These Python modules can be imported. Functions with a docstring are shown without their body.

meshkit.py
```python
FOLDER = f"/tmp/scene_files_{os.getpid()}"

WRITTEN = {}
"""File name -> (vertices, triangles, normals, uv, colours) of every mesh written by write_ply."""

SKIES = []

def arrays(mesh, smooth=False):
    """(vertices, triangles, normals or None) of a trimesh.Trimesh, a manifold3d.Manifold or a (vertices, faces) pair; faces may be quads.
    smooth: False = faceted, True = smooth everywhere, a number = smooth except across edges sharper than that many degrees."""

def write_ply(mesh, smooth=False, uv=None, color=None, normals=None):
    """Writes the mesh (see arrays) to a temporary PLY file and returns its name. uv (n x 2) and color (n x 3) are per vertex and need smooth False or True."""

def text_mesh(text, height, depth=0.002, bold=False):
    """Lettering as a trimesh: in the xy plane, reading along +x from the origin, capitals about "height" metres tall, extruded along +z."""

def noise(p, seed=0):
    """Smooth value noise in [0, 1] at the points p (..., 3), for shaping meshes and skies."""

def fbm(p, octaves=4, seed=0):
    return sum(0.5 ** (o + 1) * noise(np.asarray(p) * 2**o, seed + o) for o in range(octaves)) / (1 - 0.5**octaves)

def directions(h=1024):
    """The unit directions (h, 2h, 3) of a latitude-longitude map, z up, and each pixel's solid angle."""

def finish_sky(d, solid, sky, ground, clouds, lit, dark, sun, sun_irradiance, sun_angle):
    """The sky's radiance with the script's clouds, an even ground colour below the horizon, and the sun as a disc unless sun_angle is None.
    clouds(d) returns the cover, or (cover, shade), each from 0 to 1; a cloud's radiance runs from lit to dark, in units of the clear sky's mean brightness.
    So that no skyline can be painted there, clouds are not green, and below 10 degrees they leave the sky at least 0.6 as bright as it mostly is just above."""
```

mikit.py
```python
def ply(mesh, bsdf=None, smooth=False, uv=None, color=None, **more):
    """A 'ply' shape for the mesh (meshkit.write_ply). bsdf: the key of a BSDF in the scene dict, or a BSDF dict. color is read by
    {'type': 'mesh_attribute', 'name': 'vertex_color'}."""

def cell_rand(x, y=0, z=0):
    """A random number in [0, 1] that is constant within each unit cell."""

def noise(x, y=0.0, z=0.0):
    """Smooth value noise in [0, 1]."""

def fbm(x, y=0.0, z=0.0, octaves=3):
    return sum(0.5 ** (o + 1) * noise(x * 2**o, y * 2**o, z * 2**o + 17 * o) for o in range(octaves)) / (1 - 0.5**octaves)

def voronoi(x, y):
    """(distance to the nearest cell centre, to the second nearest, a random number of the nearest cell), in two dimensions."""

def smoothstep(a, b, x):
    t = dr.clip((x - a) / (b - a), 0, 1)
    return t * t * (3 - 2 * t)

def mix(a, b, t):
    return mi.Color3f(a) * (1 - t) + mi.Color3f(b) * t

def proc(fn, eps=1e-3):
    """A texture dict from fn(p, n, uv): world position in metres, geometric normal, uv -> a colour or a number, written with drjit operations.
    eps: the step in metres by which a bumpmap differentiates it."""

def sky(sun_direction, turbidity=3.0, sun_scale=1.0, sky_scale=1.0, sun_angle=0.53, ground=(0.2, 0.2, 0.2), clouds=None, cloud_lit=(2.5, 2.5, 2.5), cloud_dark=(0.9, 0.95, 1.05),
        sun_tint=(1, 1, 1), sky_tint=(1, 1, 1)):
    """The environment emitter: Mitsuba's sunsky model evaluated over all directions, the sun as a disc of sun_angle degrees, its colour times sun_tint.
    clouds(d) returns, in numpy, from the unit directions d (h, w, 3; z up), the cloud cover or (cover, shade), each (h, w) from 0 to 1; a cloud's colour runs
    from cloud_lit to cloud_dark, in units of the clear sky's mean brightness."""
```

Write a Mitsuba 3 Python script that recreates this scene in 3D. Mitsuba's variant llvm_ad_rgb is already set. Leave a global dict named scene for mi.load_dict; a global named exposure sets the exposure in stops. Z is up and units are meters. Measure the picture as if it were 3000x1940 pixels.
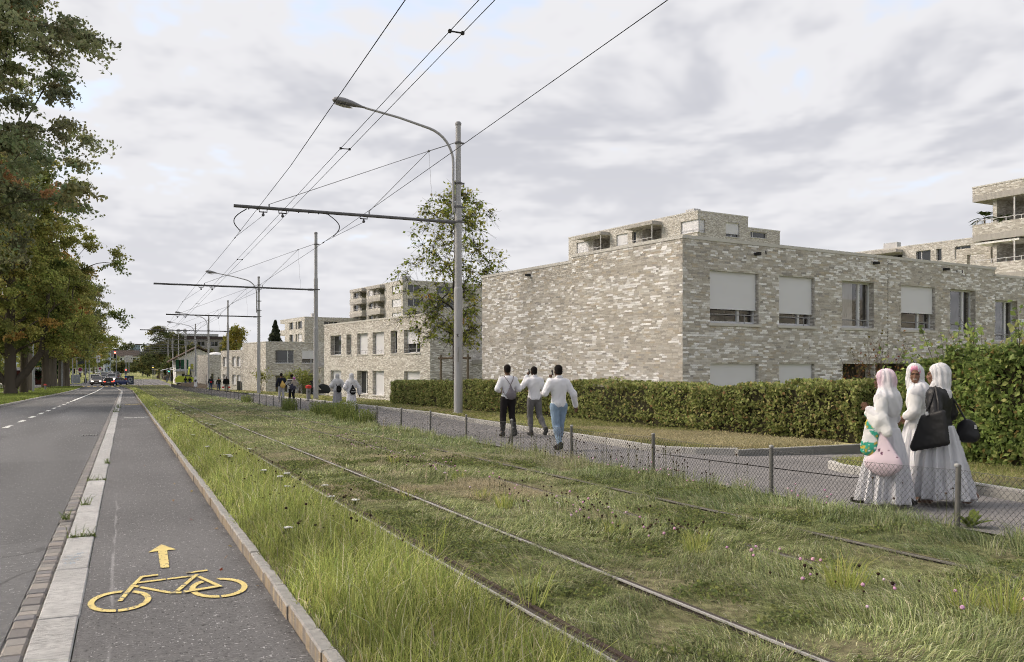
import math, random
import numpy as np
import trimesh, shapely
import shapely.geometry as sg
import mitsuba as mi
import drjit as dr
import mikit, meshkit
from mikit import cell_rand, smoothstep, mix

T = mi.ScalarTransform4f
scene, labels = {}, {}
PI = math.pi
# world: x to the right of the street, y along the street, z up, metres; the street falls gently away from the camera
EYE = 1.45
PSI = math.atan2(1134, 2600)
SP, CP = math.sin(PSI), math.cos(PSI)
# ---------------------------------------------------------------- camera, sky, exposure
scene['camera'] = {'type': 'perspective', 'fov': 2 * math.degrees(math.atan(1500 / 2600)), 'fov_axis': 'x',
                   'near_clip': 0.1, 'far_clip': 12000.0,
                   'principal_point_offset_y': -102 / 1940,
                   'to_world': T().look_at(origin=[0, 0, EYE], target=[SP, CP, EYE], up=[0, 0, 1])}
exposure = 3.36
SUN_AZ, SUN_EL = math.radians(58), math.radians(38)     # azimuth left of the street
SUN = [-math.sin(SUN_AZ) * math.cos(SUN_EL), math.cos(SUN_AZ) * math.cos(SUN_EL), math.sin(SUN_EL)]


def cloud_cover(d):
    z = np.maximum(d[..., 2], 0) + 0.10
    p = np.stack([d[..., 0] / z, d[..., 1] / z, np.zeros_like(z)], -1)
    warp = meshkit.fbm(p * 0.9 + 7.1, 3, 11) - 0.5
    q = p + warp[..., None] * np.array([0.9, 0.6, 0])
    big = meshkit.fbm(q * np.array([0.9, 0.75, 1]) + 3.7, 5, 3)
    small = meshkit.fbm(q * np.array([3.4, 2.8, 1]) + 1.3, 5, 5)
    fine = meshkit.fbm(q * np.array([11.0, 9.0, 1]) + 9.3, 4, 8)
    m = 0.36 * big + 0.38 * small + 0.26 * fine
    shade = np.clip((m - 0.42) / 0.17, 0, 1)
    shade = shade * shade * (3 - 2 * shade)
    gap = np.clip((0.40 - m) / 0.06, 0, 1)
    low = np.clip(d[..., 2] / 0.30, 0, 1)
    shade = shade * (0.25 + 0.75 * low)
    return 1 - 0.30 * gap * low, shade


scene['sky'] = mikit.sky(SUN, turbidity=3, sun_scale=0.30, sun_angle=34, sun_tint=(0.92, 0.98, 1.14), clouds=cloud_cover,
                         cloud_lit=(1.0, 0.995, 1.025), cloud_dark=(0.70, 0.71, 0.775), ground=(0.16, 0.16, 0.14))


# ---------------------------------------------------------------- helpers
def zg(u):
    """Height of the street line at distance u."""
    u = np.asarray(u, float)
    s = 0.0148
    return np.where(u < 110, -s * u, np.where(u < 190, -s * 110 - s * ((u - 110) - (u - 110) ** 2 / 160), -s * 150))


def Z(u):
    return float(zg(u))


class MB:
    """Collects pieces into one mesh with a colour per vertex."""

    def __init__(s, color=(0.5, 0.5, 0.5)):
        s.v, s.f, s.c, s.n, s.color = [], [], [], 0, color

    def add(s, v, f, c=None):
        v = np.asarray(v, float).reshape(-1, 3)
        f = np.asarray(f, int)
        if f.ndim == 2 and f.shape[1] == 4:
            f = np.vstack([f[:, [0, 1, 2]], f[:, [0, 2, 3]]])
        c = np.asarray(s.color if c is None else c, float)
        s.v.append(v)
        s.f.append(f + s.n)
        s.c.append(np.broadcast_to(c, (len(v), 3)))
        s.n += len(v)
        return s

    def mesh(s, m, c=None):
        return s.add(np.array(m.vertices), np.array(m.faces), c)

    def box(s, lo, hi, c=None, rz=0, at=(0, 0, 0), taper=0):
        lo, hi = np.array(lo, float), np.array(hi, float)
        v = np.array([[x, y, z] for z in (0, 1) for y in (0, 1) for x in (0, 1)], float) * (hi - lo) + lo
        if taper:
            m = (lo + hi) / 2
            v[4:, :2] = m[:2] + (v[4:, :2] - m[:2]) * (1 - taper)
        if rz:
            ca, sa = math.cos(rz), math.sin(rz)
            v = np.stack([v[:, 0] * ca - v[:, 1] * sa, v[:, 0] * sa + v[:, 1] * ca, v[:, 2]], 1)
        return s.add(v + np.array(at), BOXF, c)

    def cbox(s, lo, hi, ch=0.01, c=None, rz=0, at=(0, 0, 0)):
        """A box with its four top edges chamfered."""
        lo, hi = np.array(lo, float), np.array(hi, float)
        r0 = [[lo[0], lo[1], lo[2]], [hi[0], lo[1], lo[2]], [hi[0], hi[1], lo[2]], [lo[0], hi[1], lo[2]]]
        r1 = [[x, y, hi[2] - ch] for x, y, _ in r0]
        r2 = [[lo[0] + ch, lo[1] + ch, hi[2]], [hi[0] - ch, lo[1] + ch, hi[2]], [hi[0] - ch, hi[1] - ch, hi[2]], [lo[0] + ch, hi[1] - ch, hi[2]]]
        v = np.array(r0 + r1 + r2)
        f = [[i, (i + 1) % 4, (i + 1) % 4 + 4, i + 4] for i in range(4)] + [[i + 4, (i + 1) % 4 + 4, (i + 1) % 4 + 8, i + 8] for i in range(4)] + [[8, 9, 10, 11], [3, 2, 1, 0]]
        if rz:
            ca, sa = math.cos(rz), math.sin(rz)
            v = np.stack([v[:, 0] * ca - v[:, 1] * sa, v[:, 0] * sa + v[:, 1] * ca, v[:, 2]], 1)
        return s.add(v + np.array(at), f, c)

    def tube(s, pts, r, sides=8, c=None, cap=True):
        p = np.asarray(pts, float)
        r = np.broadcast_to(np.asarray(r, float), (len(p),))
        t = np.gradient(p, axis=0) if len(p) > 2 else np.repeat((p[1] - p[0])[None], 2, 0)
        t = t / (np.linalg.norm(t, axis=1, keepdims=True) + 1e-12)
        a = np.cross(t[0], [0, 0, 1.0] if abs(t[0][2]) < 0.9 else [1.0, 0, 0])
        A = []
        for k in range(len(p)):
            a = a - t[k] * (a @ t[k])
            a = a / (np.linalg.norm(a) + 1e-12)
            A.append(a)
        A = np.array(A)
        B = np.cross(t, A)
        ang = np.arange(sides) * 2 * PI / sides
        v = p[:, None] + r[:, None, None] * (np.cos(ang)[None, :, None] * A[:, None] + np.sin(ang)[None, :, None] * B[:, None])
        i, j = np.meshgrid(np.arange(len(p) - 1), np.arange(sides), indexing='ij')
        q = np.stack([i * sides + j, i * sides + (j + 1) % sides, (i + 1) * sides + (j + 1) % sides, (i + 1) * sides + j], -1).reshape(-1, 4)
        s.add(v.reshape(-1, 3), q, c)
        if cap:
            for k, rev in ((0, True), (len(p) - 1, False)):
                ring = v[k]
                idx = np.arange(sides)
                f = np.stack([np.full(sides, sides), idx, (idx + 1) % sides], 1)
                s.add(np.vstack([ring, p[k]]), f[:, ::-1] if rev else f, c)
        return s

    def lathe(s, prof, at=(0, 0, 0), sides=16, c=None):
        """prof: (radius, z) pairs."""
        prof = np.asarray(prof, float)
        return s.tube(np.stack([np.zeros(len(prof)) + at[0], np.zeros(len(prof)) + at[1], prof[:, 1] + at[2]], 1), prof[:, 0], sides, c) if np.all(np.diff(prof[:, 1]) > 1e-6) else s._lathe(prof, at, sides, c)

    def _lathe(s, prof, at, sides, c):
        ang = np.arange(sides) * 2 * PI / sides
        v = np.stack([prof[:, 0:1] * np.cos(ang) + at[0], prof[:, 0:1] * np.sin(ang) + at[1], np.repeat(prof[:, 1:2], sides, 1) + at[2]], -1)
        i, j = np.meshgrid(np.arange(len(prof) - 1), np.arange(sides), indexing='ij')
        q = np.stack([i * sides + j, i * sides + (j + 1) % sides, (i + 1) * sides + (j + 1) % sides, (i + 1) * sides + j], -1).reshape(-1, 4)
        return s.add(v.reshape(-1, 3), q, c)

    def ball(s, c0, r, c=None, n=1):
        m = trimesh.creation.icosphere(subdivisions=n)
        return s.add(np.array(m.vertices) * np.asarray(r) + np.asarray(c0), np.array(m.faces), c)

    def poly(s, polygon, depth, M=None, c=None):
        """A shapely polygon in (x, y), extruded by depth along z, then moved by the 4 x 4 matrix M."""
        for g in getattr(polygon, 'geoms', [polygon]):
            m = trimesh.creation.extrude_polygon(g, depth, engine='earcut')
            v = np.array(m.vertices)
            if M is not None:
                v = v @ M[:3, :3].T + M[:3, 3]
            f = np.array(m.faces)
            if M is not None and np.linalg.det(M[:3, :3]) < 0:
                f = f[:, ::-1]
            s.add(v, f, c)
        return s

    def join(s, o, M=None):
        v, f, c = o.get()
        return s.add(v if M is None else v @ M[:3, :3].T + M[:3, 3], f, c)

    def get(s):
        return np.vstack(s.v), np.vstack(s.f), np.vstack(s.c)


BOXF = [[0, 2, 3, 1], [4, 5, 7, 6], [0, 1, 5, 4], [2, 6, 7, 3], [0, 4, 6, 2], [1, 3, 7, 5]]


def RZ(a, at=(0, 0, 0), s=1.0):
    M = np.eye(4)
    M[:3, :3] = np.array([[math.cos(a), -math.sin(a), 0], [math.sin(a), math.cos(a), 0], [0, 0, 1]]) * s
    M[:3, 3] = at
    return M


USED = {}


def numbered(name):
    n = USED.get(name, 0)
    USED[name] = n + 1
    return name if n == 0 else f'{name}_{n:03d}'


def thing(name, label, cat, group=None):
    key = numbered(name)
    labels[key] = {'label': label, 'category': cat}
    if group:
        labels[key]['group'] = group
    return key


def entry(key, m, mat, smooth=False):
    if isinstance(m, MB):
        v, f, c = m.get()
        scene[key] = mikit.ply((v, f), 'mat_' + mat, smooth=smooth, color=c if mat.startswith('vc') else None)
    else:
        scene[key] = mikit.ply(m, 'mat_' + mat, smooth=smooth)
    return key


def part(parent, name, m, mat='vc_matte', smooth=False, label=None, kind=None):
    key = numbered(parent + '__' + name)
    entry(key, m, mat, smooth)
    if label or kind:
        labels[key] = {}
        if label:
            labels[key]['label'] = label
        if kind:
            labels[key]['kind'] = kind
    return key


def solo(name, label, cat, m, mat='vc_matte', smooth=False, group=None):
    return entry(thing(name, label, cat, group), m, mat, smooth)


def struct(name, m, mat, smooth=False, label=None):
    key = numbered(name)
    entry(key, m, mat, smooth)
    labels[key] = {'kind': 'structure'}
    if label:
        labels[key]['label'] = label
    return key


def stuff(name, label, m, mat, smooth=False, cat='grass'):
    key = numbered(name)
    entry(key, m, mat, smooth)
    labels[key] = {'label': label, 'category': cat, 'kind': 'stuff'}
    return key


# ---------------------------------------------------------------- materials
def vc(name, rough=0.9, spec=0.3, metal=0.0, **more):
    scene['mat_' + name] = {'type': 'twosided', 'bsdf': {'type': 'principled', 'base_color': {'type': 'mesh_attribute', 'name': 'vertex_color'}, 'roughness': rough, 'specular': spec, 'metallic': metal, **more}}


vc('vc_matte', 0.95, 0.15)
vc('vc_satin', 0.5, 0.4)
vc('vc_gloss', 0.22, 0.5, clearcoat=0.6)
scene['mat_vc_leaf'] = {'type': 'principledthin', 'base_color': {'type': 'mesh_attribute', 'name': 'vertex_color'}, 'roughness': 0.55, 'spec_trans': 0.0, 'diff_trans': 0.95, 'eta': 1.35}
scene['mat_glass'] = {'type': 'thindielectric', 'int_ior': 1.6}
scene['mat_dark_glass'] = {'type': 'principled', 'base_color': {'type': 'rgb', 'value': [0.025, 0.028, 0.03]}, 'roughness': 0.04, 'specular': 0.8}


def tex(name, fn, rough=0.9, spec=0.25, bump=None, bscale=1.0, eps=2e-3):
    b = {'type': 'principled', 'base_color': mikit.proc(fn), 'roughness': rough, 'specular': spec}
    if bump is not None:
        b = {'type': 'bumpmap', 'arbitrary': mikit.proc(bump, eps), 'scale': bscale, 'bsdf': b}
    scene['mat_' + name] = {'type': 'twosided', 'bsdf': b}


nz, fb = mikit.noise, mikit.fbm


def speckle(p, s, lo, hi):
    return smoothstep(lo, hi, nz(p.x * s, p.y * s, 3.0))


def f_road(p, n, uv):
    g = nz(p.x * 85, p.y * 85) * 0.5 + nz(p.x * 33, p.y * 33, 5) * 0.5
    wide = fb(p.x * 0.9, p.y * 0.13, 2.0, 3)
    track = 0.5 + 0.5 * dr.cos((p.x + 3.4 + 1.45) * 2.2)
    patch_ = smoothstep(0.52, 0.535, nz(dr.floor(p.x / 2.8) * 3.1, dr.floor(p.y / 9.0) * 2.3, 4.0)) * 0.016
    v = 0.118 + 0.05 * (g - 0.5) + 0.07 * (wide - 0.5) + 0.014 * track - patch_
    crack = smoothstep(0.012, 0.0, dr.abs(fb(p.x * 0.55, p.y * 0.35, 4.0, 4) - 0.47)) * smoothstep(0.45, 0.6, nz(p.x * 0.3, p.y * 0.15, 9.0))
    v = v * (1 - 0.35 * crack) + 0.16 * smoothstep(0.86, 0.95, nz(p.x * 60, p.y * 60, 8.0))
    return mi.Color3f(v * 1.0, v * 1.0, v * 1.015)


def f_lane(p, n, uv):
    g = nz(p.x * 105, p.y * 105, 1.0) * 0.6 + nz(p.x * 48, p.y * 48, 7.0) * 0.4
    wide = fb(p.x * 1.3, p.y * 0.5, 1.0, 4)
    v = 0.118 + 0.075 * (g - 0.5) + 0.05 * (wide - 0.5)
    v = v + 0.2 * smoothstep(0.84, 0.95, nz(p.x * 75, p.y * 75, 4.0)) - 0.05 * smoothstep(0.8, 0.92, nz(p.x * 70, p.y * 70, 14.0))
    seam = smoothstep(0.02, 0.0, dr.abs(p.x + 0.085 + 0.02 * (nz(p.y * 1.2, 3.0) - 0.5))) * smoothstep(0.42, 0.75, nz(p.y * 2.3, p.x * 30, 5.0))
    v = v + 0.09 * seam
    edge = smoothstep(0.72, 0.88, p.x) * nz(p.y * 5, p.x * 9, 2.0)
    v = v * (1 - 0.35 * edge)
    return mi.Color3f(v * 1.0, v * 0.985, v * 1.0)


def f_path(p, n, uv):
    g = nz(p.x * 70, p.y * 70, 1.0)
    w = fb(p.x * 0.9, p.y * 0.7, 1.0, 4)
    v = 0.155 + 0.06 * (g - 0.5) + 0.06 * (w - 0.5)
    return mi.Color3f(v * 1.02, v * 0.985, v * 0.985)


def f_granite(p, n, uv):
    g = nz(p.x * 30, p.y * 70, p.z * 60)
    st = fb(p.x * 14, p.y * 60 + 30 * nz(p.x * 3, p.y * 3), p.z * 20, 3)
    v = 0.345 + 0.16 * (g - 0.5) + 0.24 * (st - 0.5) + 0.08 * (cell_rand(dr.floor(p.y / 1.0)) - 0.5)
    dark = smoothstep(0.60, 0.75, st)
    v = v * (1 - 0.30 * dark)
    return mi.Color3f(v, v * 0.99, v * 0.965)


def f_kerb(p, n, uv):
    g = fb(p.x * 25, p.y * 25, p.z * 6, 4)
    drip = fb(p.y * 22, p.z * 2.5, 3.0, 3)
    side = smoothstep(0.8, 0.4, dr.abs(n.z))
    top = mi.Color3f(0.25, 0.245, 0.235) * (0.7 + 0.6 * g)
    fac = mix(mi.Color3f(0.27, 0.215, 0.15), mi.Color3f(0.20, 0.18, 0.155), smoothstep(0.35, 0.65, drip)) * (0.7 + 0.6 * g)
    return mix(top, fac, side)


def f_soil(p, n, uv):
    w = fb(p.x * 1.7, p.y * 1.2, 1.0, 4)
    g = nz(p.x * 26, p.y * 20, 2.0)
    a = mix(mi.Color3f(0.085, 0.095, 0.04), mi.Color3f(0.135, 0.125, 0.075), smoothstep(0.35, 0.7, w))
    return a * (0.55 + 0.9 * g)


def f_lawn(p, n, uv):
    w = fb(p.x * 0.35, p.y * 0.22, 1.0, 4)
    g = nz(p.x * 11, p.y * 9, 2.0) * 0.6 + nz(p.x * 40, p.y * 30, 4.0) * 0.4
    a = mix(mi.Color3f(0.14, 0.17, 0.055), mi.Color3f(0.27, 0.25, 0.13), smoothstep(0.35, 0.68, w))
    return a * (0.6 + 0.8 * g)


def brickish(h, z, k):
    row = dr.floor(z / 0.065)
    x = h / 0.25 + 0.37 * cell_rand(row, k) + 0.5 * (row - 2 * dr.floor(row / 2))
    col = dr.floor(x)
    r = cell_rand(col, row, k + 3)
    big = fb(h * 0.55, z * 1.7, 2.0 + k, 3)
    r = dr.clip(r + 0.4 * (big - 0.5), 0, 1)
    c = mix(mi.Color3f(0.315, 0.295, 0.265), mi.Color3f(0.44, 0.42, 0.38), smoothstep(0.05, 0.45, r))
    c = mix(c, mi.Color3f(0.62, 0.61, 0.585), smoothstep(0.58, 0.85, r))
    fx, fz = x - col, z / 0.065 - row
    m = dr.maximum(smoothstep(0.05, 0.02, fx), smoothstep(0.18, 0.10, fz))
    return mix(c, mi.Color3f(0.42, 0.405, 0.375), m)


BA = math.radians(8.3)
E1 = np.array([-math.sin(BA), math.cos(BA), 0])
E2 = np.array([math.cos(BA), math.sin(BA), 0])


def f_brick(p, n, uv):
    a = p.x * float(E1[0]) + p.y * float(E1[1])
    b = p.x * float(E2[0]) + p.y * float(E2[1])
    onf = dr.abs(n.x * float(E1[0]) + n.y * float(E1[1])) > 0.7
    return brickish(dr.select(onf, b, a), p.z, 0)


def f_mortar(p, n, uv):
    g = nz(p.x * 40, p.y * 40, p.z * 40)
    v = 0.36 + 0.1 * (g - 0.5)
    return mi.Color3f(v, v * 0.96, v * 0.9)


def f_concrete(p, n, uv):
    g = fb(p.x * 6, p.y * 6, p.z * 2, 4)
    s = fb(p.x * 9, p.y * 9, p.z * 0.5, 3)
    v = 0.36 + 0.10 * (g - 0.5) + 0.10 * (s - 0.5)
    return mi.Color3f(v, v * 0.96, v * 0.90)


def f_steel(p, n, uv):
    s = fb(p.x * 12, p.y * 12, p.z * 0.8, 3)
    g = nz(p.x * 60, p.y * 60, p.z * 25)
    v = 0.36 + 0.07 * (s - 0.5) + 0.03 * (g - 0.5)
    return mi.Color3f(v * 0.985, v * 0.985, v * 1.01)


def f_plaster(p, n, uv):
    g = fb(p.x * 1.5, p.y * 1.5, p.z * 0.7, 3)
    v = 0.62 + 0.08 * (g - 0.5)
    return mi.Color3f(v, v, v * 0.985)


def b_grain(p, n, uv):
    return nz(p.x * 90, p.y * 90, 1.0) * 0.6 + nz(p.x * 45, p.y * 45, 6.0) * 0.4


tex('asphalt', f_road, 0.85, 0.25, b_grain, 0.006, 4e-3)
tex('lane_asphalt', f_lane, 0.85, 0.25, b_grain, 0.007, 4e-3)
tex('path_asphalt', f_path, 0.9, 0.2)
tex('granite', f_granite, 0.8, 0.3, lambda p, n, uv: fb(p.x * 16, p.y * 60 + 30 * nz(p.x * 3, p.y * 3), p.z * 25, 3), 0.006, 3e-3)
tex('kerb_stone', f_kerb, 0.85, 0.25, lambda p, n, uv: fb(p.x * 20, p.y * 20, p.z * 20, 3), 0.012, 3e-3)
tex('soil', f_soil, 1.0, 0.05)
tex('lawn', f_lawn, 1.0, 0.05)
tex('brick', f_brick, 0.9, 0.2)
tex('mortar', f_mortar, 0.95, 0.1)
tex('concrete', f_concrete, 0.85, 0.25)
tex('steel', f_steel, 0.55, 0.4)
tex('plaster', f_plaster, 0.95, 0.1)


def worn(col):
    def f(p, n, uv):
        w = smoothstep(0.60, 0.74, nz(p.x * 55, p.y * 38, 2.0) * 0.55 + fb(p.x * 7, p.y * 5, 8.0, 3) * 0.45)
        g = 0.88 + 0.24 * fb(p.x * 22, p.y * 16, 3.0, 3)
        return mix(mi.Color3f(col) * g, mi.Color3f(0.135, 0.13, 0.13), w * 0.85)
    return f


tex('paint_yellow', worn((0.56, 0.455, 0.185)), 0.8, 0.3)
tex('paint_white', worn((0.64, 0.64, 0.62)), 0.8, 0.3)
rng = np.random.default_rng(5)
# ---------------------------------------------------------------- ground
US = np.unique(np.concatenate([np.arange(-30, 60, 1.5), np.arange(60, 240, 4.0), np.arange(240, 1600, 60.0)]))


def strip(v0, v1, dz0, dz1, u0, u1, nv=1, m=None, c=None, bump=0.0, du=None):
    """A sheet between the lateral lines v0(u) and v1(u) (numbers, or (u, v) polylines) that follows the street's fall."""
    us = np.unique(np.clip(np.concatenate([US, [u0, u1]]) if du is None else np.arange(u0, u1 + du / 2, du), u0, u1))
    L = lambda w: np.interp(us, *np.array(w, float).T) if np.ndim(w) else np.full(len(us), float(w))
    a, b = L(v0), L(v1)
    t = np.linspace(0, 1, nv + 1)
    x = a[:, None] + (b - a)[:, None] * t
    y = np.repeat(us[:, None], nv + 1, 1)
    z = zg(us)[:, None] + dz0 + (dz1 - dz0) * t
    if bump:
        z = z + bump * (meshkit.fbm(np.stack([x * 1.3, y * 1.0, 0 * x], -1), 3, 4) - 0.5) * np.sin(np.pi * np.clip(t, 0.0, 1))
    n = nv + 1
    i, j = np.meshgrid(np.arange(len(us) - 1), np.arange(nv), indexing='ij')
    q = np.stack([i * n + j, i * n + j + 1, (i + 1) * n + j + 1, (i + 1) * n + j], -1).reshape(-1, 4)
    m = m or MB()
    return m.add(np.stack([x, y, z], -1).reshape(-1, 3), q, c)


# one big ground sheet, lower than everything laid on it
g = MB()
us = np.concatenate([np.arange(-60, 240, 10.0), np.arange(240, 2500, 120.0), [3500, 6000]])
vs = np.array([-3000, -1000, -300, -80, -30, -16, -8, 0, 8, 13, 15, 25, 60, 200, 600, 1500, 3000.0])
dzv = np.interp(vs, [-3000, -16, -8, 8, 13, 16, 3000], [-0.25, -0.12, -0.3, -0.3, -0.15, -0.42, -0.42])
X, Y = np.meshgrid(vs, us)
n_ = len(vs)
i_, j_ = np.meshgrid(np.arange(len(us) - 1), np.arange(n_ - 1), indexing='ij')
g.add(np.stack([X, Y, zg(Y) + dzv[None]], -1).reshape(-1, 3), np.stack([i_ * n_ + j_, i_ * n_ + j_ + 1, (i_ + 1) * n_ + j_ + 1, (i_ + 1) * n_ + j_], -1).reshape(-1, 4))
struct('ground', g, 'lawn')

LEFT_KERB = [(-30, -6.3), (150, -6.3), (168, -6.9), (174, -8.5), (2000, -8.5)]
RIGHT_ROAD = [(-30, -0.62), (128, -0.62), (150, -1.3), (168, -2.6), (174, -1.6), (2000, -1.0)]
r_ = strip(LEFT_KERB, RIGHT_ROAD, 0, 0, -30, 1500, 4)
strip(-60, LEFT_KERB, 0, 0, 176, 200, 1, r_)            # the side street on the left of the junction
struct('road', r_, 'asphalt')
LANE_R = [(-30, 0.885), (122, 0.885), (140, 0.55), (160, -0.3), (172, -0.9)]
LANE_L = [(-30, -0.25), (128, -0.25), (150, -0.95), (168, -2.3)]
struct('cycle_lane', strip(LANE_L, LANE_R, 0.02, 0.02, -30, 170, 2), 'lane_asphalt')
# the level tram crossing beyond the end of the lane
cr = strip(-1.3, 8.4, -0.02, -0.02, 183, 262, 2)
struct('tram_crossing', cr, 'path_asphalt')

# row of setts in the gutter, granite slabs, kerb stones: one piece each while they are large enough
gut = struct('gutter', strip(-0.63, -0.475, -0.02, -0.02, -30, 128, 1), 'mortar')
SETT_C = [(0.185, 0.175, 0.17), (0.225, 0.205, 0.19), (0.165, 0.16, 0.162), (0.25, 0.232, 0.212), (0.205, 0.195, 0.185)]
y, k = 3.2, 0
rest = MB()
while y < 126:
    ln = float(rng.choice([0.085, 0.12, 0.155, 0.2], p=[0.25, 0.35, 0.28, 0.12])) if y > 7 else float(rng.choice([0.12, 0.16, 0.2]))
    wob = rng.uniform(-0.006, 0.006, 4)
    m = MB(np.array(SETT_C[k % 5]) * rng.uniform(0.85, 1.15))
    h = rng.uniform(-0.003, 0.004)
    m.cbox((-0.612 + wob[0], y + 0.006, Z(y) - 0.03), (-0.492 + wob[1], y + ln - 0.006, Z(y) + 0.006 + h), 0.012)
    if y < 26 and k < 160:
        part(gut, 'sett', m)
    else:
        rest.join(m)
    y += ln
    k += 1
part(gut, 'sett_row', rest, kind='stuff')
slab = struct('granite_edging', strip(-0.482, -0.252, -0.04, -0.04, -30, 126, 1), 'mortar')
cuts = [2.2, 4.15, 5.95, 7.45, 8.95, 10.6, 12.2, 14.3, 16.4, 18.3, 20.2, 22.4, 24.3, 26.6]
while cuts[-1] < 165:
    cuts.append(cuts[-1] + rng.uniform(1.6, 2.2))
for a, b in zip(cuts[:-1], cuts[1:]):
    w = rng.uniform(-0.004, 0.004, 2)
    m = MB()
    x0, x1 = np.interp(a, *np.array(LANE_L).T), np.interp(b, *np.array(LANE_L).T)
    ch = 0.008
    pts = []
    for (zz, ins) in ((-0.05, 0), (0.024, 0), (0.032, ch)):
        for (yy, xr) in ((a + 0.007, x0), (b - 0.007, x1)):
            for xo in ((-0.226 + w[0] + ins, -0.004 + w[1] - ins)):
                pts.append((xr + xo, yy + (ins if yy < (a + b) / 2 else -ins), Z(yy) + zz))
    v = np.array(pts)
    f = []
    for l in (0, 4):
        f += [[l, l + 1, l + 5, l + 4], [l + 1, l + 3, l + 7, l + 5], [l + 3, l + 2, l + 6, l + 7], [l + 2, l, l + 4, l + 6]]
    f.append([8, 9, 11, 10])
    m.add(v, f)
    part(slab, 'slab', m, 'granite')
# pale kerb with an upright face along the grass
kerb = struct('kerb', strip(0.895, 0.95, 0.03, 0.03, -30, 128, 1), 'mortar')
y = 2.0
krest = MB()
while y < 168:
    ln = rng.uniform(0.36, 0.62) if y < 30 else rng.uniform(0.5, 0.9)
    o = np.interp(y, *np.array(LANE_R).T) - 0.885
    m = MB()
    m.cbox((0.885 + o + rng.uniform(-0.006, 0.006), y + 0.004, Z(y) - 0.1), (0.962 + o, y + ln - 0.004, Z(y) + 0.112 + rng.uniform(-0.006, 0.006)), 0.010)
    if y < 45:
        part(kerb, 'stone', m, 'kerb_stone')
    else:
        krest.join(m)
    y += ln
part(kerb, 'stone_row', krest, 'kerb_stone', kind='stuff')
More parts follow.
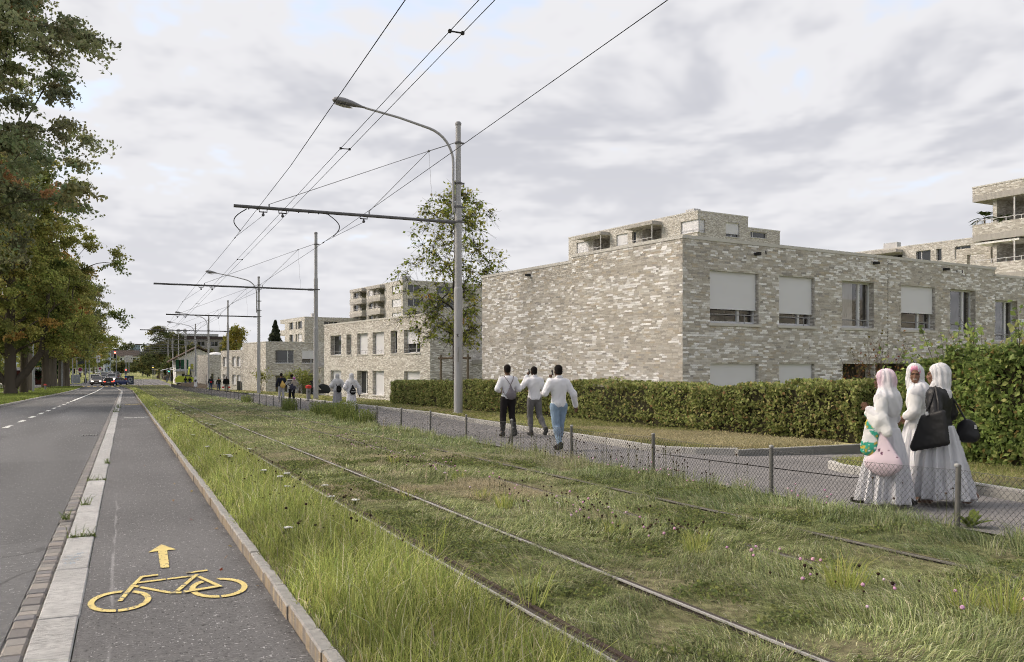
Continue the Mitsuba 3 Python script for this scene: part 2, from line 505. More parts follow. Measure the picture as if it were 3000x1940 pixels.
# left kerb
lk = struct('kerb', strip([(u, v - 0.14) for u, v in LEFT_KERB], [(u, v - 0.02) for u, v in LEFT_KERB], 0.02, 0.02, -30, 170, 1), 'mortar')
y = 30.0
lrest = MB()
while y < 166:
    ln = rng.uniform(0.9, 1.3)
    xv = np.interp(y, *np.array(LEFT_KERB).T)
    m = MB(np.array((0.30, 0.29, 0.275)) * rng.uniform(0.85, 1.1))
    m.cbox((xv - 0.16, y + 0.008, Z(y) - 0.1), (xv + rng.uniform(-0.01, 0.01), y + ln - 0.008, Z(y) + 0.10 + rng.uniform(-0.015, 0.015)), 0.02)
    if y < 95:
        part(lk, 'stone', m)
    else:
        lrest.join(m)
    y += ln
part(lk, 'stone_row', lrest, kind='stuff')
struct('verge', strip([(-30, -12.4), (160, -12.2), (170, -9)], [(u, v - 0.15) for u, v in LEFT_KERB], 0.06, 0.09, -30, 170, 6, bump=0.25), 'lawn')
struct('footpath', strip(-14.4, -12.4, -0.02, -0.02, 20, 176, 1), 'path_asphalt')
# tram bed: green tracks with bumpy soil, rails with a dark groove
bed = strip([(u, v + 0.07) for u, v in LANE_R], 2.25, 0.09, -0.03, -30, 184, 10, bump=0.16, du=0.8)
struct('verge', bed, 'soil')
tb = MB()
for a, b, d0, d1 in ((2.36, 3.27, -0.045, -0.045), (3.33, 4.95, -0.03, -0.03), (5.03, 5.92, -0.045, -0.045), (5.98, 7.5, -0.03, -0.06)):
    strip(a, b, d0, d1, -30, 184, 10, tb, bump=0.16, du=0.8)
struct('track_bed', tb, 'soil')
struct('track_bed', strip([(262, -1.0), (900, -1.0)], [(262, 8.4), (900, 8.4)], 0.0, 0.0, 262, 1200, 1), 'lawn')
for vv, vis in ((2.29, 1), (3.305, 1), (4.98, 0.6), (5.95, 0.6)):
    m = MB((0.33, 0.32, 0.31))
    key = thing('rail', {2.29: 'steel rail nearest the cycle lane, pale top beside a dark groove', 3.305: 'second steel rail from the cycle lane, half hidden in grass',
                         4.98: 'third steel rail from the cycle lane, sunk in grass', 5.95: 'steel rail nearest the chain link fence, sunk in grass'}[vv], 'rail')
    uu = np.concatenate([np.arange(-30, 184, 4.0), np.arange(184, 262, 3.0), np.arange(262, 700, 20.0)])
    def run(x0, x1, z0, z1, col):
        s = (np.clip((uu - 184) / 70, 0, 1) ** 2 * (3 - 2 * np.clip((uu - 184) / 70, 0, 1))) * -2.2
        q = np.array([[(x0, z0), (x1, z0), (x1, z1), (x0, z1)]] * len(uu))
        v = np.stack([q[..., 0] + s[:, None], np.repeat(uu[:, None], 4, 1), q[..., 1] + (zg(uu) + np.where(uu > 183, 0.03, 0))[:, None]], -1)
        f = [[i * 4 + j, i * 4 + (j + 1) % 4, (i + 1) * 4 + (j + 1) % 4, (i + 1) * 4 + j] for i in range(len(uu) - 1) for j in range(4)]
        return MB(col).add(v.reshape(-1, 3), f)
    hz = {2.29: 0.010, 3.305: -0.012}.get(vv, -0.022)
    part(key, 'edge', run(vv - 0.026, vv - 0.008, hz - 0.010, hz + 0.002, (0.30, 0.295, 0.285) if vis == 1 else (0.15, 0.145, 0.13)), 'vc_matte')
    part(key, 'head', run(vv - 0.008, vv + 0.026, -0.1, hz, (0.06, 0.052, 0.046)), 'vc_matte')
    part(key, 'groove', run(vv + 0.026, vv + 0.09, -0.1, hz - 0.03, (0.04, 0.034, 0.03)), 'vc_matte')
    part(key, 'guard_lip', run(vv + 0.09, vv + 0.125, -0.1, hz - 0.02, (0.055, 0.042, 0.035)), 'vc_matte')
# footpath beyond the fence, its kerb, lawns
PK = [(-30, 8.7), (5, 8.95), (8.0, 9.55), (11.0, 9.75), (14, 9.3), (18, 9.64), (23, 10.0), (34, 11.0), (45, 11.1), (90, 11.0), (182, 11.2)]
struct('footpath', strip(7.42, PK, -0.03, 0.0, -30, 182, 2), 'path_asphalt')
LAWN_A = [(13.4, 10.4), (13.9, 9.75), (14.6, 9.42), (18, 9.74), (23, 10.1), (34, 11.1), (45, 11.2), (90, 11.1), (182, 11.3)]
struct('lawn', strip(LAWN_A, [(13.4, 15.5), (182, 15.5)], 0.09, 0.05, 13.4, 182, 4, bump=0.1), 'lawn')
LAWN_B = [(-30, 8.8), (5, 9.05), (8.0, 9.65), (10.3, 9.85), (10.9, 10.2), (11.2, 10.8)]
struct('lawn', strip(LAWN_B, [(-30, 14), (11.2, 14)], 0.10, 0.05, -30, 11.2, 4, bump=0.1), 'lawn')
struct('side_path', strip([(9.6, 9.45), (14.2, 9.2)], [(9.6, 22), (14.2, 22)], 0.012, -0.3, 9.6, 14.2, 6), 'path_asphalt')
for y_, x0_, x1_ in ((13.36, 10.35, 16.0), (11.24, 10.75, 14.0)):
    struct('lawn_edging', MB((0.27, 0.265, 0.25)).cbox((x0_, y_ - 0.05, Z(y_) - 0.5), (x1_, y_ + 0.05, Z(y_) + 0.10), 0.012), 'vc_matte')
for line in (LAWN_A, LAWN_B):
    k2 = None
    pts = np.array(line)
    pts = pts[(pts[:, 0] < 130)]
    seg = np.concatenate([[0], np.cumsum(np.hypot(*np.diff(pts, axis=0).T))])
    s = np.arange(0, seg[-1], 0.25)
    uu, vv = np.interp(s, seg, pts[:, 0]), np.interp(s, seg, pts[:, 1])
    d = np.gradient(np.stack([vv, uu], 1), axis=0)
    d /= np.linalg.norm(d, axis=1, keepdims=True)
    nrm = np.stack([-d[:, 1], d[:, 0]], 1)
    if nrm[len(nrm) // 2, 0] > 0:
        nrm = -nrm
    key = struct('kerb', MB((0.28, 0.28, 0.27)).tube(np.stack([vv - nrm[:, 0] * 0.05, uu - nrm[:, 1] * 0.05, zg(uu) - 0.02], 1), 0.02, 4), 'vc_matte')
    st = int(1.0 / 0.25)
    kr = MB((0.33, 0.325, 0.31))
    for i in range(0, len(s) - st, st):
        sl = slice(i, i + st + 1)
        a = np.stack([vv[sl], uu[sl]], 1)
        b = a - nrm[sl] * 0.09
        if i + st < len(s) - st:
            a[-1] -= d[i + st] * 0.012
            b[-1] -= d[i + st] * 0.012
        zz = zg(a[:, 1])
        n = len(a)
        rows = [np.column_stack([a, zz - 0.08]), np.column_stack([a, zz + 0.105]), np.column_stack([a - nrm[sl] * 0.012, zz + 0.12]), np.column_stack([b, zz + 0.12]), np.column_stack([b, zz - 0.05])]
        v = np.stack(rows, 1).reshape(-1, 3)
        f = [[r * 5 + c, (r + 1) * 5 + c, (r + 1) * 5 + c + 1, r * 5 + c + 1] for r in range(n - 1) for c in range(4)]
        f += [[0, 1, 3, 4], [1, 2, 3, 3], [(n - 1) * 5, (n - 1) * 5 + 4, (n - 1) * 5 + 3, (n - 1) * 5 + 1]]
        m = MB(np.array((0.36, 0.355, 0.34)) * rng.uniform(0.9, 1.08)).add(v, f)
        if uu[i] < 60:
            part(key, 'stone', m)
        else:
            kr.join(m)
    if kr.v:
        part(key, 'stone_row', kr, kind='stuff')

# painted marks
NTH = ['first', 'second', 'third', 'fourth', 'fifth', 'sixth', 'seventh', 'eighth', 'ninth', 'tenth', 'eleventh', 'twelfth', 'thirteenth']
WHITE, YELLOW = (0.62, 0.62, 0.60), (0.60, 0.46, 0.17)
for k, u in enumerate([-8, -3.6, 0.8, 5.2, 9.6, 14, 18.4, 22.8, 27.2, 31.2, 35.3, 39.2, 43.2, 47.2, 51.2, 55.2, 59.2, 63.2, 67.2]):
    if k < 8:
        continue
    m = MB(WHITE)
    m.add([(-3.46, u, Z(u) + 0.005), (-3.31, u, Z(u) + 0.005), (-3.31, u + 1.75, Z(u + 1.75) + 0.005), (-3.46, u + 1.75, Z(u + 1.75) + 0.005)], [[0, 1, 2, 3]])
    solo('lane_dash', f'{NTH[k - 8]} white dash from the camera in the broken centre line', 'road marking', m, 'paint_white', group='white dashes of the road centre line')
solo('lane_line', 'solid white centre line on the road before the crossing', 'road marking', strip(-3.46, -3.31, 0.005, 0.005, 70, 172, 1, MB(WHITE)))
for k in range(10):
    x = -8.0 + 0.95 * k
    m = MB(YELLOW).add([(x, 172.5, Z(172) + 0.006), (x + 0.5, 172.5, Z(172) + 0.006), (x + 0.5, 175.5, Z(175) + 0.006), (x, 175.5, Z(175) + 0.006)], [[0, 1, 2, 3]])
    solo('crossing_stripe', f'{NTH[k]} yellow zebra crossing stripe from the left kerb', 'road marking', m, group='yellow stripes of the zebra crossing')
for k, (u, w) in enumerate(((36.8, 0.9), (80.0, 0.8))):
    m = MB(WHITE).add([(-0.02, u, Z(u) + 0.026), (-0.02 + w, u, Z(u) + 0.026), (-0.02 + w, u + 0.22, Z(u) + 0.024), (-0.02, u + 0.22, Z(u) + 0.024)], [[0, 1, 2, 3]])
    solo('stop_line', ('nearer' if k == 0 else 'farther') + ' white bar painted across the cycle lane', 'road marking', m)
m = MB(YELLOW).add([(0.0, 57, Z(57) + 0.026), (0.85, 57, Z(57) + 0.026), (0.85, 57.4, Z(57.4) + 0.026), (0.0, 57.4, Z(57.4) + 0.026)], [[0, 1, 2, 3]])
solo('lane_bar', 'worn yellow bar painted across the cycle lane', 'road marking', m)
# ---------------------------------------------------------------- brick houses
COP = (0.50, 0.49, 0.46)
BLIND = (0.58, 0.59, 0.62)
FRAME = (0.55, 0.56, 0.58)


class House:
    """Local axes: x along the wall that faces the garden ('R'), y along the wall that faces the street ('L'); s runs along a wall, d into it."""

    def __init__(s, name, label, P0, rot=BA, cat='building'):
        s.k = thing(name, label, cat)
        s.M = RZ(rot, (P0[0], P0[1], 0))
        s.wall, s.cop = MB(), MB(COP)
        s.back = MB((0.02, 0.02, 0.022))

    def map(s, face, off=0.0):
        L = np.eye(4)
        if face == 'R':
            L[:3, :3] = np.array([[1, 0, 0], [0, 0, 1], [0, 1, 0]])       # (s, z, d) -> (s, d, z)
            L[1, 3] = off
        else:
            L[:3, :3] = np.array([[0, 0, 1], [1, 0, 0], [0, 1, 0]])       # (s, z, d) -> (d, s, z)
            L[0, 3] = off
        return s.M @ L

    def panel(s, face, s0, s1, z0, z1, holes=(), off=0.0, t=0.36, to=None):
        p = sg.box(s0, z0, s1, z1)
        for a, b, c, d in holes:
            p = p.difference(sg.box(a, c, b, d))
        (to or s.wall).poly(p, t, s.map(face, off))

    def lbox(s, mb, face, s0, s1, d0, d1, z0, z1, c=None, off=0.0, ch=0):
        M = s.map(face, off)
        v = np.array([[a, z, d] for z in (z0, z1) for d in (d0, d1) for a in (s0, s1)], float)
        v = v @ M[:3, :3].T + M[:3, 3]
        f = np.array(BOXF)
        if face == 'L':
            f = f[:, ::-1]
        mb.add(v, f, c)

    def coping(s, face, s0, s1, z, h=0.10, out=0.035, w=0.40, off=0.0):
        s.lbox(s.cop, face, s0, s1, -out, w, z, z + h, off=off)

    def window(s, face, a, b, z0, z1, rec=0.20, blind=0.0, mull=(), rail=True, sill=True, near=False, off=0.0, open_sash=False, curtain=False, lab=None):
        M = None
        fr = MB(FRAME)
        w = 0.055
        for (p, q, r, t) in ((a, a + w, z0, z1), (b - w, b, z0, z1), (a + w, b - w, z0, z0 + w + 0.02), (a + w, b - w, z1 - w, z1)):
            s.lbox(fr, face, p, q, rec, rec + 0.07, r, t, off=off)
        for m in mull:
            s.lbox(fr, face, a + (b - a) * m - 0.05, a + (b - a) * m + 0.05, rec - 0.012, rec + 0.065, z0 + w, z1 - w, off=off)
        k = part(s.k, 'window', fr, 'vc_satin', label=lab)
        edges = [a + w] + [a + (b - a) * m for m in mull] + [b - w]
        for e0, e1 in zip(edges[:-1], edges[1:]):
            p = MB()
            M_ = s.map(face, off)
            v = np.array([[e0, z0 + w, rec + 0.03], [e1, z0 + w, rec + 0.03], [e1, z1 - w, rec + 0.03], [e0, z1 - w, rec + 0.03]]) @ M_[:3, :3].T + M_[:3, 3]
            p.add(v, [[0, 1, 2, 3]] if face == 'R' else [[3, 2, 1, 0]])
            part(k, 'pane', p, 'glass' if near else 'dark_glass')
        if near:
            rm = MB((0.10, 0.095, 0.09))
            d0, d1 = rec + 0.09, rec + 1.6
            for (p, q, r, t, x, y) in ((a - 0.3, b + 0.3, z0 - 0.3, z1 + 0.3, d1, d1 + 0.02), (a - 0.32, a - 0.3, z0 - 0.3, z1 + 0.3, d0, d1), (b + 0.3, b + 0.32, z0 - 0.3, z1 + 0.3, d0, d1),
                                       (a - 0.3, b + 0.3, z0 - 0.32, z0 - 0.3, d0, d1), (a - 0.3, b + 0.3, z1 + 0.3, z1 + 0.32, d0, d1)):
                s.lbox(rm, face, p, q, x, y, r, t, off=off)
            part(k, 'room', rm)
            if curtain:
                cm = MB((0.42, 0.41, 0.40))
                M_ = s.map(face, off)
                n = 40
                xs = np.linspace(a + 0.05, a + (b - a) * curtain, n)
                dd = rec + 0.22 + 0.035 * np.sin(np.arange(n) * 1.45)
                v = np.concatenate([np.stack([xs, np.full(n, z0 + 0.02), dd], 1), np.stack([xs, np.full(n, z1), dd], 1)]) @ M_[:3, :3].T + M_[:3, 3]
                cm.add(v, [[i, i + 1, n + i + 1, n + i] for i in range(n - 1)])
                part(k, 'curtain', cm, smooth=True)
        if blind:
            bl = MB(BLIND)
            zb = z1 - (z1 - z0) * blind
            s.lbox(bl, face, a + 0.015, b - 0.03, rec - 0.10, rec - 0.085, zb, z1 - 0.002, off=off)
            if near:
                s.lbox(bl, face, a + 0.012, b - 0.027, rec - 0.115, rec - 0.07, zb - 0.03, zb, off=off)
            part(k, 'blind', bl, 'vc_satin')
        if sill:
            sl = MB(COP)
            s.lbox(sl, face, a - 0.08, b + 0.08, -0.06, rec, z0 - 0.085, z0 - 0.003, off=off)
            part(k, 'sill', sl)
        if rail:
            rl = MB((0.24, 0.24, 0.25))
            zr = z0 + 0.26
            s.lbox(rl, face, a + 0.002, b - 0.002, 0.05, 0.075, zr, zr + 0.028, off=off)
            m_ = a + (b - a) * (0.73 if face == 'R' else 0.3)
            s.lbox(rl, face, m_ - 0.014, m_ + 0.014, 0.055, 0.07, z0, zr, off=off)
            part(k, 'rail', rl, 'vc_satin')
        return k

    def done(s, mat='brick'):
        part(s.k, 'wall', s.wall, mat)
        if s.cop.v:
            part(s.k, 'coping', s.cop)


# --- the near house, bricks laid one by one
ZG1 = -0.95
b1 = House('brick_house', 'nearest two storey brick house with roller blinds, behind the clipped hedge', (15.21, 22.17))
WR = [(1.10, 3.21, 2.76, 4.36), (4.14, 5.86, 2.76, 4.36), (7.25, 8.97, 2.76, 4.36), (10.50, 12.57, 2.76, 4.36), (13.50, 15.18, 2.76, 4.36), (16.48, 18.13, 2.42, 4.06)]
GR = [(1.10, 3.21, -0.30, 1.52), (4.14, 5.86, -0.30, 1.52), (7.27, 8.97, ZG1, 1.52), (9.05, 15.2, ZG1, 1.53)]
NR = [(19.6, 21.3, 2.42, 4.06), (22.6, 24.2, 2.42, 4.06)]
b1.panel('R', 0, 16.53, ZG1, 5.25, WR[:5] + GR + [(16.48, 16.54, 2.42, 4.06)])
b1.panel('R', 16.53, 27.0, ZG1, 4.98, [(16.50, 18.13, 2.42, 4.06)] + NR)
b1.panel('L', 0.36, 5.62, ZG1, 5.25)
b1.panel('L', 5.62, 12.04, ZG1, 5.07, off=0.06)
back = MB()
b1.lbox(back, 'R', 0.4, 16.5, 9.0, 9.3, ZG1, 5.2)
b1.lbox(back, 'L', 11.7, 12.04, 0.5, 9.0, ZG1, 5.0)
part(b1.k, 'back_wall', back, 'brick')
roof = MB((0.16, 0.155, 0.15))
b1.lbox(roof, 'R', 0.3, 16.6, 0.3, 9.0, 4.92, 5.12)
b1.lbox(roof, 'R', 16.6, 27.0, 0.3, 9.0, 4.70, 4.86)
b1.lbox(roof, 'R', 0.42, 16.6, 9.0, 12.0, 4.80, 4.92)
part(b1.k, 'roof', roof)
b1.coping('R', -0.035, 16.57, 5.25)
b1.coping('R', 16.53, 27.0, 4.98)
b1.coping('L', 0.40, 5.65, 5.25)
b1.coping('L', 5.62, 12.07, 5.07, off=0.06)
for i, (a, b, c, d) in enumerate(WR):
    bl = [0.71, 0.74, 0, 0.60, 0, 0][i]
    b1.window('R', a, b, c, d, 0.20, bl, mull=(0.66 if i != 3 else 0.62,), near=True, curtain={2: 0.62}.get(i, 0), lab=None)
for a, b, c, d in GR[:2]:
    b1.window('R', a, b, c, d, 0.20, 1.0, rail=False)
for a, b, c, d in NR:
    b1.window('R', a, b, c, d, 0.20, 0.5)
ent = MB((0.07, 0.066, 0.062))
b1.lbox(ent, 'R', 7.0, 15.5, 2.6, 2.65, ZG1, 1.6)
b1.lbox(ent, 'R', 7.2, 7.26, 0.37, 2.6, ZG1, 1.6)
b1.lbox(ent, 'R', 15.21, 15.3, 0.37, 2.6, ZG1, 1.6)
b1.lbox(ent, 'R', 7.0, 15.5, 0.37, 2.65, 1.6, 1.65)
part(b1.k, 'loggia', ent)
can = MB()
b1.lbox(can, 'R', 9.05, 15.2, -0.10, 0.34, 1.535, 1.73)
part(b1.k, 'lintel', can, 'concrete')
jt = MB((0.06, 0.055, 0.05))
b1.lbox(jt, 'R', 9.735, 9.75, -0.0145, 0.0, 1.73, 5.25)
part(b1.k, 'joint', jt)
for face, at, z in (('R', 3.0, 4.93), ('R', 13.05, 5.02), ('R', 8.9, 5.0), ('L', 8.35, 4.83)):
    sp = MB((0.035, 0.035, 0.035))
    b1.lbox(sp, face, at, at + 0.10, -0.22, 0.02, z, z + 0.09, off=0.06 if at == 8.35 else 0)
    part(b1.k, 'spout', sp)
for at in (13.9, 14.25, 3.5):
    sp = MB((0.03, 0.03, 0.03))
    b1.lbox(sp, 'R', at, at + 0.06, -0.018, -0.010, 5.0, 5.11)
    part(b1.k, 'vent', sp)
BRICKC = [(0.76, 0.76, 0.76), (0.67, 0.665, 0.65), (0.475, 0.45, 0.405), (0.43, 0.405, 0.36), (0.39, 0.365, 0.325), (0.32, 0.305, 0.285), (0.51, 0.49, 0.455), (0.43, 0.385, 0.315), (0.61, 0.60, 0.575), (0.465, 0.45, 0.42)]
BRICKP = np.array([0.15, 0.06, 0.14, 0.16, 0.11, 0.05, 0.10, 0.07, 0.06, 0.10])


def lay(face, s0, s1, zf, holes, off=0.0):
    """Bricks of a wall: rows of (s0, s1, z, colour)."""
    out = []
    nrow = int((zf - ZG1) / 0.0645)
    run = 0
    for r in range(nrow):
        z = zf - 0.004 - (r + 1) * 0.0645
        x = s0 - rng.uniform(0, 0.22)
        while x < s1:
            run = run - 1
            if run < 0:
                run = 0
                ci = int(rng.choice(10, p=BRICKP))
                big = meshkit.fbm(np.array([x * 0.5, z * 1.3, 3.0 + (face == 'L')]), 3)
                if big < 0.40 and ci in (0, 1, 8) and rng.random() < 0.6:
                    ci = 4
                if big > 0.60 and ci in (4, 5, 7) and rng.random() < 0.5:
                    ci = 1
            ln = 0.245 if rng.random() < 0.72 else 0.115
            a, b = max(x, s0), min(x + ln - 0.010, s1)
            x += ln
            segs = [(a, b)]
            for h0, h1, c, d in holes:
                if z + 0.055 > c and z < d:
                    segs = [t for (p, q) in segs for t in ((p, min(q, h0)), (max(p, h1), q)) if t[1] - t[0] > 0.03]
            for p, q in segs:
                if q - p > 0.03:
                    out.append((p, q, z, ci))
    return out


allb = []
for face, s0, s1, zf, holes, off in (('R', 0.0, 16.53, 5.25, WR[:5] + GR + [(9.735, 9.75, ZG1, 6)], 0.0), ('R', 16.53, 20.5, 4.98, WR[5:] + NR, 0.0), ('L', 0.0, 5.62, 5.25, (), 0.0), ('L', 5.62, 12.04, 5.07, (), 0.06)):
    for p, q, z, ci in lay(face, s0, s1, zf, holes, off):
        allb.append((face, off, p, q, z, ci))
allb.sort(key=lambda t: (t[2] ** 2 * (1 if t[0] == 'R' else 1.6) + (0.5 * (t[4] - 2.8)) ** 2) + (1e3 if t[4] < 1.15 else 0))
BV = {}
restR = MB()
for i, (face, off, p, q, z, ci) in enumerate(allb):
    d = rng.uniform(0.008, 0.016)
    t = rng.uniform(0.88, 1.12)
    if i < 300:
        vk = (ci, int(t > 1), face)
        if vk not in BV:
            col = np.array(BRICKC[ci]) * (0.93 if t <= 1 else 1.06)
            m = MB(col).cbox((0, 0, 0), (1, 1, 1), 0.06)
            v, f, c = m.get()
            v = np.stack([v[:, 0], 1 - v[:, 2], v[:, 1]], 1) if face == 'R' else np.stack([1 - v[:, 2], v[:, 0], v[:, 1]], 1)   # chamfered side outwards
            if face == 'L':
                f = f[:, ::-1]
            v = np.asarray(v)
            fx = trimesh.Trimesh(v, f, process=False)
            if fx.volume < 0:
                f = f[:, ::-1]
            BV[vk] = mikit.ply((v, f), 'mat_vc_matte', color=c)
        S_ = np.eye(4)
        if face == 'R':
            S_[0, 0], S_[1, 1], S_[2, 2] = q - p, d + 0.004, 0.0545
            S_[:3, 3] = (p, off - d, z)
        else:
            S_[0, 0], S_[1, 1], S_[2, 2] = d + 0.004, q - p, 0.0545
            S_[:3, 3] = (off - d, p, z)
        key = numbered(b1.k + '__wall__brick')
        scene[key] = {**BV[vk], 'to_world': mi.ScalarTransform4f((b1.M @ S_).tolist())}
    else:
        b1.lbox(restR, face, p, q, -d, 0.004, z, z + 0.0545, np.array(BRICKC[ci]) * t, off=off)
part(b1.k, 'brickwork', restR, kind='stuff')
b1.done('brick')

# --- middle house
m1 = House('brick_house', 'two storey brick house with a row of blinded windows, left of the young tree', (18.18, 54.99))
ZM = -1.42
WM = [(1.48, 4.0, 2.32, 3.92), (5.15, 6.22, 2.32, 3.92), (7.39, 9.49, 2.32, 3.92), (10.41, 12.5, 2.32, 3.92), (13.69, 14.73, 2.32, 3.92), (15.88, 18.28, 2.32, 3.92)]
GM = [(1.48, 4.0, -0.70, 1.08), (7.39, 9.49, -0.70, 1.08), (10.41, 12.5, -0.70, 1.08), (15.88, 18.28, -0.70, 1.08)]
m1.panel('L', 0.36, 19.79, ZM, 4.78, WM + GM)
m1.panel('R', 0, 18, ZM, 4.78, [(5.0, 6.6, 2.32, 3.92)])
m1.panel('L', 0, 19.79, ZM, 4.7, off=12.0)
m1.panel('R', 0.4, 12.0, ZM, 4.7, off=19.4)
m1.lbox(m1.cop, 'R', 0.3, 12.2, 0.3, 19.5, 4.5, 4.62, (0.2, 0.2, 0.19))
m1.coping('L', -0.035, 19.82, 4.78, 0.13)
m1.coping('R', 0.42, 18, 4.78, 0.13)
for i, (a, b, c, d) in enumerate(WM):
    m1.window('L', a, b, c, d, 0.34, [0.60, 0, 1.0, 1.0, 0.14, 0][i], mull={0: (0.5,), 1: (0.45,)}.get(i, ()))
for i, (a, b, c, d) in enumerate(GM):
    m1.window('L', a, b, c, d, 0.34, [1, 1, 0, 1][i], mull=(0.5,) if i == 2 else (), rail=False)
m1.window('R', 5.0, 6.6, 2.32, 3.92, 0.2, 0.7)
ax = MB()
m1.panel('R', 3.2, 10.0, ZM, 1.55, [(3.7, 5.2, 0.3, 1.25), (6.6, 8.0, 0.5, 1.3)], off=-2.5, t=0.3, to=ax)
m1.panel('L', -2.2, 0.0, ZM, 1.55, off=3.2, t=0.3, to=ax)
part(m1.k, 'annex', ax, 'brick')
sb = MB()
m1.lbox(sb, 'R', 3.1, 10.2, -2.62, 0.0, 1.555, 1.86)
part(m1.k, 'annex_roof', sb, 'concrete')
dk = MB((0.03, 0.03, 0.03))
m1.lbox(dk, 'R', 3.6, 8.4, -2.15, -2.1, 0.2, 1.4)
part(m1.k, 'annex_pane', dk, 'dark_glass')
m1.done()

# --- third house: two storeys with a lower wing
c1 = House('brick_house', 'grey brick house with a wide window, beyond the second row of tram poles', (14.55, 102.75))
ZC = -2.15
WC = [(10.84, 12.56, 1.37, 2.61), (13.0, 14.84, 1.37, 2.61), (16.5, 19.39, 1.37, 2.61)]
GC = [(10.84, 12.56, -0.9, 0.33), (13.0, 14.84, -0.9, 0.33), (17.4, 19.39, -0.9, 0.33)]
c1.panel('L', 0.36, 9.74, ZC, 4.1)
c1.panel('L', 9.74, 20.49, ZC, 3.32, WC + GC, off=0.05)
WCR = [(1.09, 3.23, 1.73, 3.26), (4.19, 5.80, 1.73, 3.26)]
GCR = [(1.09, 3.23, -1.6, 0.39), (4.19, 5.60, ZC + 0.2, 0.39)]
c1.panel('R', 0, 12.0, ZC, 4.1, WCR + GCR)
c1.panel('R', 0.5, 9.0, ZC, 3.3, off=20.1)
c1.panel('L', 0.4, 20, ZC, 3.3, off=9.0)
c1.lbox(c1.cop, 'R', 0.3, 9, 0.3, 9.7, 3.8, 3.95, (0.2, 0.2, 0.19))
c1.lbox(c1.cop, 'R', 0.3, 9, 9.7, 20.2, 3.1, 3.2, (0.2, 0.2, 0.19))
c1.coping('L', -0.035, 9.78, 4.1, 0.11)
c1.coping('L', 9.74, 20.5, 3.32, 0.10, off=0.05)
c1.coping('R', 0.42, 12, 4.1, 0.11)
for a, b, c, d in WC + GC:
    c1.window('L', a, b, c, d, 0.3, 1.0, off=0.05, rail=False)
c1.window('R', *WCR[0], 0.15, 0, mull=(0.68,))
c1.window('R', *WCR[1], 0.15, 0.66, mull=(0.7,))
c1.window('R', *GCR[0], 0.15, 0, mull=(0.7,), rail=False)
c1.window('R', *GCR[1], 0.15, 0, rail=False, sill=False)
pb = MB()
c1.panel('R', 5.6, 6.6, ZC, 1.2, off=-2.4, t=0.35, to=pb)
c1.panel('R', 8.0, 12, ZC, 1.2, off=-2.4, t=0.35, to=pb)
c1.panel('L', -2.4, 0, ZC, 1.2, off=5.6, t=0.3, to=pb)
part(c1.k, 'porch_wall', pb, 'brick')
pr = MB()
c1.lbox(pr, 'R', 5.5, 12, -2.5, 0.0, 1.205, 1.38)
part(c1.k, 'porch_roof', pr, 'concrete')
c1.done()

# --- low pavilion farther on
d1 = House('brick_pavilion', 'low brick pavilion with a white skylight dome beyond the third house', (12.86, 158.04))
d1.panel('L', 0.36, 7.76, -2.6, 3.25, [(0.9, 1.5, -2.0, 0.0)])
d1.panel('R', 0, 9.0, -2.6, 3.25, [(0.5, 1.0, -2.4, 0.15)])
d1.lbox(d1.cop, 'R', 0.3, 9, 0.3, 7.6, 3.0, 3.15, (0.25, 0.25, 0.24))
d1.coping('L', -0.03, 7.8, 3.25, 0.1)
d1.coping('R', 0.42, 9, 3.25, 0.1)
d1.window('R', 0.5, 1.0, -2.4, 0.15, 0.15, rail=False, sill=False)
d1.window('L', 0.9, 1.5, -2.0, 0.0, 0.15, rail=False, sill=False)
dm = MB((0.75, 0.75, 0.75)).ball((0, 0, 0), (1.3, 1.3, 0.55), n=2)
v_, f_, c_ = dm.get()
part(d1.k, 'skylight', MB((0.75, 0.75, 0.75)).add(v_ + d1.M[:3, :3] @ np.array([1.6, 1.5, 0]) + d1.M[:3, 3] + np.array([0, 0, 3.25]), f_), 'vc_satin', True)
d1.done()


def balcony(h, face, a, b, z, out, depth, slabh=0.55, par=0.55, rail=True):
    """A loggia corner with parapet, standing out of the wall."""
    m = MB()
    h.lbox(m, face, a, b, -out, depth, z - slabh, z)
    k = part(h.k, 'balcony', m, 'concrete')
    if par:
        p = MB()
        h.lbox(p, face, a, b, -out, -out + 0.2, z, z + par)
        h.lbox(p, face, b - 0.2 if face == 'R' else a, b if face == 'R' else a + 0.2, -out + 0.2, 0, z, z + par)
        part(k, 'parapet', p, 'brick')
    if rail:
        r = MB((0.5, 0.5, 0.52))
        zz = z + par
        for s_ in np.arange(a + 0.05, b, 0.9):
            h.lbox(r, face, s_, s_ + 0.04, -out + 0.06, -out + 0.1, zz, zz + 0.32)
        h.lbox(r, face, a, b, -out + 0.05, -out + 0.1, zz + 0.32, zz + 0.37)
        part(k, 'rail', r, 'vc_satin')
    return k


# --- four storey house behind the third one
s1 = House('brick_block', 'four storey brick block with a cut-out corner balcony, seen above the third house', (37.09, 202.02))
WS = [(x0, x1, z0, z0 + 1.72) for z0 in (9.9, 7.02, 4.2) for x0, x1 in ((1.81, 4.64), (5.23, 6.22), (8.03, 10.8))]
s1.panel('L', 0.36, 14.27, -2.5, 12.4, WS)
WS2 = [(4.6, 7.86, 10.0, 11.6)]
s1.panel('R', 0, 14.0, -2.5, 12.4, WS2)
s1.panel('R', 0.4, 9.0, -2.5, 12.3, off=13.9)
s1.coping('L', -0.03, 17.9, 12.4, 0.14)
s1.coping('R', 0.42, 14, 12.4, 0.14)
s1.lbox(s1.cop, 'R', 0.3, 12, 0.3, 14, 12.1, 12.25, (0.2, 0.2, 0.2))
for w_ in WS:
    s1.window('L', *w_, 0.3, 1.0 if (w_[0] < 2 and w_[2] < 9) else 0, rail=False)
s1.window('R', *WS2[0], 0.2, 0, mull=(0.35, 0.7), rail=False)
bz = MB()
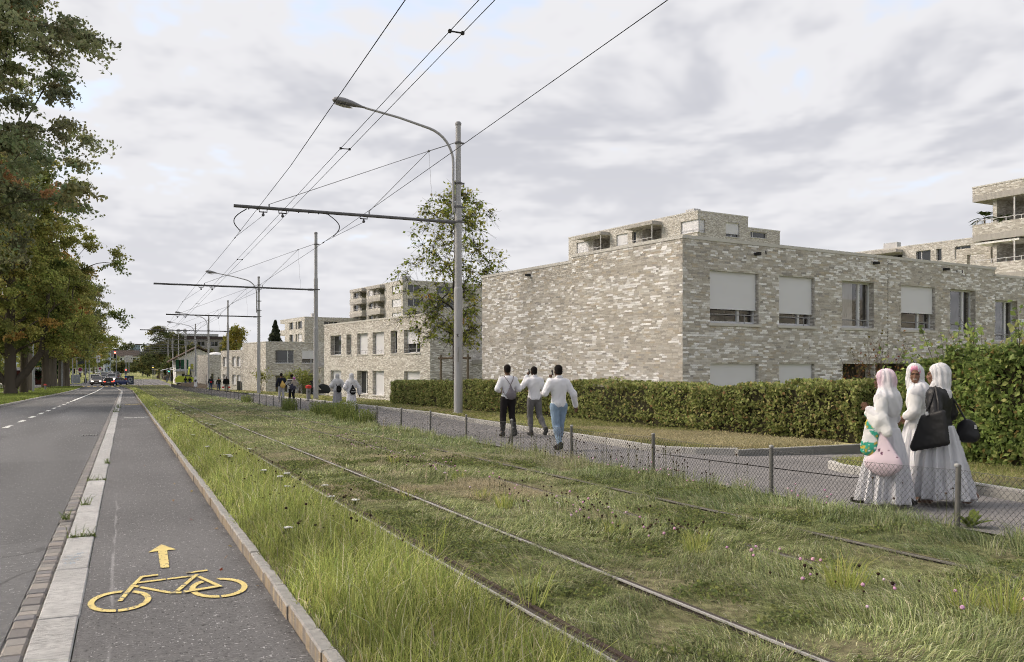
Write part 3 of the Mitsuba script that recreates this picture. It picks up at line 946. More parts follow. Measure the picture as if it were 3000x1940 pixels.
s1.panel('L', 14.27, 17.84, 11.6, 12.4, t=3.0, to=bz)
s1.panel('L', 14.27, 17.84, 8.7, 9.98, t=3.0, to=bz)
s1.panel('L', 14.27, 17.84, -2.5, 7.0, t=3.0, to=bz)
part(s1.k, 'corner_balcony', bz, 'brick')
sn = MB((0.5, 0.5, 0.5))
s1.lbox(sn, 'R', 3.2, 4.2, 4.0, 5.0, 12.4, 13.6)
part(s1.k, 'roof_vent', sn)
s1.done()

# --- tall tower behind the middle house
t1 = House('brick_tower', 'tall brick apartment tower with stacked balconies, behind the middle house', (53.38, 179.64))
HOL, WT = [], []
for z0 in (16.9, 14.0, 11.1, 8.2):
    WT += [(24.78, 27.52, z0, z0 + 1.65), (16.09, 18.49, z0, z0 + 1.65), (14.29, 15.23, z0, z0 + 1.65), (0.8, 5.53, z0, z0 + 1.65)]
    HOL += [(19.78, 23.51, z0 - 0.5, z0 + 1.75), (9.34, 13.05, z0 - 0.5, z0 + 1.75)]
t1.panel('L', 0.36, 29.45, -2.5, 19.35, WT + HOL)
WTR = [(1.2, 4.0, z0, z0 + 1.65) for z0 in (16.9, 14.0, 11.1)] + [(8.0, 12.0, z0, z0 + 1.65) for z0 in (16.9, 14.0, 11.1)]
t1.panel('R', 0, 22, -2.5, 19.35, WTR)
t1.panel('R', 0.4, 14, -2.5, 19.2, off=29.1)
t1.coping('L', -0.03, 29.5, 19.35, 0.14)
t1.coping('R', 0.42, 22, 19.35, 0.14)
t1.lbox(t1.cop, 'R', 0.3, 21, 0.3, 29, 19.0, 19.15, (0.2, 0.2, 0.2))
for w_ in WT:
    wide = w_[1] - w_[0] > 4
    t1.window('L', *w_, 0.3, 1.0 if (wide or (w_[0] == 16.09 and w_[2] > 16)) else 0, rail=False, mull=(0.5,) if wide else ())
for w_ in WTR:
    t1.window('R', *w_, 0.2, 0, mull=(0.5,), rail=False)
for a, b, z0, z1 in HOL:
    lg = MB((0.16, 0.14, 0.115))
    t1.lbox(lg, 'L', a - 0.1, b + 0.1, 2.2, 2.3, z0, z1)
    t1.lbox(lg, 'L', a - 0.1, a - 0.02, 0.37, 2.2, z0, z1)
    part(t1.k, 'loggia_wall', lg, 'brick')
for z0 in (16.9, 14.0, 11.1, 8.2):
    for a, b in ((19.78, 27.09), (9.34, 16.8)):
        balcony(t1, 'L', a, b, z0 - 0.45, 1.1, 2.2, 0.75, 0.55)
for a, b in ((19.78, 27.09), (9.34, 16.8)):
    balcony(t1, 'L', a, b, 19.2, 1.1, 2.2, 0.65, 0, False)
rv = MB((0.45, 0.45, 0.45))
t1.lbox(rv, 'R', 1.0, 3.0, 2.5, 3.5, 19.4, 20.6)
part(t1.k, 'roof_vent', rv)
t1.lbox(t1.wall, 'L', 29.45, 46.0, 0.2, 12, -2.5, 12.4)
t1.coping('L', 29.45, 46.0, 12.4, 0.14, off=0.2)
t1.done()

# --- upper block behind the near house
KB = 100 / 70
zb_ = lambda z: 1.45 + (z - 1.45) * KB
b2 = House('brick_block', 'brick block with corner window and two small canopied balconies, above the near roof', (0.0 + 41.41 * KB, 58.31 * KB))
top = zb_(13.62)
WB = [(x0 * KB, x1 * KB, zb_(12.05) + dz, zb_(13.04) + dz) for dz in (0, -2.85) for x0, x1 in ((14.33, 16.2), (8.66, 10.22), (7.52, 8.05), (0.0, 1.93))]
HB = [(x0 * KB, x1 * KB, zb_(13.1) - 2.3 + dz, zb_(13.1) + dz) for dz in (0, -2.85) for x0, x1 in ((11.14, 13.6), (4.24, 6.7))]
b2.panel('L', 0.0, 17.49 * KB, -2.5, top, WB + HB)
WBR = [(0.36, 0.81 * KB, zb_(12.0) + dz, zb_(13.05) + dz) for dz in (0, -2.85)] + [(3.06 * KB, 4.61 * KB, zb_(11.9) + dz, zb_(13.05) + dz) for dz in (0, -2.85)]
b2.panel('R', 0.36, 5.6 * KB, -2.5, top, WBR)
b2.panel('R', 5.6 * KB, 9.4 * KB, -2.5, zb_(12.75), [(5.9 * KB, 7.8 * KB, zb_(12.05), zb_(12.55))])
b2.panel('R', 0.4, 10, -2.5, top, off=17.2 * KB)
b2.panel('L', 0.4, 17 * KB, -2.5, zb_(12.6), off=9.0 * KB)
b2.lbox(b2.cop, 'R', 0.3, 5.6 * KB, 0.3, 17.3 * KB, top - 0.4, top - 0.2, (0.2, 0.2, 0.2))
b2.lbox(b2.cop, 'R', 5.6 * KB, 9.3 * KB, 0.3, 17 * KB, zb_(12.5), zb_(12.6), (0.2, 0.2, 0.2))
b2.coping('L', -0.035, 17.52 * KB, top, 0.16)
b2.coping('R', 0.42, 5.62 * KB, top, 0.16)
b2.coping('R', 5.6 * KB, 9.42 * KB, zb_(12.75), 0.15)
for w_ in WB:
    b2.window('L', *w_, 0.25, 0 if w_[0] == 7.52 * KB else 1.0, rail=w_[0] < 1)
for w_ in WBR:
    b2.window('R', *w_, 0.25, 1.0 if w_[0] < 1 else 0.78, rail=w_[0] < 1, mull=(0.5,) if w_[0] > 1 else ())
b2.window('R', 5.9 * KB, 7.8 * KB, zb_(12.05), zb_(12.55), 0.2, 0, mull=(0.2,), rail=False)
for a, b, z0, z1 in HB:
    lg = MB((0.2, 0.18, 0.15))
    b2.lbox(lg, 'L', a - 0.1, b + 0.1, 2.2, 2.3, z0, z1)
    b2.lbox(lg, 'L', a - 0.1, a - 0.02, 0.37, 2.2, z0, z1)
    b2.lbox(lg, 'L', b + 0.02, b + 0.1, 0.37, 2.2, z0, z1)
    part(b2.k, 'loggia_wall', lg, 'brick')
for a, b in ((11.14 * KB, 15.0 * KB), (4.24 * KB, 8.0 * KB)):
    balcony(b2, 'L', a, b, zb_(13.42), 1.5, 2.2, 0.42, 0, False)
    k_ = balcony(b2, 'L', a, b, zb_(13.1) - 2.35, 1.5, 2.2, 0.5, 0.5)
    po = MB((0.55, 0.55, 0.55))
    b2.lbox(po, 'L', a + 0.1, a + 0.17, -1.40, -1.33, zb_(13.1) - 2.3, zb_(13.1))
    part(k_, 'post', po)
hd = MB((0.5, 0.5, 0.5))
b2.lbox(hd, 'R', 0.6, 1.6, 1.2, 2.6, top, top + 0.6)
part(b2.k, 'roof_vent', hd)
b2.done()

# --- tower at the right edge with deep corner balconies, and the long block beside it
w1 = House('brick_tower', 'brick tower with deep overhanging corner balconies at the right edge', (56.9, 46.1), math.radians(5.5))
w1.panel('L', -30, -1.57, -2.0, 14.3, [(-4.3, -3.1, z0, z0 + 2.2) for z0 in (10.9, 8.0)], off=2.6)
w1.panel('R', 0.4, 14, -2.0, 14.3, off=-1.6, t=0.3)
for z0 in (10.9, 8.0):
    w1.window('L', -4.3, -3.1, z0, z0 + 2.2, 0.2, 0, rail=False, sill=False, off=2.6, mull=(0.5,))
for zs, pz in ((13.42, 0.55), (10.5, 0.78), (7.6, 0.78)):
    k_ = part(w1.k, 'balcony', (lambda m: (w1.lbox(m, 'L', -30, 0.0, 0, 2.6, zs, zs + 0.46), w1.lbox(m, 'L', -1.57, 0.0, 2.6, 9.0, zs, zs + 0.46), m)[2])(MB()), 'concrete')
    p = MB()
    w1.panel('L', -30, 0.0, zs + 0.46, zs + 0.46 + pz, t=0.22, to=p)
    w1.panel('R', 0.0 + 0.22, 9.0, zs + 0.46, zs + 0.46 + pz, off=-0.22, t=0.22, to=p)
    part(k_, 'parapet', p, 'brick')
    if zs < 13:
        r = MB((0.52, 0.52, 0.54))
        zt = zs + 0.46 + pz
        for s_ in np.arange(-8, 0.0, 1.1):
            w1.lbox(r, 'L', s_, s_ + 0.04, 0.08, 0.12, zt, zt + 0.26)
        w1.lbox(r, 'L', -9, -0.05, 0.07, 0.12, zt + 0.26, zt + 0.30)
        part(k_, 'rail', r, 'vc_satin')
        pp = MB((0.6, 0.6, 0.6))
        w1.lbox(pp, 'L', -3.1, -3.02, 0.1, 0.18, zt, zs + 2.95)
        part(k_, 'post', pp)
    else:
        w1.coping('L', -30, 0.03, zs + 0.46 + pz, 0.1)
aw = MB((0.72, 0.72, 0.72))
w1.lbox(aw, 'L', -3.4, -0.15, 0.1, 2.3, 10.28, 10.42)
part(w1.k, 'awning', aw)
w1.panel('L', 0.4, 3.2, -2.0, 10.5, [(0.9, 2.3, 8.3, 10.0)], off=2.8)
w1.done()
KA = 115 / 68
za = lambda z: 1.45 + (z - 1.45) * KA
w2 = House('brick_block', 'long pale brick block with curtained windows, left of the right edge tower', (59.55 * KA, 48.21 * KA))
WW = [(x0 * KA, x1 * KA, za(9.79), za(10.74)) for x0, x1 in ((3.49, 4.78), (2.55, 3.0), (0.18, 1.47))]
w2.panel('L', -6, 11.5 * KA, -2, za(11.2), WW + [(5.98 * KA, 7.6 * KA, za(9.4), za(10.75))])
w2.panel('R', -6, 16, -2, za(11.1), off=11.2 * KA)
w2.coping('L', -6, 11.6 * KA, za(11.2), 0.16)
for w_ in WW:
    w2.window('L', *w_, 0.3, 0, mull=(0.68,) if w_[0] != 2.55 * KA else (), rail=False)
balcony(w2, 'L', 5.98 * KA, 8.23 * KA, za(11.02), 1.5, 2.2, 0.4, 0, False)
lg = MB((0.07, 0.065, 0.06))
w2.lbox(lg, 'L', 5.5 * KA, 8.0 * KA, 2.2, 2.3, za(9.3), za(10.8))
part(w2.k, 'loggia_wall', lg)
hd = MB((0.5, 0.5, 0.5))
w2.lbox(hd, 'L', 7.3 * KA, 8.6 * KA, 2.0, 2.9, za(11.2), za(11.9))
part(w2.k, 'roof_vent', hd)
w2.done()
# palms in pots on the tower balcony are added with the plants

# --- the brick house across the garden path, right of the frame, that the near windows mirror
o1 = House('brick_house', 'brick house outside the picture on the right, mirrored in the window panes', (15.21 + 20 * 0.1444 + 43 * 0.9895, 22.17 - 20 * 0.9895 + 43 * 0.1444), BA + PI)
WO = [(x, x + 2.0, z, z + 1.6) for x in (2, 6, 10.5, 15, 19) for z in (-0.3, 2.7)]
fr_ = MB()
o1.panel('R', 0, 24, -0.9, 6.0, WO)
for w_ in WO:
    o1.window('R', *w_, 0.1, 0.6, rail=False)
o1.coping('R', 0, 24, 6.0)
o1.lbox(o1.wall, 'R', 0, 24, 0.5, 6.0, -0.9, 5.9)
o1.done()
# ---------------------------------------------------------------- tram poles, lamps, wires
STEEL_D = (0.10, 0.10, 0.105)
PV, PU0, PDU = 11.6, 31.7, 27.4
NPOLE = 13


def lamp_head(m, p, d, s=1.0):
    """A street lamp head: flattened drop, its tip at p + d * length."""
    L_, n = 1.15 * s, 14
    d = np.array(d, float)
    d /= np.linalg.norm(d)
    side = np.cross(d, [0, 0, 1.0])
    side /= np.linalg.norm(side)
    up = np.cross(side, d)
    prof = [(0.0, 0.05), (0.08, 0.055), (0.2, 0.09), (0.4, 0.15), (0.65, 0.19), (0.85, 0.175), (0.95, 0.12), (1.0, 0.02)]
    ang = np.arange(n) * 2 * PI / n
    v = []
    for t, r in prof:
        c = np.array(p) + d * L_ * t
        for a in ang:
            hgt = math.sin(a) * r * (0.85 if math.sin(a) > 0 else 0.42)
            v.append(c + side * math.cos(a) * r * s + up * (hgt + 0.0) * s)
    f = [[i * n + j, (i + 1) * n + j, (i + 1) * n + (j + 1) % n, i * n + (j + 1) % n] for i in range(len(prof) - 1) for j in range(n)]
    m.add(v, f)


POLE_LABEL = ['nearest tram pole with a street lamp arm, in front of the young tree', 'second tram pole, without a lamp, left of the middle brick house']
ORD = ['first', 'second', 'third', 'fourth', 'fifth', 'sixth', 'seventh', 'eighth', 'ninth', 'tenth', 'eleventh', 'twelfth', 'thirteenth']
for k in range(NPOLE):
    u = PU0 + PDU * k
    z0 = Z(u)
    lamp = k % 2 == 0 if k < 5 else k in (5, 6, 8, 9, 11)
    lab = POLE_LABEL[k] if k < 2 else f'{ORD[k]} tram pole from the front, ' + ('carrying a curved street lamp arm' if lamp else 'without a lamp, only a wire beam')
    t = thing('tram_pole', lab, 'pole', 'grey tram poles along the footpath')
    sd = 20 if k < 3 else 10
    h = 11.1
    m = MB()
    m.lathe([(0.165, -0.3), (0.165, 4.78), (0.160, 4.86), (0.138, 4.9), (0.132, 8.05), (0.118, 8.15), (0.105, 8.18), (0.10, h - 0.02)], (PV, u, z0), sd)
    part(t, 'shaft', m, 'steel', smooth=28)
    m = MB((0.22, 0.22, 0.23)).lathe([(0.115, h - 0.05), (0.118, h + 0.04), (0.07, h + 0.09), (0.01, h + 0.1)], (PV, u, z0), sd)
    part(t, 'cap', m, 'vc_satin', True)
    if k < 4:
        m = MB((0.40, 0.39, 0.37)).lathe([(0.24, -0.1), (0.24, 0.07), (0.2, 0.10), (0.16, 0.10)], (PV, u, z0 + 0.05), 16)
        part(t, 'foot', m)
    if k == 0:
        m = MB((0.06, 0.06, 0.065)).box((-0.075, -0.01, -0.05), (0.075, 0.004, 0.05), rz=0.35, at=(PV - 0.055, u - 0.160, z0 + 3.07))
        kk = part(t, 'number_plate', m, 'vc_satin')
        tm = meshkit.text_mesh('284', 0.055, 0.003, True)
        M = RZ(0.35, (PV - 0.055, u - 0.160, z0 + 3.07)) @ np.array([[1, 0, 0, -0.05], [0, 0, 1, -0.016], [0, 1, 0, -0.027], [0, 0, 0, 1]])
        part(kk, 'digits', MB((0.6, 0.6, 0.6)).add(np.array(tm.vertices) @ M[:3, :3].T + M[:3, 3], np.array(tm.faces)[:, ::-1]))
        m = MB((0.27, 0.27, 0.275)).box((-0.055, -0.012, -0.28), (0.055, 0.004, 0.28), rz=0.35, at=(PV - 0.055, u - 0.158, z0 + 2.35))
        part(t, 'hatch', m, 'vc_satin')
    zb = z0 + 7.38
    # beam across both tracks, with collar, hangers, stays
    m = MB(STEEL_D)
    m.tube([(PV - 0.08, u, zb - 0.02), (3.42 if k % 2 == 0 else 1.62, u, zb + 0.03)], 0.058, 10)
    m.tube([(PV - 0.5, u, zb - 0.02), (PV - 0.2, u, zb - 0.02)], 0.075, 10)
    kb = part(t, 'beam', m, 'vc_satin', True)
    m = MB(STEEL_D)
    for zz, rr in ((zb, 0.155), (z0 + 10.38, 0.125)) + (((z0 + 8.85, 0.135), (z0 + 7.95, 0.15)) if lamp else ()):
        m.lathe([(rr, -0.04), (rr + 0.012, -0.03), (rr + 0.012, 0.03), (rr, 0.04)], (PV, u, zz), 12)
        m.box((rr - 0.02, -0.03, -0.03), (rr + 0.11, 0.03, 0.03), at=(PV, u, zz))
    part(t, 'collar', m, 'vc_satin')
    st = MB((0.14, 0.14, 0.145))
    top = np.array([PV - 0.12, u, z0 + 10.38])
    kn = top + np.array([-1.05, 0, -0.42])
    st.tube([top, kn], 0.016, 5)
    st.ball(kn, 0.05)
    for x in (4.6, 8.15):
        st.tube([kn, (x, u, zb + 0.16)], 0.011, 4)
        st.tube([(x, u, zb + 0.17), (x, u, zb)], 0.025, 5)
    st.tube([kn, (PV - 1.0, u, zb + 0.05)], 0.006, 3)
    part(kb, 'stay', st, 'vc_satin')
    for x in (4.4, 5.06, 7.95):
        hg = MB((0.07, 0.07, 0.075))
        hg.tube([(x - 0.13, u, zb), (x - 0.13, u, zb - 0.12), (x + 0.13, u, zb - 0.12), (x + 0.13, u, zb)], 0.022, 4)
        hg.tube([(x, u, zb - 0.1), (x, u, zb - 0.24)], 0.03, 5)
        hg.ball((x, u, zb - 0.22), 0.055)
        part(kb, 'hanger', hg, 'vc_satin')
    if k == 0:
        for x in (3.9, 4.2, 5.6, 5.95, 6.3, 6.6):
            part(kb, 'clip', MB((0.07, 0.07, 0.075)).tube([(x, u, zb - 0.0), (x + 0.03, u, zb)], 0.07, 8), 'vc_satin')
    if lamp:
        m = MB()
        pts = [(PV - 0.2, u, z0 + 7.75)] + [(PV - 0.2, u, z0 + zz) for zz in (8.2, 8.8, 9.3)]
        for t_ in np.linspace(0, 1, 9):
            a = t_ * math.radians(76)
            pts.append((PV - 0.2 - 1.25 * (1 - math.cos(a)), u, z0 + 9.6 + 1.25 * math.sin(a)))
        e = np.array(pts[-1])
        d = np.array([-math.sin(math.radians(77)), 0, math.cos(math.radians(77))])
        pts += [e + d * 0.5, e + d * 1.2, e + np.array([-2.45, 0, 0.48])]
        m.tube(pts, [0.05] * (len(pts) - 3) + [0.046, 0.042, 0.04], 10)
        ka = part(t, 'lamp_arm', m, 'steel', True)
        hd = MB((0.19, 0.19, 0.20))
        lamp_head(hd, pts[-1], (-1, 0, 0.13), 1.05)
        part(ka, 'lamp_head', hd, 'vc_satin', True)
        gl = MB((0.32, 0.32, 0.31))
        e = np.array(pts[-1]) + np.array([-0.80, 0, 0.025])
        n = 14
        ang = np.arange(n) * 2 * PI / n
        gl.add(np.vstack([np.stack([e[0] + 0.34 * np.cos(ang), u + 0.145 * np.sin(ang), e[2] - 0.045 - 0.05 * np.cos(ang)], 1), e - [0, 0, 0.10]]), [[i, (i + 1) % n, n] for i in range(n)])
        part(ka, 'lens', gl, 'vc_gloss')

# contact wires and feeder cables, from behind the camera to the far end
def wire(label, pts, r, name='contact_wire'):
    k = thing(name, label, 'wire')
    part(k, 'strand', MB((0.035, 0.033, 0.033)).tube(pts, r, 4))
    return k


def wpts(vf, hf):
    us_ = np.concatenate([np.arange(-20, 380, 13.7)])
    return [(vf(u), u, Z(u) + hf(u)) for u in us_]


def zig(v0, amp):
    return lambda u: v0 + amp * math.cos((u - PU0) / PDU * PI)


W1 = lambda u: np.interp(u, [-20, 11.2, 20.7, 31.7, 59.1, 86.5, 114, 141, 400], [3.0, 3.28, 3.55, 3.65, 3.4, 3.65, 3.4, 3.6, 3.5])
W4 = lambda u: np.interp(u, [-20, 9.8, 14.8, 31.7, 59.1, 86.5, 114, 141, 400], [6.2, 6.44, 6.52, 6.83, 6.5, 6.8, 6.5, 6.7, 6.6])
hW = lambda u: np.interp(u, [-20, 10, 31.7, 60, 400], [6.25, 6.33, 6.55, 6.5, 6.4])
kw1 = wire('overhead contact wire above the near track, leftmost of the wires', wpts(W1, hW), 0.0085)
kw4 = wire('overhead contact wire above the far track, rightmost of the wires', wpts(W4, hW), 0.0085)
feed = lambda dv: wpts(lambda u: 5.16 + dv, lambda u: 7.33)
kf = wire('left strand of the paired feeder cable between the contact wires', feed(-0.115), 0.009, 'feeder_cable')
wire('right strand of the paired feeder cable between the contact wires', feed(0.115), 0.009, 'feeder_cable')
for k in range(NPOLE):
    u = PU0 + PDU * k
    zb = Z(u) + 7.38
    if k < 4:
        for key, W, xs in ((kw1, W1, 4.4), (kw4, W4, 7.95)):
            m = MB((0.04, 0.04, 0.04))
            x = float(W(u))
            zz = Z(u) + float(hW(u))
            if k == 0:
                s_ = -1 if key == kw1 else 1
                x0 = xs - 0.55 if key == kw1 else xs - 1.3
                t_ = np.linspace(0, 1, 12)
                pts = np.stack([x0 + (x - x0) * t_ + s_ * 0.32 * np.sin(t_ * PI), np.full(12, u), zb - 0.05 + (zz - zb + 0.05) * t_], 1)
                m.tube(pts, 0.018, 5)
            du = 2.2 if k else 1.6
            z2 = Z(u + du) + float(hW(u + du))
            m.tube([(xs, u, zb - 0.24), (float(W(u + du)), u + du, z2 + 0.03)], 0.008, 4)
            m.tube([(float(W(u + du)), u + du - 0.14, z2 + 0.01), (float(W(u + du)), u + du + 0.14, z2 + 0.01)], 0.02, 5)
            part(key, 'dropper', m)
    for du in ((13.5, -17.5, -9.2) if k == 0 else (13.7,)):
        m = MB((0.05, 0.05, 0.05))
        zz = Z(u + du) + 7.33
        m.box((5.02, u + du - 0.03, zz - 0.025), (5.07, u + du + 0.03, zz + 0.025)).box((5.25, u + du - 0.03, zz - 0.025), (5.30, u + du + 0.03, zz + 0.025)).box((5.07, u + du - 0.012, zz - 0.01), (5.25, u + du + 0.012, zz + 0.01))
        if k < 4:
            part(kf, 'clamp', m)
# ---------------------------------------------------------------- trees, hedges, shrubs
def leaf_quads(c, size, up=0.5, rg=rng, droop=0.3):
    """Kite-shaped leaves at the points c: vertices and triangles (two each, folded along the midrib)."""
    n = len(c)
    d = rg.normal(size=(n, 3))
    d[:, 2] -= droop
    d /= np.linalg.norm(d, axis=1, keepdims=True)
    nn = rg.normal(size=(n, 3))
    nn[:, 2] += up * 2
    s = np.cross(d, nn)
    s /= np.linalg.norm(s, axis=1, keepdims=True) + 1e-9
    nn = np.cross(s, d)
    L_ = (size * rg.uniform(0.65, 1.25, n))[:, None]
    w = L_ * 0.36
    b = c - d * L_ * 0.5
    v = np.stack([b, b + d * L_ * 0.45 + s * w + nn * w * 0.35, b + d * L_, b + d * L_ * 0.45 - s * w + nn * w * 0.35], 1)
    i = np.arange(n)[:, None] * 4
    f = np.concatenate([i + [0, 1, 2], i + [0, 2, 3]], 0)
    return v.reshape(-1, 3), f


def tones(n, palette, weights, var=0.22, rg=rng):
    p = np.array(palette, float)[rg.choice(len(palette), n, p=np.array(weights) / np.sum(weights))]
    return p * rg.uniform(1 - var, 1 + var, (n, 1)) * rg.uniform(0.94, 1.06, (n, 3))


def tree(name, label, at, h, crown, rad, ncl, leaves, lsize, pal, wts, trunk_r, seed, cat='tree', bark=(0.10, 0.085, 0.07), spread=0.75, flat=0.55, group=None, fork=None, tips=True, lean=(0, 0), keep=None):
    """at: foot; crown: (base height, widest height); rad: crown radius."""
    rg = np.random.default_rng(seed)
    x, y = at
    z = Z(y) + 0.02
    k = thing(name, label, cat, group)
    c0, cw = crown
    # trunk nodes
    nodes, par = [np.array([0, 0, -0.3])], [-1]
    nt = 9
    wob = rg.normal(size=(nt, 2)) * 0.05 * h / 10
    for i in range(1, nt):
        t = i / (nt - 1)
        nodes.append(np.array([lean[0] * t + wob[i, 0] * t, lean[1] * t + wob[i, 1] * t, t * h * 0.88]))
        par.append(i - 1)
    # cluster centres in the crown's volume
    cl = []
    while len(cl) < ncl:
        zz = rg.uniform(c0, h)
        t = (zz - cw) / (h - cw) if zz > cw else (cw - zz) / (cw - c0 + 1e-6)
        R = rad * math.sqrt(max(0.0, 1 - t ** 2)) if zz > cw else rad * math.sqrt(max(0, 1 - 0.8 * t ** 2))
        a = rg.uniform(0, 2 * PI)
        lob = 0.78 + 0.30 * math.sin(3 * a + seed) * math.sin(zz * 0.9 + seed) + 0.14 * math.sin(5 * a + zz)
        r = R * lob * rg.uniform(0.0, 1) ** 0.42
        p = np.array([r * math.cos(a) + lean[0] * 0.6, r * math.sin(a) + lean[1] * 0.6, zz])
        if keep is None or keep(p + np.array([x, y, 0])):
            cl.append(p)
    cl = np.array(cl)
    order = np.argsort(np.hypot(cl[:, 0], cl[:, 1]) + 0.25 * np.abs(cl[:, 2] - cw))
    tip = []
    for q in cl[order]:
        P = np.array(nodes)
        dv = q - P
        cost = np.linalg.norm(dv, axis=1) + 1.6 * np.maximum(0, P[:, 2] - q[2] + 0.25 * np.hypot(dv[:, 0], dv[:, 1])) + 100 * (P[:, 2] < c0 * 0.55)
        j = int(np.argmin(cost))
        L_ = np.linalg.norm(q - P[j])
        ns = max(2, int(L_ / 0.9) + 1)
        pj = j
        sag = 0.10 * L_
        side = rg.normal(size=3) * 0.07 * L_
        for s_ in range(1, ns + 1):
            t = s_ / ns
            pt = P[j] + (q - P[j]) * t + np.array([0, 0, sag]) * math.sin(PI * t) + side * math.sin(PI * t)
            nodes.append(pt)
            par.append(pj)
            pj = len(nodes) - 1
        tip.append(pj)
    P, par = np.array(nodes), np.array(par)
    wgt = np.zeros(len(P))
    wgt[tip] = 1.0
    for i in range(len(P) - 1, 0, -1):
        wgt[i] += 0.04
        wgt[par[i]] += wgt[i]
    rr = trunk_r * (wgt / wgt[0]) ** 0.52
    rr[:nt] = np.maximum(rr[:nt], trunk_r * np.linspace(1, 0.25, nt) * 0.8)
    rr[0] *= 1.4
    wood = MB(bark)
    kids = {}
    for i in range(1, len(P)):
        kids.setdefault(par[i], []).append(i)
    done = set()

    def chain(i0, i):
        pts, rs = [P[i0]], [min(rr[i0], rr[i] * 1.25)]
        while True:
            pts.append(P[i])
            rs.append(rr[i])
            ch = kids.get(i, [])
            if not ch:
                break
            big = max(ch, key=lambda c: rr[c])
            for c in ch:
                if c != big:
                    todo.append((i, c))
            i = big
        return np.array(pts), np.array(rs)

    todo = [(0, 1)]
    tr = None
    while todo:
        i0, i = todo.pop()
        pts, rs = chain(i0, i)
        pts = pts + np.array([x, y, z])
        sd = 9 if rs[0] > 0.12 else (5 if rs[0] > 0.04 else 3)
        if tr is None:
            tm = MB(bark)
            tm.tube(pts, np.maximum(rs, 0.012), 10, cap=False)
            v, f, c = tm.get()
            dv = meshkit.fbm(v * np.array([5, 5, 1.3]), 3)
            c = c * (0.65 + 0.7 * dv)[:, None]
            tr = MB()
            tr.add(v, f, c)
            if fork is not None:
                for a_, b_, ra, rb in fork:
                    tr.tube([np.array(a_) + (x, y, z), (np.array(a_) + b_) / 2 + (x, y, z) + (0.1, 0, 0), np.array(b_) + (x, y, z)], [ra, (ra + rb) / 2, rb], 9, np.array(bark) * 0.8)
        else:
            wood.tube(pts, np.maximum(rs, 0.008), sd, np.array(bark) * rg.uniform(0.7, 1.1), cap=False)
    part(k, 'trunk', tr, 'vc_matte', True)
    # leaves
    per = leaves // ncl
    cid = np.repeat(np.arange(len(tip)), per)
    sp = spread * rg.uniform(0.6, 1.35, len(tip))[cid]
    out = np.stack([P[tip][:, 0], P[tip][:, 1], np.zeros(len(tip))], 1)
    out /= np.linalg.norm(out, axis=1, keepdims=True) + 1e-6
    # leaves hang in rows along short twigs that spray out of each branch end
    NT = 12
    td = rg.normal(size=(len(tip), NT, 3)) * np.array([1, 1, flat]) + 0.75 * out[:, None]
    td /= np.linalg.norm(td, axis=2, keepdims=True)
    tl = rg.uniform(0.7, 2.1, (len(tip), NT)) * (spread * rg.uniform(0.7, 1.3, len(tip)))[:, None]
    ti = rg.integers(0, NT, len(cid))
    tt = rg.random(len(cid)) ** 0.8
    dd, ll = td[cid, ti], tl[cid, ti]
    off = dd * (ll * tt)[:, None] + rg.normal(size=(len(cid), 3)) * lsize * np.array([0.62, 0.62, 0.45])
    off[:, 2] -= 0.30 * ll * tt ** 2
    c = P[tip][cid] + off + np.array([x, y, z])
    if h > 9 and lsize < 0.29:
        for i in range(len(tip)):
            for j in range(0, NT, 1 if lsize < 0.2 else 2):
                b = P[tip][i] + np.array([x, y, z])
                e = td[i, j] * tl[i, j]
                wood.tube([b, b + e * 0.5 - (0, 0, 0.075 * tl[i, j]), b + e - (0, 0, 0.3 * tl[i, j])], [0.012, 0.009, 0.004] if lsize > 0.2 else [0.008, 0.006, 0.003], 3, np.array(bark) * 0.8, cap=False)
    v, f = leaf_quads(c, lsize, 0.5, rg, 0.5)
    ctone = tones(len(tip), pal, wts, 0.12, rg)
    col = ctone[cid] * rg.uniform(0.72, 1.3, (len(c), 1)) * rg.uniform(0.93, 1.07, (len(c), 3))
    cr = MB().add(v, f, np.repeat(col, 4, 0))
    part(k, 'branch', wood, 'vc_matte', True, kind='stuff')
    part(k, 'crown', cr, 'vc_leaf', kind='stuff')
    return k


GREEN = [(0.20, 0.235, 0.08), (0.29, 0.315, 0.10), (0.38, 0.385, 0.13), (0.45, 0.33, 0.11), (0.5, 0.26, 0.10)]
DUSK = [(0.23, 0.255, 0.15), (0.29, 0.31, 0.175), (0.36, 0.36, 0.18), (0.50, 0.29, 0.15)]
ROW = 'maples and planes along the left side of the road'
tree('maple_tree', 'huge maple overhanging the road at the top left, a few leaves turning orange', (-10.4, 57), 32, (7.5, 19), 10.6, 440, 140000, 0.25, DUSK, [5, 5, 2, 0.5], 0.5, 3, spread=0.95, flat=0.42, group=ROW)
tree('maple_tree', 'broad maple with a forked hollow trunk at the left edge', (-10.1, 97.8), 24.5, (4.5, 11), 9.6, 340, 90000, 0.28, GREEN, [3, 5, 3, 0.7, 0.1], 0.52, 8, spread=0.95, flat=0.45, group=ROW,
     fork=[((0, 0, 0.6), (2.6, 0, 4.2), 0.45, 0.3), ((2.6, 0, 4.2), (3.2, 0.3, 10), 0.3, 0.16), ((0, 0, 0.6), (-2.2, 0.2, 3.4), 0.35, 0.22)])
tree('maple_tree', 'slim dark trunked maple right beside the forked one', (-9.6, 104.5), 20, (6, 12), 6.5, 150, 26000, 0.27, GREEN, [2, 5, 4, 1, 0.1], 0.36, 12, spread=0.9, flat=0.45, group=ROW)
tree('plane_tree', 'straight slender plane with its bare trunk near the tall white post', (-11.2, 128), 21, (6.5, 12), 7, 140, 24000, 0.30, GREEN, [2, 5, 4, 0.7, 0.1], 0.36, 15, spread=0.9, group=ROW, bark=(0.15, 0.13, 0.11))
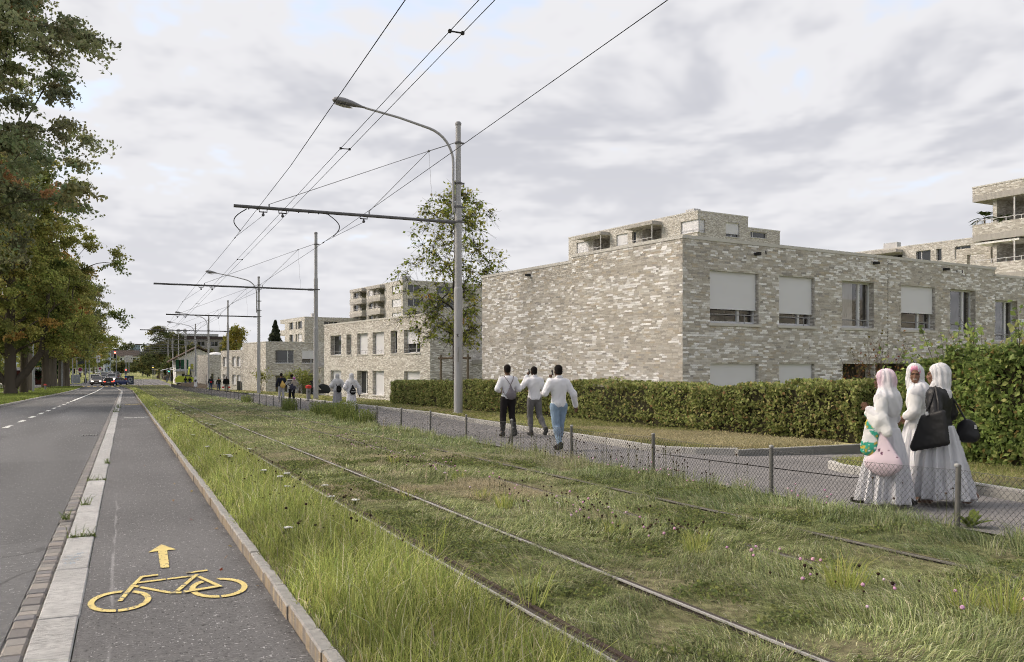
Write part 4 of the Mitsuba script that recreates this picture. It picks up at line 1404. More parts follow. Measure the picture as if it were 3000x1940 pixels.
tree('plane_tree', 'plane behind the red capped hydrant, with drooping yellowish twigs', (-11.4, 157), 19, (5.0, 10), 8, 150, 24000, 0.32, GREEN, [1, 4, 6, 1, 0], 0.55, 17, spread=1.0, group=ROW)
tree('plane_tree', 'thick grey trunked plane, first of the tight group before the side street', (-11.0, 166), 22, (5.5, 11), 8.5, 150, 24000, 0.34, GREEN, [3, 4, 3, 0.5, 0], 0.58, 19, spread=1.0, group=ROW, bark=(0.17, 0.15, 0.13))
tree('plane_tree', 'second thick plane of the tight group before the side street', (-9.9, 168.5), 21, (6, 12), 8.0, 140, 22000, 0.34, DUSK, [3, 4, 3, 0.5], 0.48, 21, spread=1.0, group=ROW, bark=(0.17, 0.15, 0.13))
tree('plane_tree', 'last plane before the side street, behind the no stopping sign', (-9.4, 173), 20, (5.5, 11), 8.5, 140, 22000, 0.34, GREEN, [3, 4, 3, 0.8, 0], 0.55, 23, spread=1.0, group=ROW, bark=(0.15, 0.13, 0.11))
for i, (v, u, h, r) in enumerate(((-15.5, 215, 17, 7), (-14.5, 245, 19, 8), (-15.5, 285, 21, 9), (-14.0, 335, 20, 9), (-15, 400, 21, 10), (-14, 480, 20, 10))):
    tree('street_tree', f'{ORD[i]} tree past the side street on the left, a dense rounded crown', (v, u), h, (3.5, h * 0.5), r, 90, 11000, 0.45 + 0.05 * i, GREEN, [5, 4, 2, 0.5, 0], 0.4, 31 + i, spread=1.2, group='street trees on the left past the junction')
for i, (v, u, h, r, pal) in enumerate(((-22, 96, 9, 4.5, GREEN), (-24, 120, 11, 5, GREEN), (-19, 152, 10, 4.5, GREEN), (-27, 175, 13, 6, DUSK), (-21, 205, 12, 5, GREEN))):
    tree('garden_tree', f'{ORD[i]} garden tree with a low crown behind the left tree row', (v, u), h, (0.8, h * 0.5), r, 70, 9000, 0.34, pal, [2, 4, 5, 0.5, 0][:len(pal)], 0.2, 50 + i, spread=1.0, group='garden trees behind the left row')

# young tree by the first pole, with its wooden frame
YG = [(0.30, 0.34, 0.075), (0.38, 0.375, 0.10), (0.21, 0.26, 0.06), (0.45, 0.25, 0.07)]
tree('young_plane_tree', 'slender young plane with sparse yellow green leaves behind the nearest pole', (13.72, 38.0), 10.1, (2.9, 5.0), 2.9, 270, 4000, 0.165, YG, [5, 4, 3, 0.10], 0.10, 76, spread=0.36, flat=0.8, bark=(0.06, 0.052, 0.045))
k = thing('tree_stake_frame', 'wooden post and rail frame propping the young tree', 'tree stake')
for vx, uy in ((13.38, 38.9), (14.05, 37.15)):
    part(k, 'post', MB((0.21, 0.175, 0.13)).tube([(vx, uy, Z(uy) - 0.2), (vx, uy, Z(uy) + 2.52)], 0.052, 9), 'vc_matte', True)
part(k, 'rail', MB((0.15, 0.12, 0.09)).tube([(13.32, 39.05, Z(38) + 2.36), (14.11, 37.0, Z(38) + 2.36)], 0.05, 8), 'vc_matte', True)


def conifer(name, label, at, h, rad, n, pal, seed, lsize=0.5, cat='conifer'):
    rg = np.random.default_rng(seed)
    x, y = at
    z = Z(y)
    k = thing(name, label, cat)
    part(k, 'trunk', MB((0.07, 0.06, 0.05)).tube([(x, y, z - 0.3), (x, y, z + h * 0.96)], [0.3, 0.04], 7))
    t = rg.uniform(0.06, 1, n) ** 0.8
    lay = np.round(t * 16) / 16 + rg.normal(size=n) * 0.012
    a = rg.integers(0, 11, n) * 2 * PI / 11 + np.round(t * 16) * 1.7 + rg.normal(size=n) * 0.16
    R = rad * np.maximum(1 - lay, 0) ** 0.85 * (0.75 + 0.3 * np.sin(a * 3 + lay * 31))
    r = R * rg.uniform(0.1, 1, n) ** 0.6 + 0.1
    p = np.stack([x + r * np.cos(a), y + r * np.sin(a), z + lay * h - 0.14 * r + rg.normal(size=n) * 0.10], 1)
    v, f = leaf_quads(p, lsize, 0.8, rg, 0.25)
    part(k, 'crown', MB().add(v, f, np.repeat(tones(n, pal, [1] * len(pal), 0.3, rg), 4, 0)), 'vc_leaf', kind='stuff')


FIR = [(0.05, 0.065, 0.045), (0.07, 0.085, 0.055), (0.09, 0.10, 0.065)]
conifer('conifer_tree', 'dark spruce rising behind the third brick house', (25.5, 168), 11.6, 3.6, 7000, FIR, 3, 0.5)
conifer('conifer_tree', 'dark fir among the leafy trees beyond the tram crossing on the left', (-13.5, 195), 14, 4.6, 6000, [(0.03, 0.06, 0.025), (0.045, 0.08, 0.03)], 4, 0.55)
POP = [(0.34, 0.29, 0.07), (0.26, 0.25, 0.07), (0.18, 0.19, 0.06)]
tree('poplar_tree', 'yellowing poplar beside the long apartment block', (27.5, 250), 14.5, (2.0, 7), 3.4, 90, 9000, 0.42, POP, [4, 3, 2], 0.3, 81, spread=0.75, flat=1.4)
FARG = [(0.10, 0.12, 0.055), (0.14, 0.155, 0.06), (0.20, 0.19, 0.075)]
for i, (v, u, h, r, c0) in enumerate(((9.5, 290, 15.5, 4.6, 1.5), (14, 300, 14, 5, 1), (19, 296, 10, 5, 1), (24, 305, 9, 4.5, 1), (30, 292, 11, 5, 1), (8, 340, 9, 4, 1), (12.5, 262, 5.5, 3.6, 0.6), (17.5, 268, 6, 3.8, 0.6), (22.5, 264, 7, 4, 0.6))):
    tree('far_tree', f'{ORD[i]} leafy tree behind the gabled house and the market stalls', (v, u), h, (c0, h * 0.5), r, 60, 7500, 0.48, FARG, [4, 3, 2 + (i > 5)], 0.25, 90 + i, spread=1.0, group='trees behind the gabled house')
for i, (v, u, h, r) in enumerate(((2, 700, 20, 8), (-9, 720, 24, 11), (14, 690, 18, 9), (-40, 620, 22, 10), (-60, 700, 24, 12), (25, 640, 16, 9), (4.5, 520, 6, 4), (-1.5, 500, 5, 3.5))):
    tree('far_tree', f'{ORD[i]} distant tree at the far end of the street', (v, u), h, (1.0, h * 0.5), r, 45, 4500, 0.9, FARG, [4, 3, 1], 0.4, 120 + i, spread=1.6, group='distant trees at the end of the street')


def hedge(name, label, line, depth, h, n, lsize, pal, wts, seed, shoots=0, cat='hedge', rough=0.10):
    """line: the foot of the front face, (x, y) points; the hedge stands behind it."""
    rg = np.random.default_rng(seed)
    line = np.array(line, float)
    seg = np.hypot(*np.diff(line, axis=0).T)
    cum = np.concatenate([[0], np.cumsum(seg)])
    k = thing(name, label, cat)

    def at(s):
        p = np.stack([np.interp(s, cum, line[:, 0]), np.interp(s, cum, line[:, 1])], 1)
        i = np.clip(np.searchsorted(cum, s) - 1, 0, len(seg) - 1)
        d = (line[1:] - line[:-1])[i] / seg[i][:, None]
        nrm = np.stack([-d[:, 1], d[:, 0]], 1)
        return p, nrm

    L_ = cum[-1]
    zl = lambda s: 1.0
    H = lambda s: h * (1 + rough * (meshkit.fbm(np.stack([s * 0.8, 0 * s, 0 * s + seed], 1), 3) - 0.5) * 2) if np.ndim(h) == 0 else np.interp(s, h[0], h[1]) * (1 + rough * (meshkit.fbm(np.stack([s * 1.6, 0 * s, 0 * s + seed], 1), 3) - 0.5) * 2)
    # dense dark twiggy core
    ss = np.linspace(0.15, L_ - 0.15, max(3, int(L_ / 0.6)))
    p, nrm = at(ss)
    hh = H(ss) - 0.16
    zz = zg(p[:, 1])
    rows = []
    for dd, zf in ((0.16, 0.0), (0.16, 1.0), (depth - 0.15, 1.0), (depth - 0.15, 0.0)):
        rows.append(np.column_stack([p + nrm * dd, zz + hh * zf]))
    v = np.stack(rows, 1).reshape(-1, 3)
    m = len(ss)
    f = [[i * 4 + j, (i + 1) * 4 + j, (i + 1) * 4 + (j + 1) % 4, i * 4 + (j + 1) % 4] for i in range(m - 1) for j in range(4)] + [[0, 1, 2, 3], [(m - 1) * 4 + 3, (m - 1) * 4 + 2, (m - 1) * 4 + 1, (m - 1) * 4]]
    part(k, 'twigs', MB((0.028, 0.026, 0.014)).add(v, f))
    # leaves in a shell: front, top and the two ends
    s = rg.uniform(0, L_, n)
    face = rg.random(n)
    hs = H(s)
    t = rg.random(n)
    inn = np.abs(rg.normal(size=n)) * 0.11
    dd = np.where(face < 0.62, inn, rg.uniform(0, depth, n))
    z = np.where(face < 0.62, hs * t, hs - inn * 0.8)
    e = face > 0.95
    s = np.where(e, np.where(rg.random(n) < 0.5, inn, L_ - inn), s)
    z = np.where(e, hs * t, z)
    bulge = 0.16 * (meshkit.fbm(np.stack([s * 1.9, z * 2.1, 0 * s], 1), 3, seed) - 0.5) * 2
    thin = (z < 0.28) & (rg.random(n) < 0.55) | ((meshkit.fbm(np.stack([s * 0.9, z * 1.6, 0 * s + 5], 1), 3, seed + 2) < 0.40) & (rg.random(n) < 0.6))
    p, nrm = at(s)
    c = np.column_stack([p + nrm * (dd + bulge)[:, None], zg(p[:, 1]) + z + bulge])[~thin]
    n = len(c)
    v, f = leaf_quads(c, lsize, 0.35, rg, 0.5)
    big = meshkit.fbm(c * 0.9, 3, seed)
    col = tones(n, pal, wts, 0.3, rg) * (0.75 + 0.5 * big)[:, None]
    mb = MB().add(v, f, np.repeat(col, 4, 0))
    wd = MB((0.06, 0.05, 0.03))
    for _ in range(shoots):
        s0 = rg.uniform(0.1, L_ - 0.1)
        p, nrm = at(np.array([s0]))
        q = np.array([*(p[0] + nrm[0] * rg.uniform(0.2, depth * 0.7)), 0])
        q[2] = Z(q[1]) + float(H(np.array([s0]))[0]) - 0.15
        ln = rg.uniform(0.25, 0.75)
        d = np.array([rg.normal() * 0.25, rg.normal() * 0.25, 1.0])
        end = q + d * ln
        wd.tube([q, end], [0.006, 0.003], 3)
        nl = int(ln * 26)
        tt = rg.random(nl)[:, None]
        v, f = leaf_quads(q + (end - q) * tt + rg.normal(size=(nl, 3)) * 0.055, lsize * 1.05, 0.3, rg, 0.0)
        mb.add(v, f, np.repeat(tones(nl, pal, wts, 0.2, rg) * 1.2, 4, 0))
    part(k, 'leaves', mb, 'vc_leaf', kind='stuff')
    if shoots:
        part(k, 'shoot', wd, kind='stuff')
    return k


HEDGE = [(0.26, 0.30, 0.105), (0.39, 0.42, 0.165), (0.14, 0.165, 0.06), (0.46, 0.42, 0.20), (0.40, 0.26, 0.14)]
hedge('hedge', 'long low clipped hedge in front of the nearest brick house', [(12.75, 45.2), (12.75, 33), (13.0, 24), (13.0, 17.6), (13.5, 13.6)][::1], 0.95, 1.30, 62000, 0.085, HEDGE, [5, 5, 4, 1.5, 0.5], 5, rough=0.05)
HORN = [(0.185, 0.25, 0.075), (0.26, 0.33, 0.11), (0.11, 0.15, 0.055), (0.38, 0.42, 0.16), (0.36, 0.27, 0.11)]
hedge('hedge', 'tall unclipped hornbeam hedge at the right edge', [(13.4, 13.05), (12.3, 11.0), (11.7, 9.0), (11.6, 6.0), (11.6, 1.5)], 1.7, ([0, 0.4, 1.4, 3, 5, 12], [1.4, 1.55, 1.62, 1.72, 1.8, 1.9]), 52000, 0.095, HORN, [5, 4, 3, 2.0, 0.5], 9, 150, rough=0.22)


def shrub(name, label, at, h, r, n, lsize, pal, wts, seed, cat='shrub', stems=14, zb=0.0):
    rg = np.random.default_rng(seed)
    k = thing(name, label, cat)
    b = np.array([at[0], at[1], Z(at[1]) + zb])
    w = MB((0.09, 0.065, 0.05))
    cs = []
    for i in range(stems):
        a = rg.uniform(0, 2 * PI)
        rr = r * rg.uniform(0.2, 1)
        top = b + np.array([rr * math.cos(a), rr * math.sin(a), h * rg.uniform(0.6, 1)])
        mid = b + (top - b) * 0.5 + np.array([-math.cos(a), -math.sin(a), 0]) * rr * 0.15
        pts = [b + np.array([math.cos(a), math.sin(a), 0]) * 0.06, mid, top]
        w.tube(pts, [0.014, 0.01, 0.004], 4, cap=False)
        for j in range(4):
            t = rg.uniform(0.45, 0.95)
            s_ = b + (top - b) * t
            e = s_ + np.array([rg.normal() * 0.25 * r, rg.normal() * 0.25 * r, rg.uniform(0.05, 0.3) * h])
            w.tube([s_, e], [0.006, 0.003], 3, cap=False)
            cs += [s_ + (e - s_) * q for q in np.linspace(0.2, 1, 5)]
        cs += [mid + (top - mid) * q for q in np.linspace(0, 1, 5)]
    cs = np.array(cs)
    c = cs[rg.integers(0, len(cs), n)] + rg.normal(size=(n, 3)) * 0.07 * max(r, 0.6)
    v, f = leaf_quads(c, lsize, 0.4, rg, 0.3)
    part(k, 'stem', w, kind='stuff')
    part(k, 'leaves', MB().add(v, f, np.repeat(tones(n, pal, wts, 0.3, rg), 4, 0)), 'vc_leaf', kind='stuff')
    return k


AUT = [(0.13, 0.11, 0.04), (0.20, 0.09, 0.035), (0.24, 0.065, 0.03), (0.10, 0.105, 0.035)]
shrub('shrub', 'thin autumn shrub with reddish leaves against the grey wall behind the hedge', (19.1, 18.6), 3.0, 1.0, 420, 0.075, AUT, [4, 3, 1.5, 2], 3, zb=-0.55, stems=16)
shrub('shrub', 'leggy green shrub by the corner of the third house', (13.6, 99), 2.6, 1.0, 500, 0.18, GREEN, [2, 4, 4, 0, 0], 4)
shrub('shrub', 'bushy shrub under the wide window of the third house', (16.4, 92), 2.5, 1.8, 1400, 0.18, GREEN, [4, 4, 2, 0, 0], 6, stems=20)


def palm(name, label, p, h, n, L_, seed, pot=False, parent=None):
    rg = np.random.default_rng(seed)
    k = thing(name, label, 'palm')
    p = np.array(p, float)
    if pot:
        part(k, 'pot', MB((0.2, 0.19, 0.18)).lathe([(0.14, 0.0), (0.2, 0.35), (0.17, 0.36)], tuple(p), 12))
    part(k, 'stem', MB((0.10, 0.08, 0.055)).tube([p, p + (0, 0, h)], [0.07, 0.06], 7))
    for i in range(n):
        a = i * 2.4 + rg.uniform(-0.3, 0.3)
        el = rg.uniform(-0.1, 1.1)
        m = MB((0.06, 0.085, 0.03))
        d = np.array([math.cos(a) * math.cos(el), math.sin(a) * math.cos(el), math.sin(el)])
        b = p + (0, 0, h)
        pts = [b + d * L_ * t + np.array([0, 0, -0.45 * L_ * t * t]) for t in np.linspace(0, 1, 5)]
        m.tube(pts, [0.012, 0.01, 0.008, 0.006, 0.003], 3, cap=False)
        sd = np.cross(d, [0, 0, 1])
        sd /= np.linalg.norm(sd) + 1e-9
        for t in np.linspace(0.35, 1, 12):
            q = b + d * L_ * t + np.array([0, 0, -0.45 * L_ * t * t])
            for s_ in (-1, 1):
                e = q + (sd * s_ * 0.7 + d * 0.6) * L_ * 0.32 + np.array([0, 0, -0.1 * L_])
                wv = d * 0.02 + np.array([0, 0, 0.012])
                m.add([q - wv, q + wv, e], [[0, 1, 2]])
        part(k, 'frond', m, 'vc_leaf')


palm('palm', 'small garden palm in front of the porch of the third house', (17.6, 76, Z(76) - 0.3), 0.7, 12, 1.1, 3)
pt = w1.M @ np.array([0.45, -0.65, 11.95, 1])
palm('potted_palm', 'potted palm on the corner of the tower balcony', pt[:3] - [0, 0, 0.5], 0.75, 14, 0.95, 5, True)
pt = w1.M @ np.array([0.5, -2.1, 11.95, 1])
palm('potted_palm', 'second potted palm on the tower balcony, beside the rail', pt[:3] - [0, 0, 0.5], 0.5, 12, 0.7, 6, True)
# ---------------------------------------------------------------- grass and meadow flowers
def in_view(x, y, marg=0.16):
    dep = x * SP + y * CP
    a = (x * CP - y * SP) / np.maximum(dep, 0.1)
    return (dep > 2.6) & (np.abs(a) < 0.577 + marg)


def blades(mb, x, y, z, h, w, az, lean, col, bend=0.5):
    """Two-segment blades; lean: horizontal reach as a share of the height."""
    n = len(x)
    d = np.stack([np.cos(az), np.sin(az), np.zeros(n)], 1)
    ws = rng.uniform(0, 2 * PI, n)
    s = np.stack([np.cos(ws), np.sin(ws), np.zeros(n)], 1) * (w / 2)[:, None]
    b = np.stack([x, y, z], 1)
    up = np.array([0, 0, 1.0])
    mid = b + up * (h * 0.58)[:, None] + d * (h * lean * 0.35)[:, None]
    tip = b + up * (h * (1 - bend * np.minimum(lean, 1.2) * 0.5))[:, None] + d * (h * lean)[:, None]
    v = np.stack([b - s, b + s, mid + s * 0.8, mid - s * 0.8, tip], 1)
    i = np.arange(n)[:, None] * 5
    f = np.concatenate([i + [0, 1, 2], i + [0, 2, 3], i + [3, 2, 4]], 0)
    mb.add(v.reshape(-1, 3), f, np.repeat(col, 5, 0))


def scatter(v0, v1, u0, u1, dens):
    n = int((v1 - v0) * (u1 - u0) * dens)
    x, y = rng.uniform(v0, v1, n), rng.uniform(u0, u1, n)
    ok = in_view(x, y)
    return x[ok], y[ok]


def patch(x, y, s, seed):
    return meshkit.fbm(np.stack([x * s, y * s, 0 * x + seed], 1), 3, seed)


def soil_z(x, y):
    """Height of the bumpy track bed under a blade."""
    z = np.zeros(len(x))
    for a, b, d0, d1 in ((0.955, 2.25, 0.09, -0.03), (2.36, 3.27, -0.045, -0.045), (3.33, 4.95, -0.03, -0.03), (5.03, 5.92, -0.045, -0.045), (5.98, 7.5, -0.03, -0.06)):
        t = np.clip((x - a) / (b - a), 0, 1)
        q = d0 + (d1 - d0) * t + 0.16 * (meshkit.fbm(np.stack([x * 1.3, y * 1.0, 0 * x], -1), 3, 4) - 0.5) * np.sin(PI * t)
        z = np.where((x > a - 0.05) & (x <= b + 0.05), q, z)
    return zg(y) + z


FRESH = [(0.34, 0.39, 0.12), (0.43, 0.47, 0.16), (0.24, 0.30, 0.09), (0.53, 0.51, 0.27), (0.62, 0.59, 0.42)]
tall = MB()
for u0, u1, dens, ws, hs in ((3.4, 9, 2300, 1.0, 1.0), (9, 18, 1250, 1.25, 1.0), (18, 36, 520, 1.9, 0.95), (36, 70, 190, 3.2, 0.95), (70, 150, 62, 5.5, 0.9)):
    x, y = scatter(0.95, 2.16, u0, u1, dens)
    pch = patch(x, y, 0.9, 3)
    edge = np.clip((x - 0.93) / 0.25, 0.3, 1) * np.clip((2.28 - x) / 0.42, 0.22, 1)
    h = (0.12 + 0.26 * rng.random(len(x)) ** 1.5 + 0.16 * (pch - 0.45)) * edge * hs + 0.03
    col = tones(len(x), FRESH, [5, 4, 3, 1.2, 0.9], 0.4) * (0.5 + 0.9 * pch)[:, None]
    oo = np.interp(y, *np.array(LANE_R).T) - 0.885
    blades(tall, x + oo, y, soil_z(x, y) - 0.015, h, rng.uniform(0.004, 0.0085, len(x)) * ws, rng.uniform(0, 2 * PI, len(x)), rng.uniform(0.1, 0.95, len(x)) ** 1.3, col)
stuff('tall_grass', 'tall fresh green grass in the strip between the cycle lane kerb and the first rail', tall, 'vc_leaf')

MAT = [(0.33, 0.375, 0.175), (0.42, 0.445, 0.235), (0.24, 0.285, 0.125), (0.56, 0.54, 0.37), (0.17, 0.195, 0.11), (0.68, 0.66, 0.52)]
matg = MB()
for u0, u1, dens, ws in ((1.8, 7, 3800, 1.0), (7, 13, 1900, 1.25), (13, 24, 800, 1.9), (24, 48, 230, 3.2), (48, 100, 60, 6), (100, 183, 16, 10)):
    for v0, v1, kind in ((1.9, 2.255, 3), (2.43, 3.30, 0), (3.36, 4.0, 0), (4.0, 4.93, 1), (5.06, 5.94, 0), (6.03, 7.38, 2)):
        x, y = scatter(v0, v1, u0, u1, dens * (0.85 if v0 > 4.9 else 1))
        if not len(x):
            continue
        pch, p2 = patch(x, y, 0.8, 5), patch(x, y, 2.6, 7)
        kp = (p2 > 0.43) | (rng.random(len(x)) < 0.38)
        x, y, pch, p2 = x[kp], y[kp], pch[kp], p2[kp]
        flow = 2 * PI * meshkit.fbm(np.stack([x * 0.45, y * 0.45, 0 * x + 2], 1), 2, 12) * 1.6 + 0.6
        clump = np.clip((p2 - 0.38) / 0.3, 0.15, 1)
        h = (0.035 + 0.06 * rng.random(len(x))) * (0.4 + 1.15 * clump)
        ln = rng.uniform(0.7, 1.9, len(x))
        wts = [5, 4, 4, 1.6, 1.8, 0.5]
        col = tones(len(x), MAT, wts, 0.42) * (0.45 + 1.0 * pch)[:, None]
        dry = np.clip((patch(x, y, 0.45, 21) - 0.60) / 0.1, 0, 1)[:, None]
        col = col * (1 - dry) + dry * np.array([0.52, 0.46, 0.32]) * rng.uniform(0.7, 1.2, (len(x), 1))
        if kind == 1:
            h = h + 0.07 * rng.random(len(x)) * np.clip(pch * 2 - 0.4, 0, 1)
            ln = ln * 0.7
        if kind == 2:
            e = np.clip((x - 6.3) / 0.9, 0, 1)
            h = h * (1 + 1.6 * e * rng.random(len(x)))
            ln = ln * (1 - 0.45 * e)
            col = col * np.array([0.95, 1.02, 1.0])
        blades(matg, x, y, soil_z(x, y) - 0.012, h, rng.uniform(0.0035, 0.007, len(x)) * ws, flow + rng.normal(size=len(x)) * 0.55, ln, col, 0.75)
stuff('track_grass', 'matted low grass growing over the tram track bed', matg, 'vc_leaf')

# low leafy cover between the tussocks
cov = MB()
x, y = scatter(2.4, 7.4, 2, 16, 330)
ok = patch(x, y, 1.1, 31) > 0.56
x, y = x[ok], y[ok]
x = np.where((np.abs(x - 3.3) < 0.1) | (np.abs(x - 5.0) < 0.1) | (np.abs(x - 5.97) < 0.1), x + 0.25, x)
n = len(x)
c = np.repeat(np.stack([x, y, soil_z(x, y) + 0.025], 1), 5, 0) + rng.normal(size=(n * 5, 3)) * np.array([0.03, 0.03, 0.012])
v, f = leaf_quads(c, 0.032, 0.8, rng, 0.0)
cov.add(v, f, np.repeat(tones(len(c), [(0.18, 0.22, 0.085), (0.25, 0.28, 0.10), (0.13, 0.15, 0.07)], [3, 2, 2], 0.3), 4, 0))
stuff('ground_cover', 'small leafy plants between the grass tussocks of the track bed', cov, 'vc_leaf', cat='ground cover')


def tuft(mb, x, y, n, h, pal, wts, spread=0.07, w=0.007, z=None, lean=(0.15, 0.95)):
    a = rng.uniform(0, 2 * PI, n)
    r = spread * np.sqrt(rng.random(n))
    xs, ys = x + r * np.cos(a), y + r * np.sin(a)
    blades(mb, xs, ys, zg(ys) - 0.04 if z is None else np.full(n, z), h * rng.uniform(0.5, 1.1, n), np.full(n, w), a + rng.normal(size=n) * 0.5, rng.uniform(*lean, n), tones(n, pal, wts, 0.2), 0.6)


tf = MB()
TUF = [(0.38, 0.43, 0.12), (0.48, 0.48, 0.18), (0.27, 0.33, 0.09)]
for xx, yy, n, h in ((4.42, 4.55, 90, 0.36), (4.55, 4.75, 60, 0.30), (4.85, 3.7, 90, 0.36), (4.75, 3.9, 60, 0.3), (4.3, 6.1, 70, 0.22), (4.55, 6.4, 70, 0.24), (4.2, 7.2, 60, 0.2), (3.95, 9.3, 60, 0.24), (4.05, 10.2, 40, 0.2), (2.35, 7.0, 26, 0.5), (2.2, 7.2, 22, 0.42), (2.4, 5.2, 18, 0.42), (4.4, 12, 50, 0.22), (4.3, 15, 50, 0.25), (3.2, 10.6, 20, 0.2)):
    tuft(tf, xx, yy, n, h, TUF, [3, 3, 2], 0.09)
for _ in range(140):
    yy = rng.uniform(5, 40)
    tuft(tf, rng.uniform(6.6, 7.3), yy, 26, rng.uniform(0.14, 0.3), MAT, [4, 4, 3, 1, 0.5, 0.2], 0.1, 0.006 if yy < 15 else 0.011)
stuff('grass_tuft', 'bright upright grass tufts standing out of the track grass', tf, 'vc_leaf')

# clover: dark seed heads, pink flowers, on thin stems; white umbels
ico = trimesh.creation.icosphere(subdivisions=0)
IV, IF = np.array(ico.vertices), np.array(ico.faces)


def heads(mb, x, y, zb, hh, r, col):
    n = len(x)
    top = np.stack([x, y, zb + hh], 1)
    v = (IV[None] * np.asarray(r).reshape(-1, 1, 1) + top[:, None]).reshape(-1, 3)
    f = (IF[None] + (np.arange(n) * len(IV))[:, None, None]).reshape(-1, 3)
    mb.add(v, f, np.repeat(col, len(IV), 0))
    s = np.stack([np.cos(x * 91), np.sin(x * 91), 0 * x], 1) * 0.0022
    b = np.stack([x + 0.02 * np.cos(y * 57), y + 0.02 * np.sin(y * 57), zb], 1)
    q = np.stack([b - s, b + s, top + s, top - s], 1).reshape(-1, 3)
    i = np.arange(n)[:, None] * 4
    mb.add(q, np.concatenate([i + [0, 1, 2], i + [0, 2, 3]], 0), np.repeat(np.tile([[0.10, 0.11, 0.04]], (n, 1)), 4, 0))


seed, pink, white = MB(), MB(), MB()
for v0, v1, u0, u1, dens, hmin, hmax in ((4.0, 4.75, 4, 20, 22, 0.10, 0.26), (4.0, 4.75, 20, 60, 11, 0.1, 0.24), (1.2, 2.0, 6, 40, 17, 0.2, 0.42), (6.7, 7.45, 6, 16, 36, 0.15, 0.5), (6.8, 7.4, 16, 40, 10, 0.15, 0.4)):
    x, y = scatter(v0, v1, u0, u1, dens)
    ok = patch(x, y, 0.7, 17) > 0.44
    x, y = x[ok], y[ok]
    heads(seed, x, y, zg(y) - 0.03, rng.uniform(hmin, hmax, len(x)), rng.uniform(0.008, 0.014, len(x)), tones(len(x), [(0.035, 0.022, 0.016), (0.07, 0.045, 0.03)], [3, 1], 0.3))
for v0, v1, u0, u1, dens in ((3.95, 4.8, 3.5, 22, 6), (6.7, 7.3, 7, 14, 7), (1.3, 2.1, 5, 12, 2)):
    x, y = scatter(v0, v1, u0, u1, dens)
    heads(pink, x, y, zg(y) - 0.03, rng.uniform(0.10, 0.22, len(x)), rng.uniform(0.010, 0.016, len(x)), tones(len(x), [(0.52, 0.30, 0.42), (0.55, 0.42, 0.48)], [2, 1], 0.15))
stuff('clover_seed_heads', 'dark brown clover seed heads on thin stems between the tracks', seed, 'vc_matte', cat='flowers')
stuff('clover_flowers', 'pale pink clover flowers along the strip between the tracks', pink, 'vc_matte', cat='flowers')
x, y = scatter(1.15, 2.1, 7, 46, 1.1)
for a, b in zip(x, y):
    n = 14
    r = 0.035 * np.sqrt(rng.random(n))
    t = rng.uniform(0, 2 * PI, n)
    hh = rng.uniform(0.28, 0.44)
    heads(white, a + r * np.cos(t), b + r * np.sin(t), zg(np.full(n, b)) + hh - 0.05, np.full(n, 0.05), np.full(n, 0.008), np.tile([[0.62, 0.62, 0.58]], (n, 1)))
stuff('white_umbels', 'flat white flower heads in the tall grass strip', white, 'vc_matte', cat='flowers')

# dry grass stalks standing between the tracks
for i, (xx, yy, h) in enumerate(((2.95, 11.0, 0.95), (3.05, 10.9, 0.8), (2.75, 8.6, 0.62), (2.86, 8.5, 0.55))):
    k = thing('grass_stalk', ['tallest straw coloured grass stalk between the first two rails', 'second straw coloured stalk, leaning beside the tallest one', 'short pale stalk nearer the camera between the rails', 'thin pale stalk close to the short one'][i], 'grass stalk')
    m = MB((0.42, 0.37, 0.24))
    b = np.array([xx, yy, Z(yy) - 0.03])
    e = b + np.array([0.16 * (1 if i % 2 else 0.5), 0.05, h])
    m.tube([b, b + (e - b) * 0.6 + np.array([0.01, 0, 0.03]), e], [0.003, 0.0025, 0.002], 4)
    for t in np.linspace(0.72, 1, 16):
        p = b + (e - b) * t
        m.add([p, p + rng.normal(size=3) * 0.008 + np.array([0.008, 0, 0.03]), p + rng.normal(size=3) * 0.01], [[0, 1, 2]])
    part(k, 'stem', m)

# lawns by the footpath, left verge
LAWN = [(0.27, 0.295, 0.11), (0.36, 0.355, 0.15), (0.50, 0.45, 0.28), (0.19, 0.22, 0.075)]
lw = MB()
for v0, v1, u0, u1, dens, ws in ((9.7, 13.1, 13.6, 26, 1100, 1.6), (10.4, 13.2, 26, 48, 380, 2.8), (11.3, 14.5, 48, 90, 60, 5), (11.4, 14.5, 90, 150, 18, 9), (9.75, 11.8, 4, 11, 900, 1.2)):
    x, y = scatter(v0, v1, u0, u1, dens)
    lim = np.interp(y, *np.array(LAWN_A if u0 > 12 else LAWN_B).T) + 0.1
    ok = x > lim
    x, y = x[ok], y[ok]
    pch = patch(x, y, 0.6, 9)
    wts = [4, 4, 2.2, 2]
    col = tones(len(x), LAWN, wts, 0.4) * (0.5 + 0.95 * pch)[:, None]
    dry = np.clip((patch(x, y, 0.35, 41) - 0.55) / 0.1, 0, 1)[:, None] * 0.7
    col = col * (1 - dry) + dry * np.array([0.55, 0.48, 0.33]) * rng.uniform(0.6, 1.2, (len(x), 1))
    blades(lw, x, y, zg(y) + 0.07, (0.05 + 0.11 * rng.random(len(x))) * (0.6 + 0.9 * pch), rng.uniform(0.005, 0.009, len(x)) * ws, rng.uniform(0, 2 * PI, len(x)), rng.uniform(0.4, 1.6, len(x)), col, 0.6)
stuff('lawn_grass', 'patchy dry lawn grass between the footpath kerb and the hedges', lw, 'vc_leaf')
lv = MB()
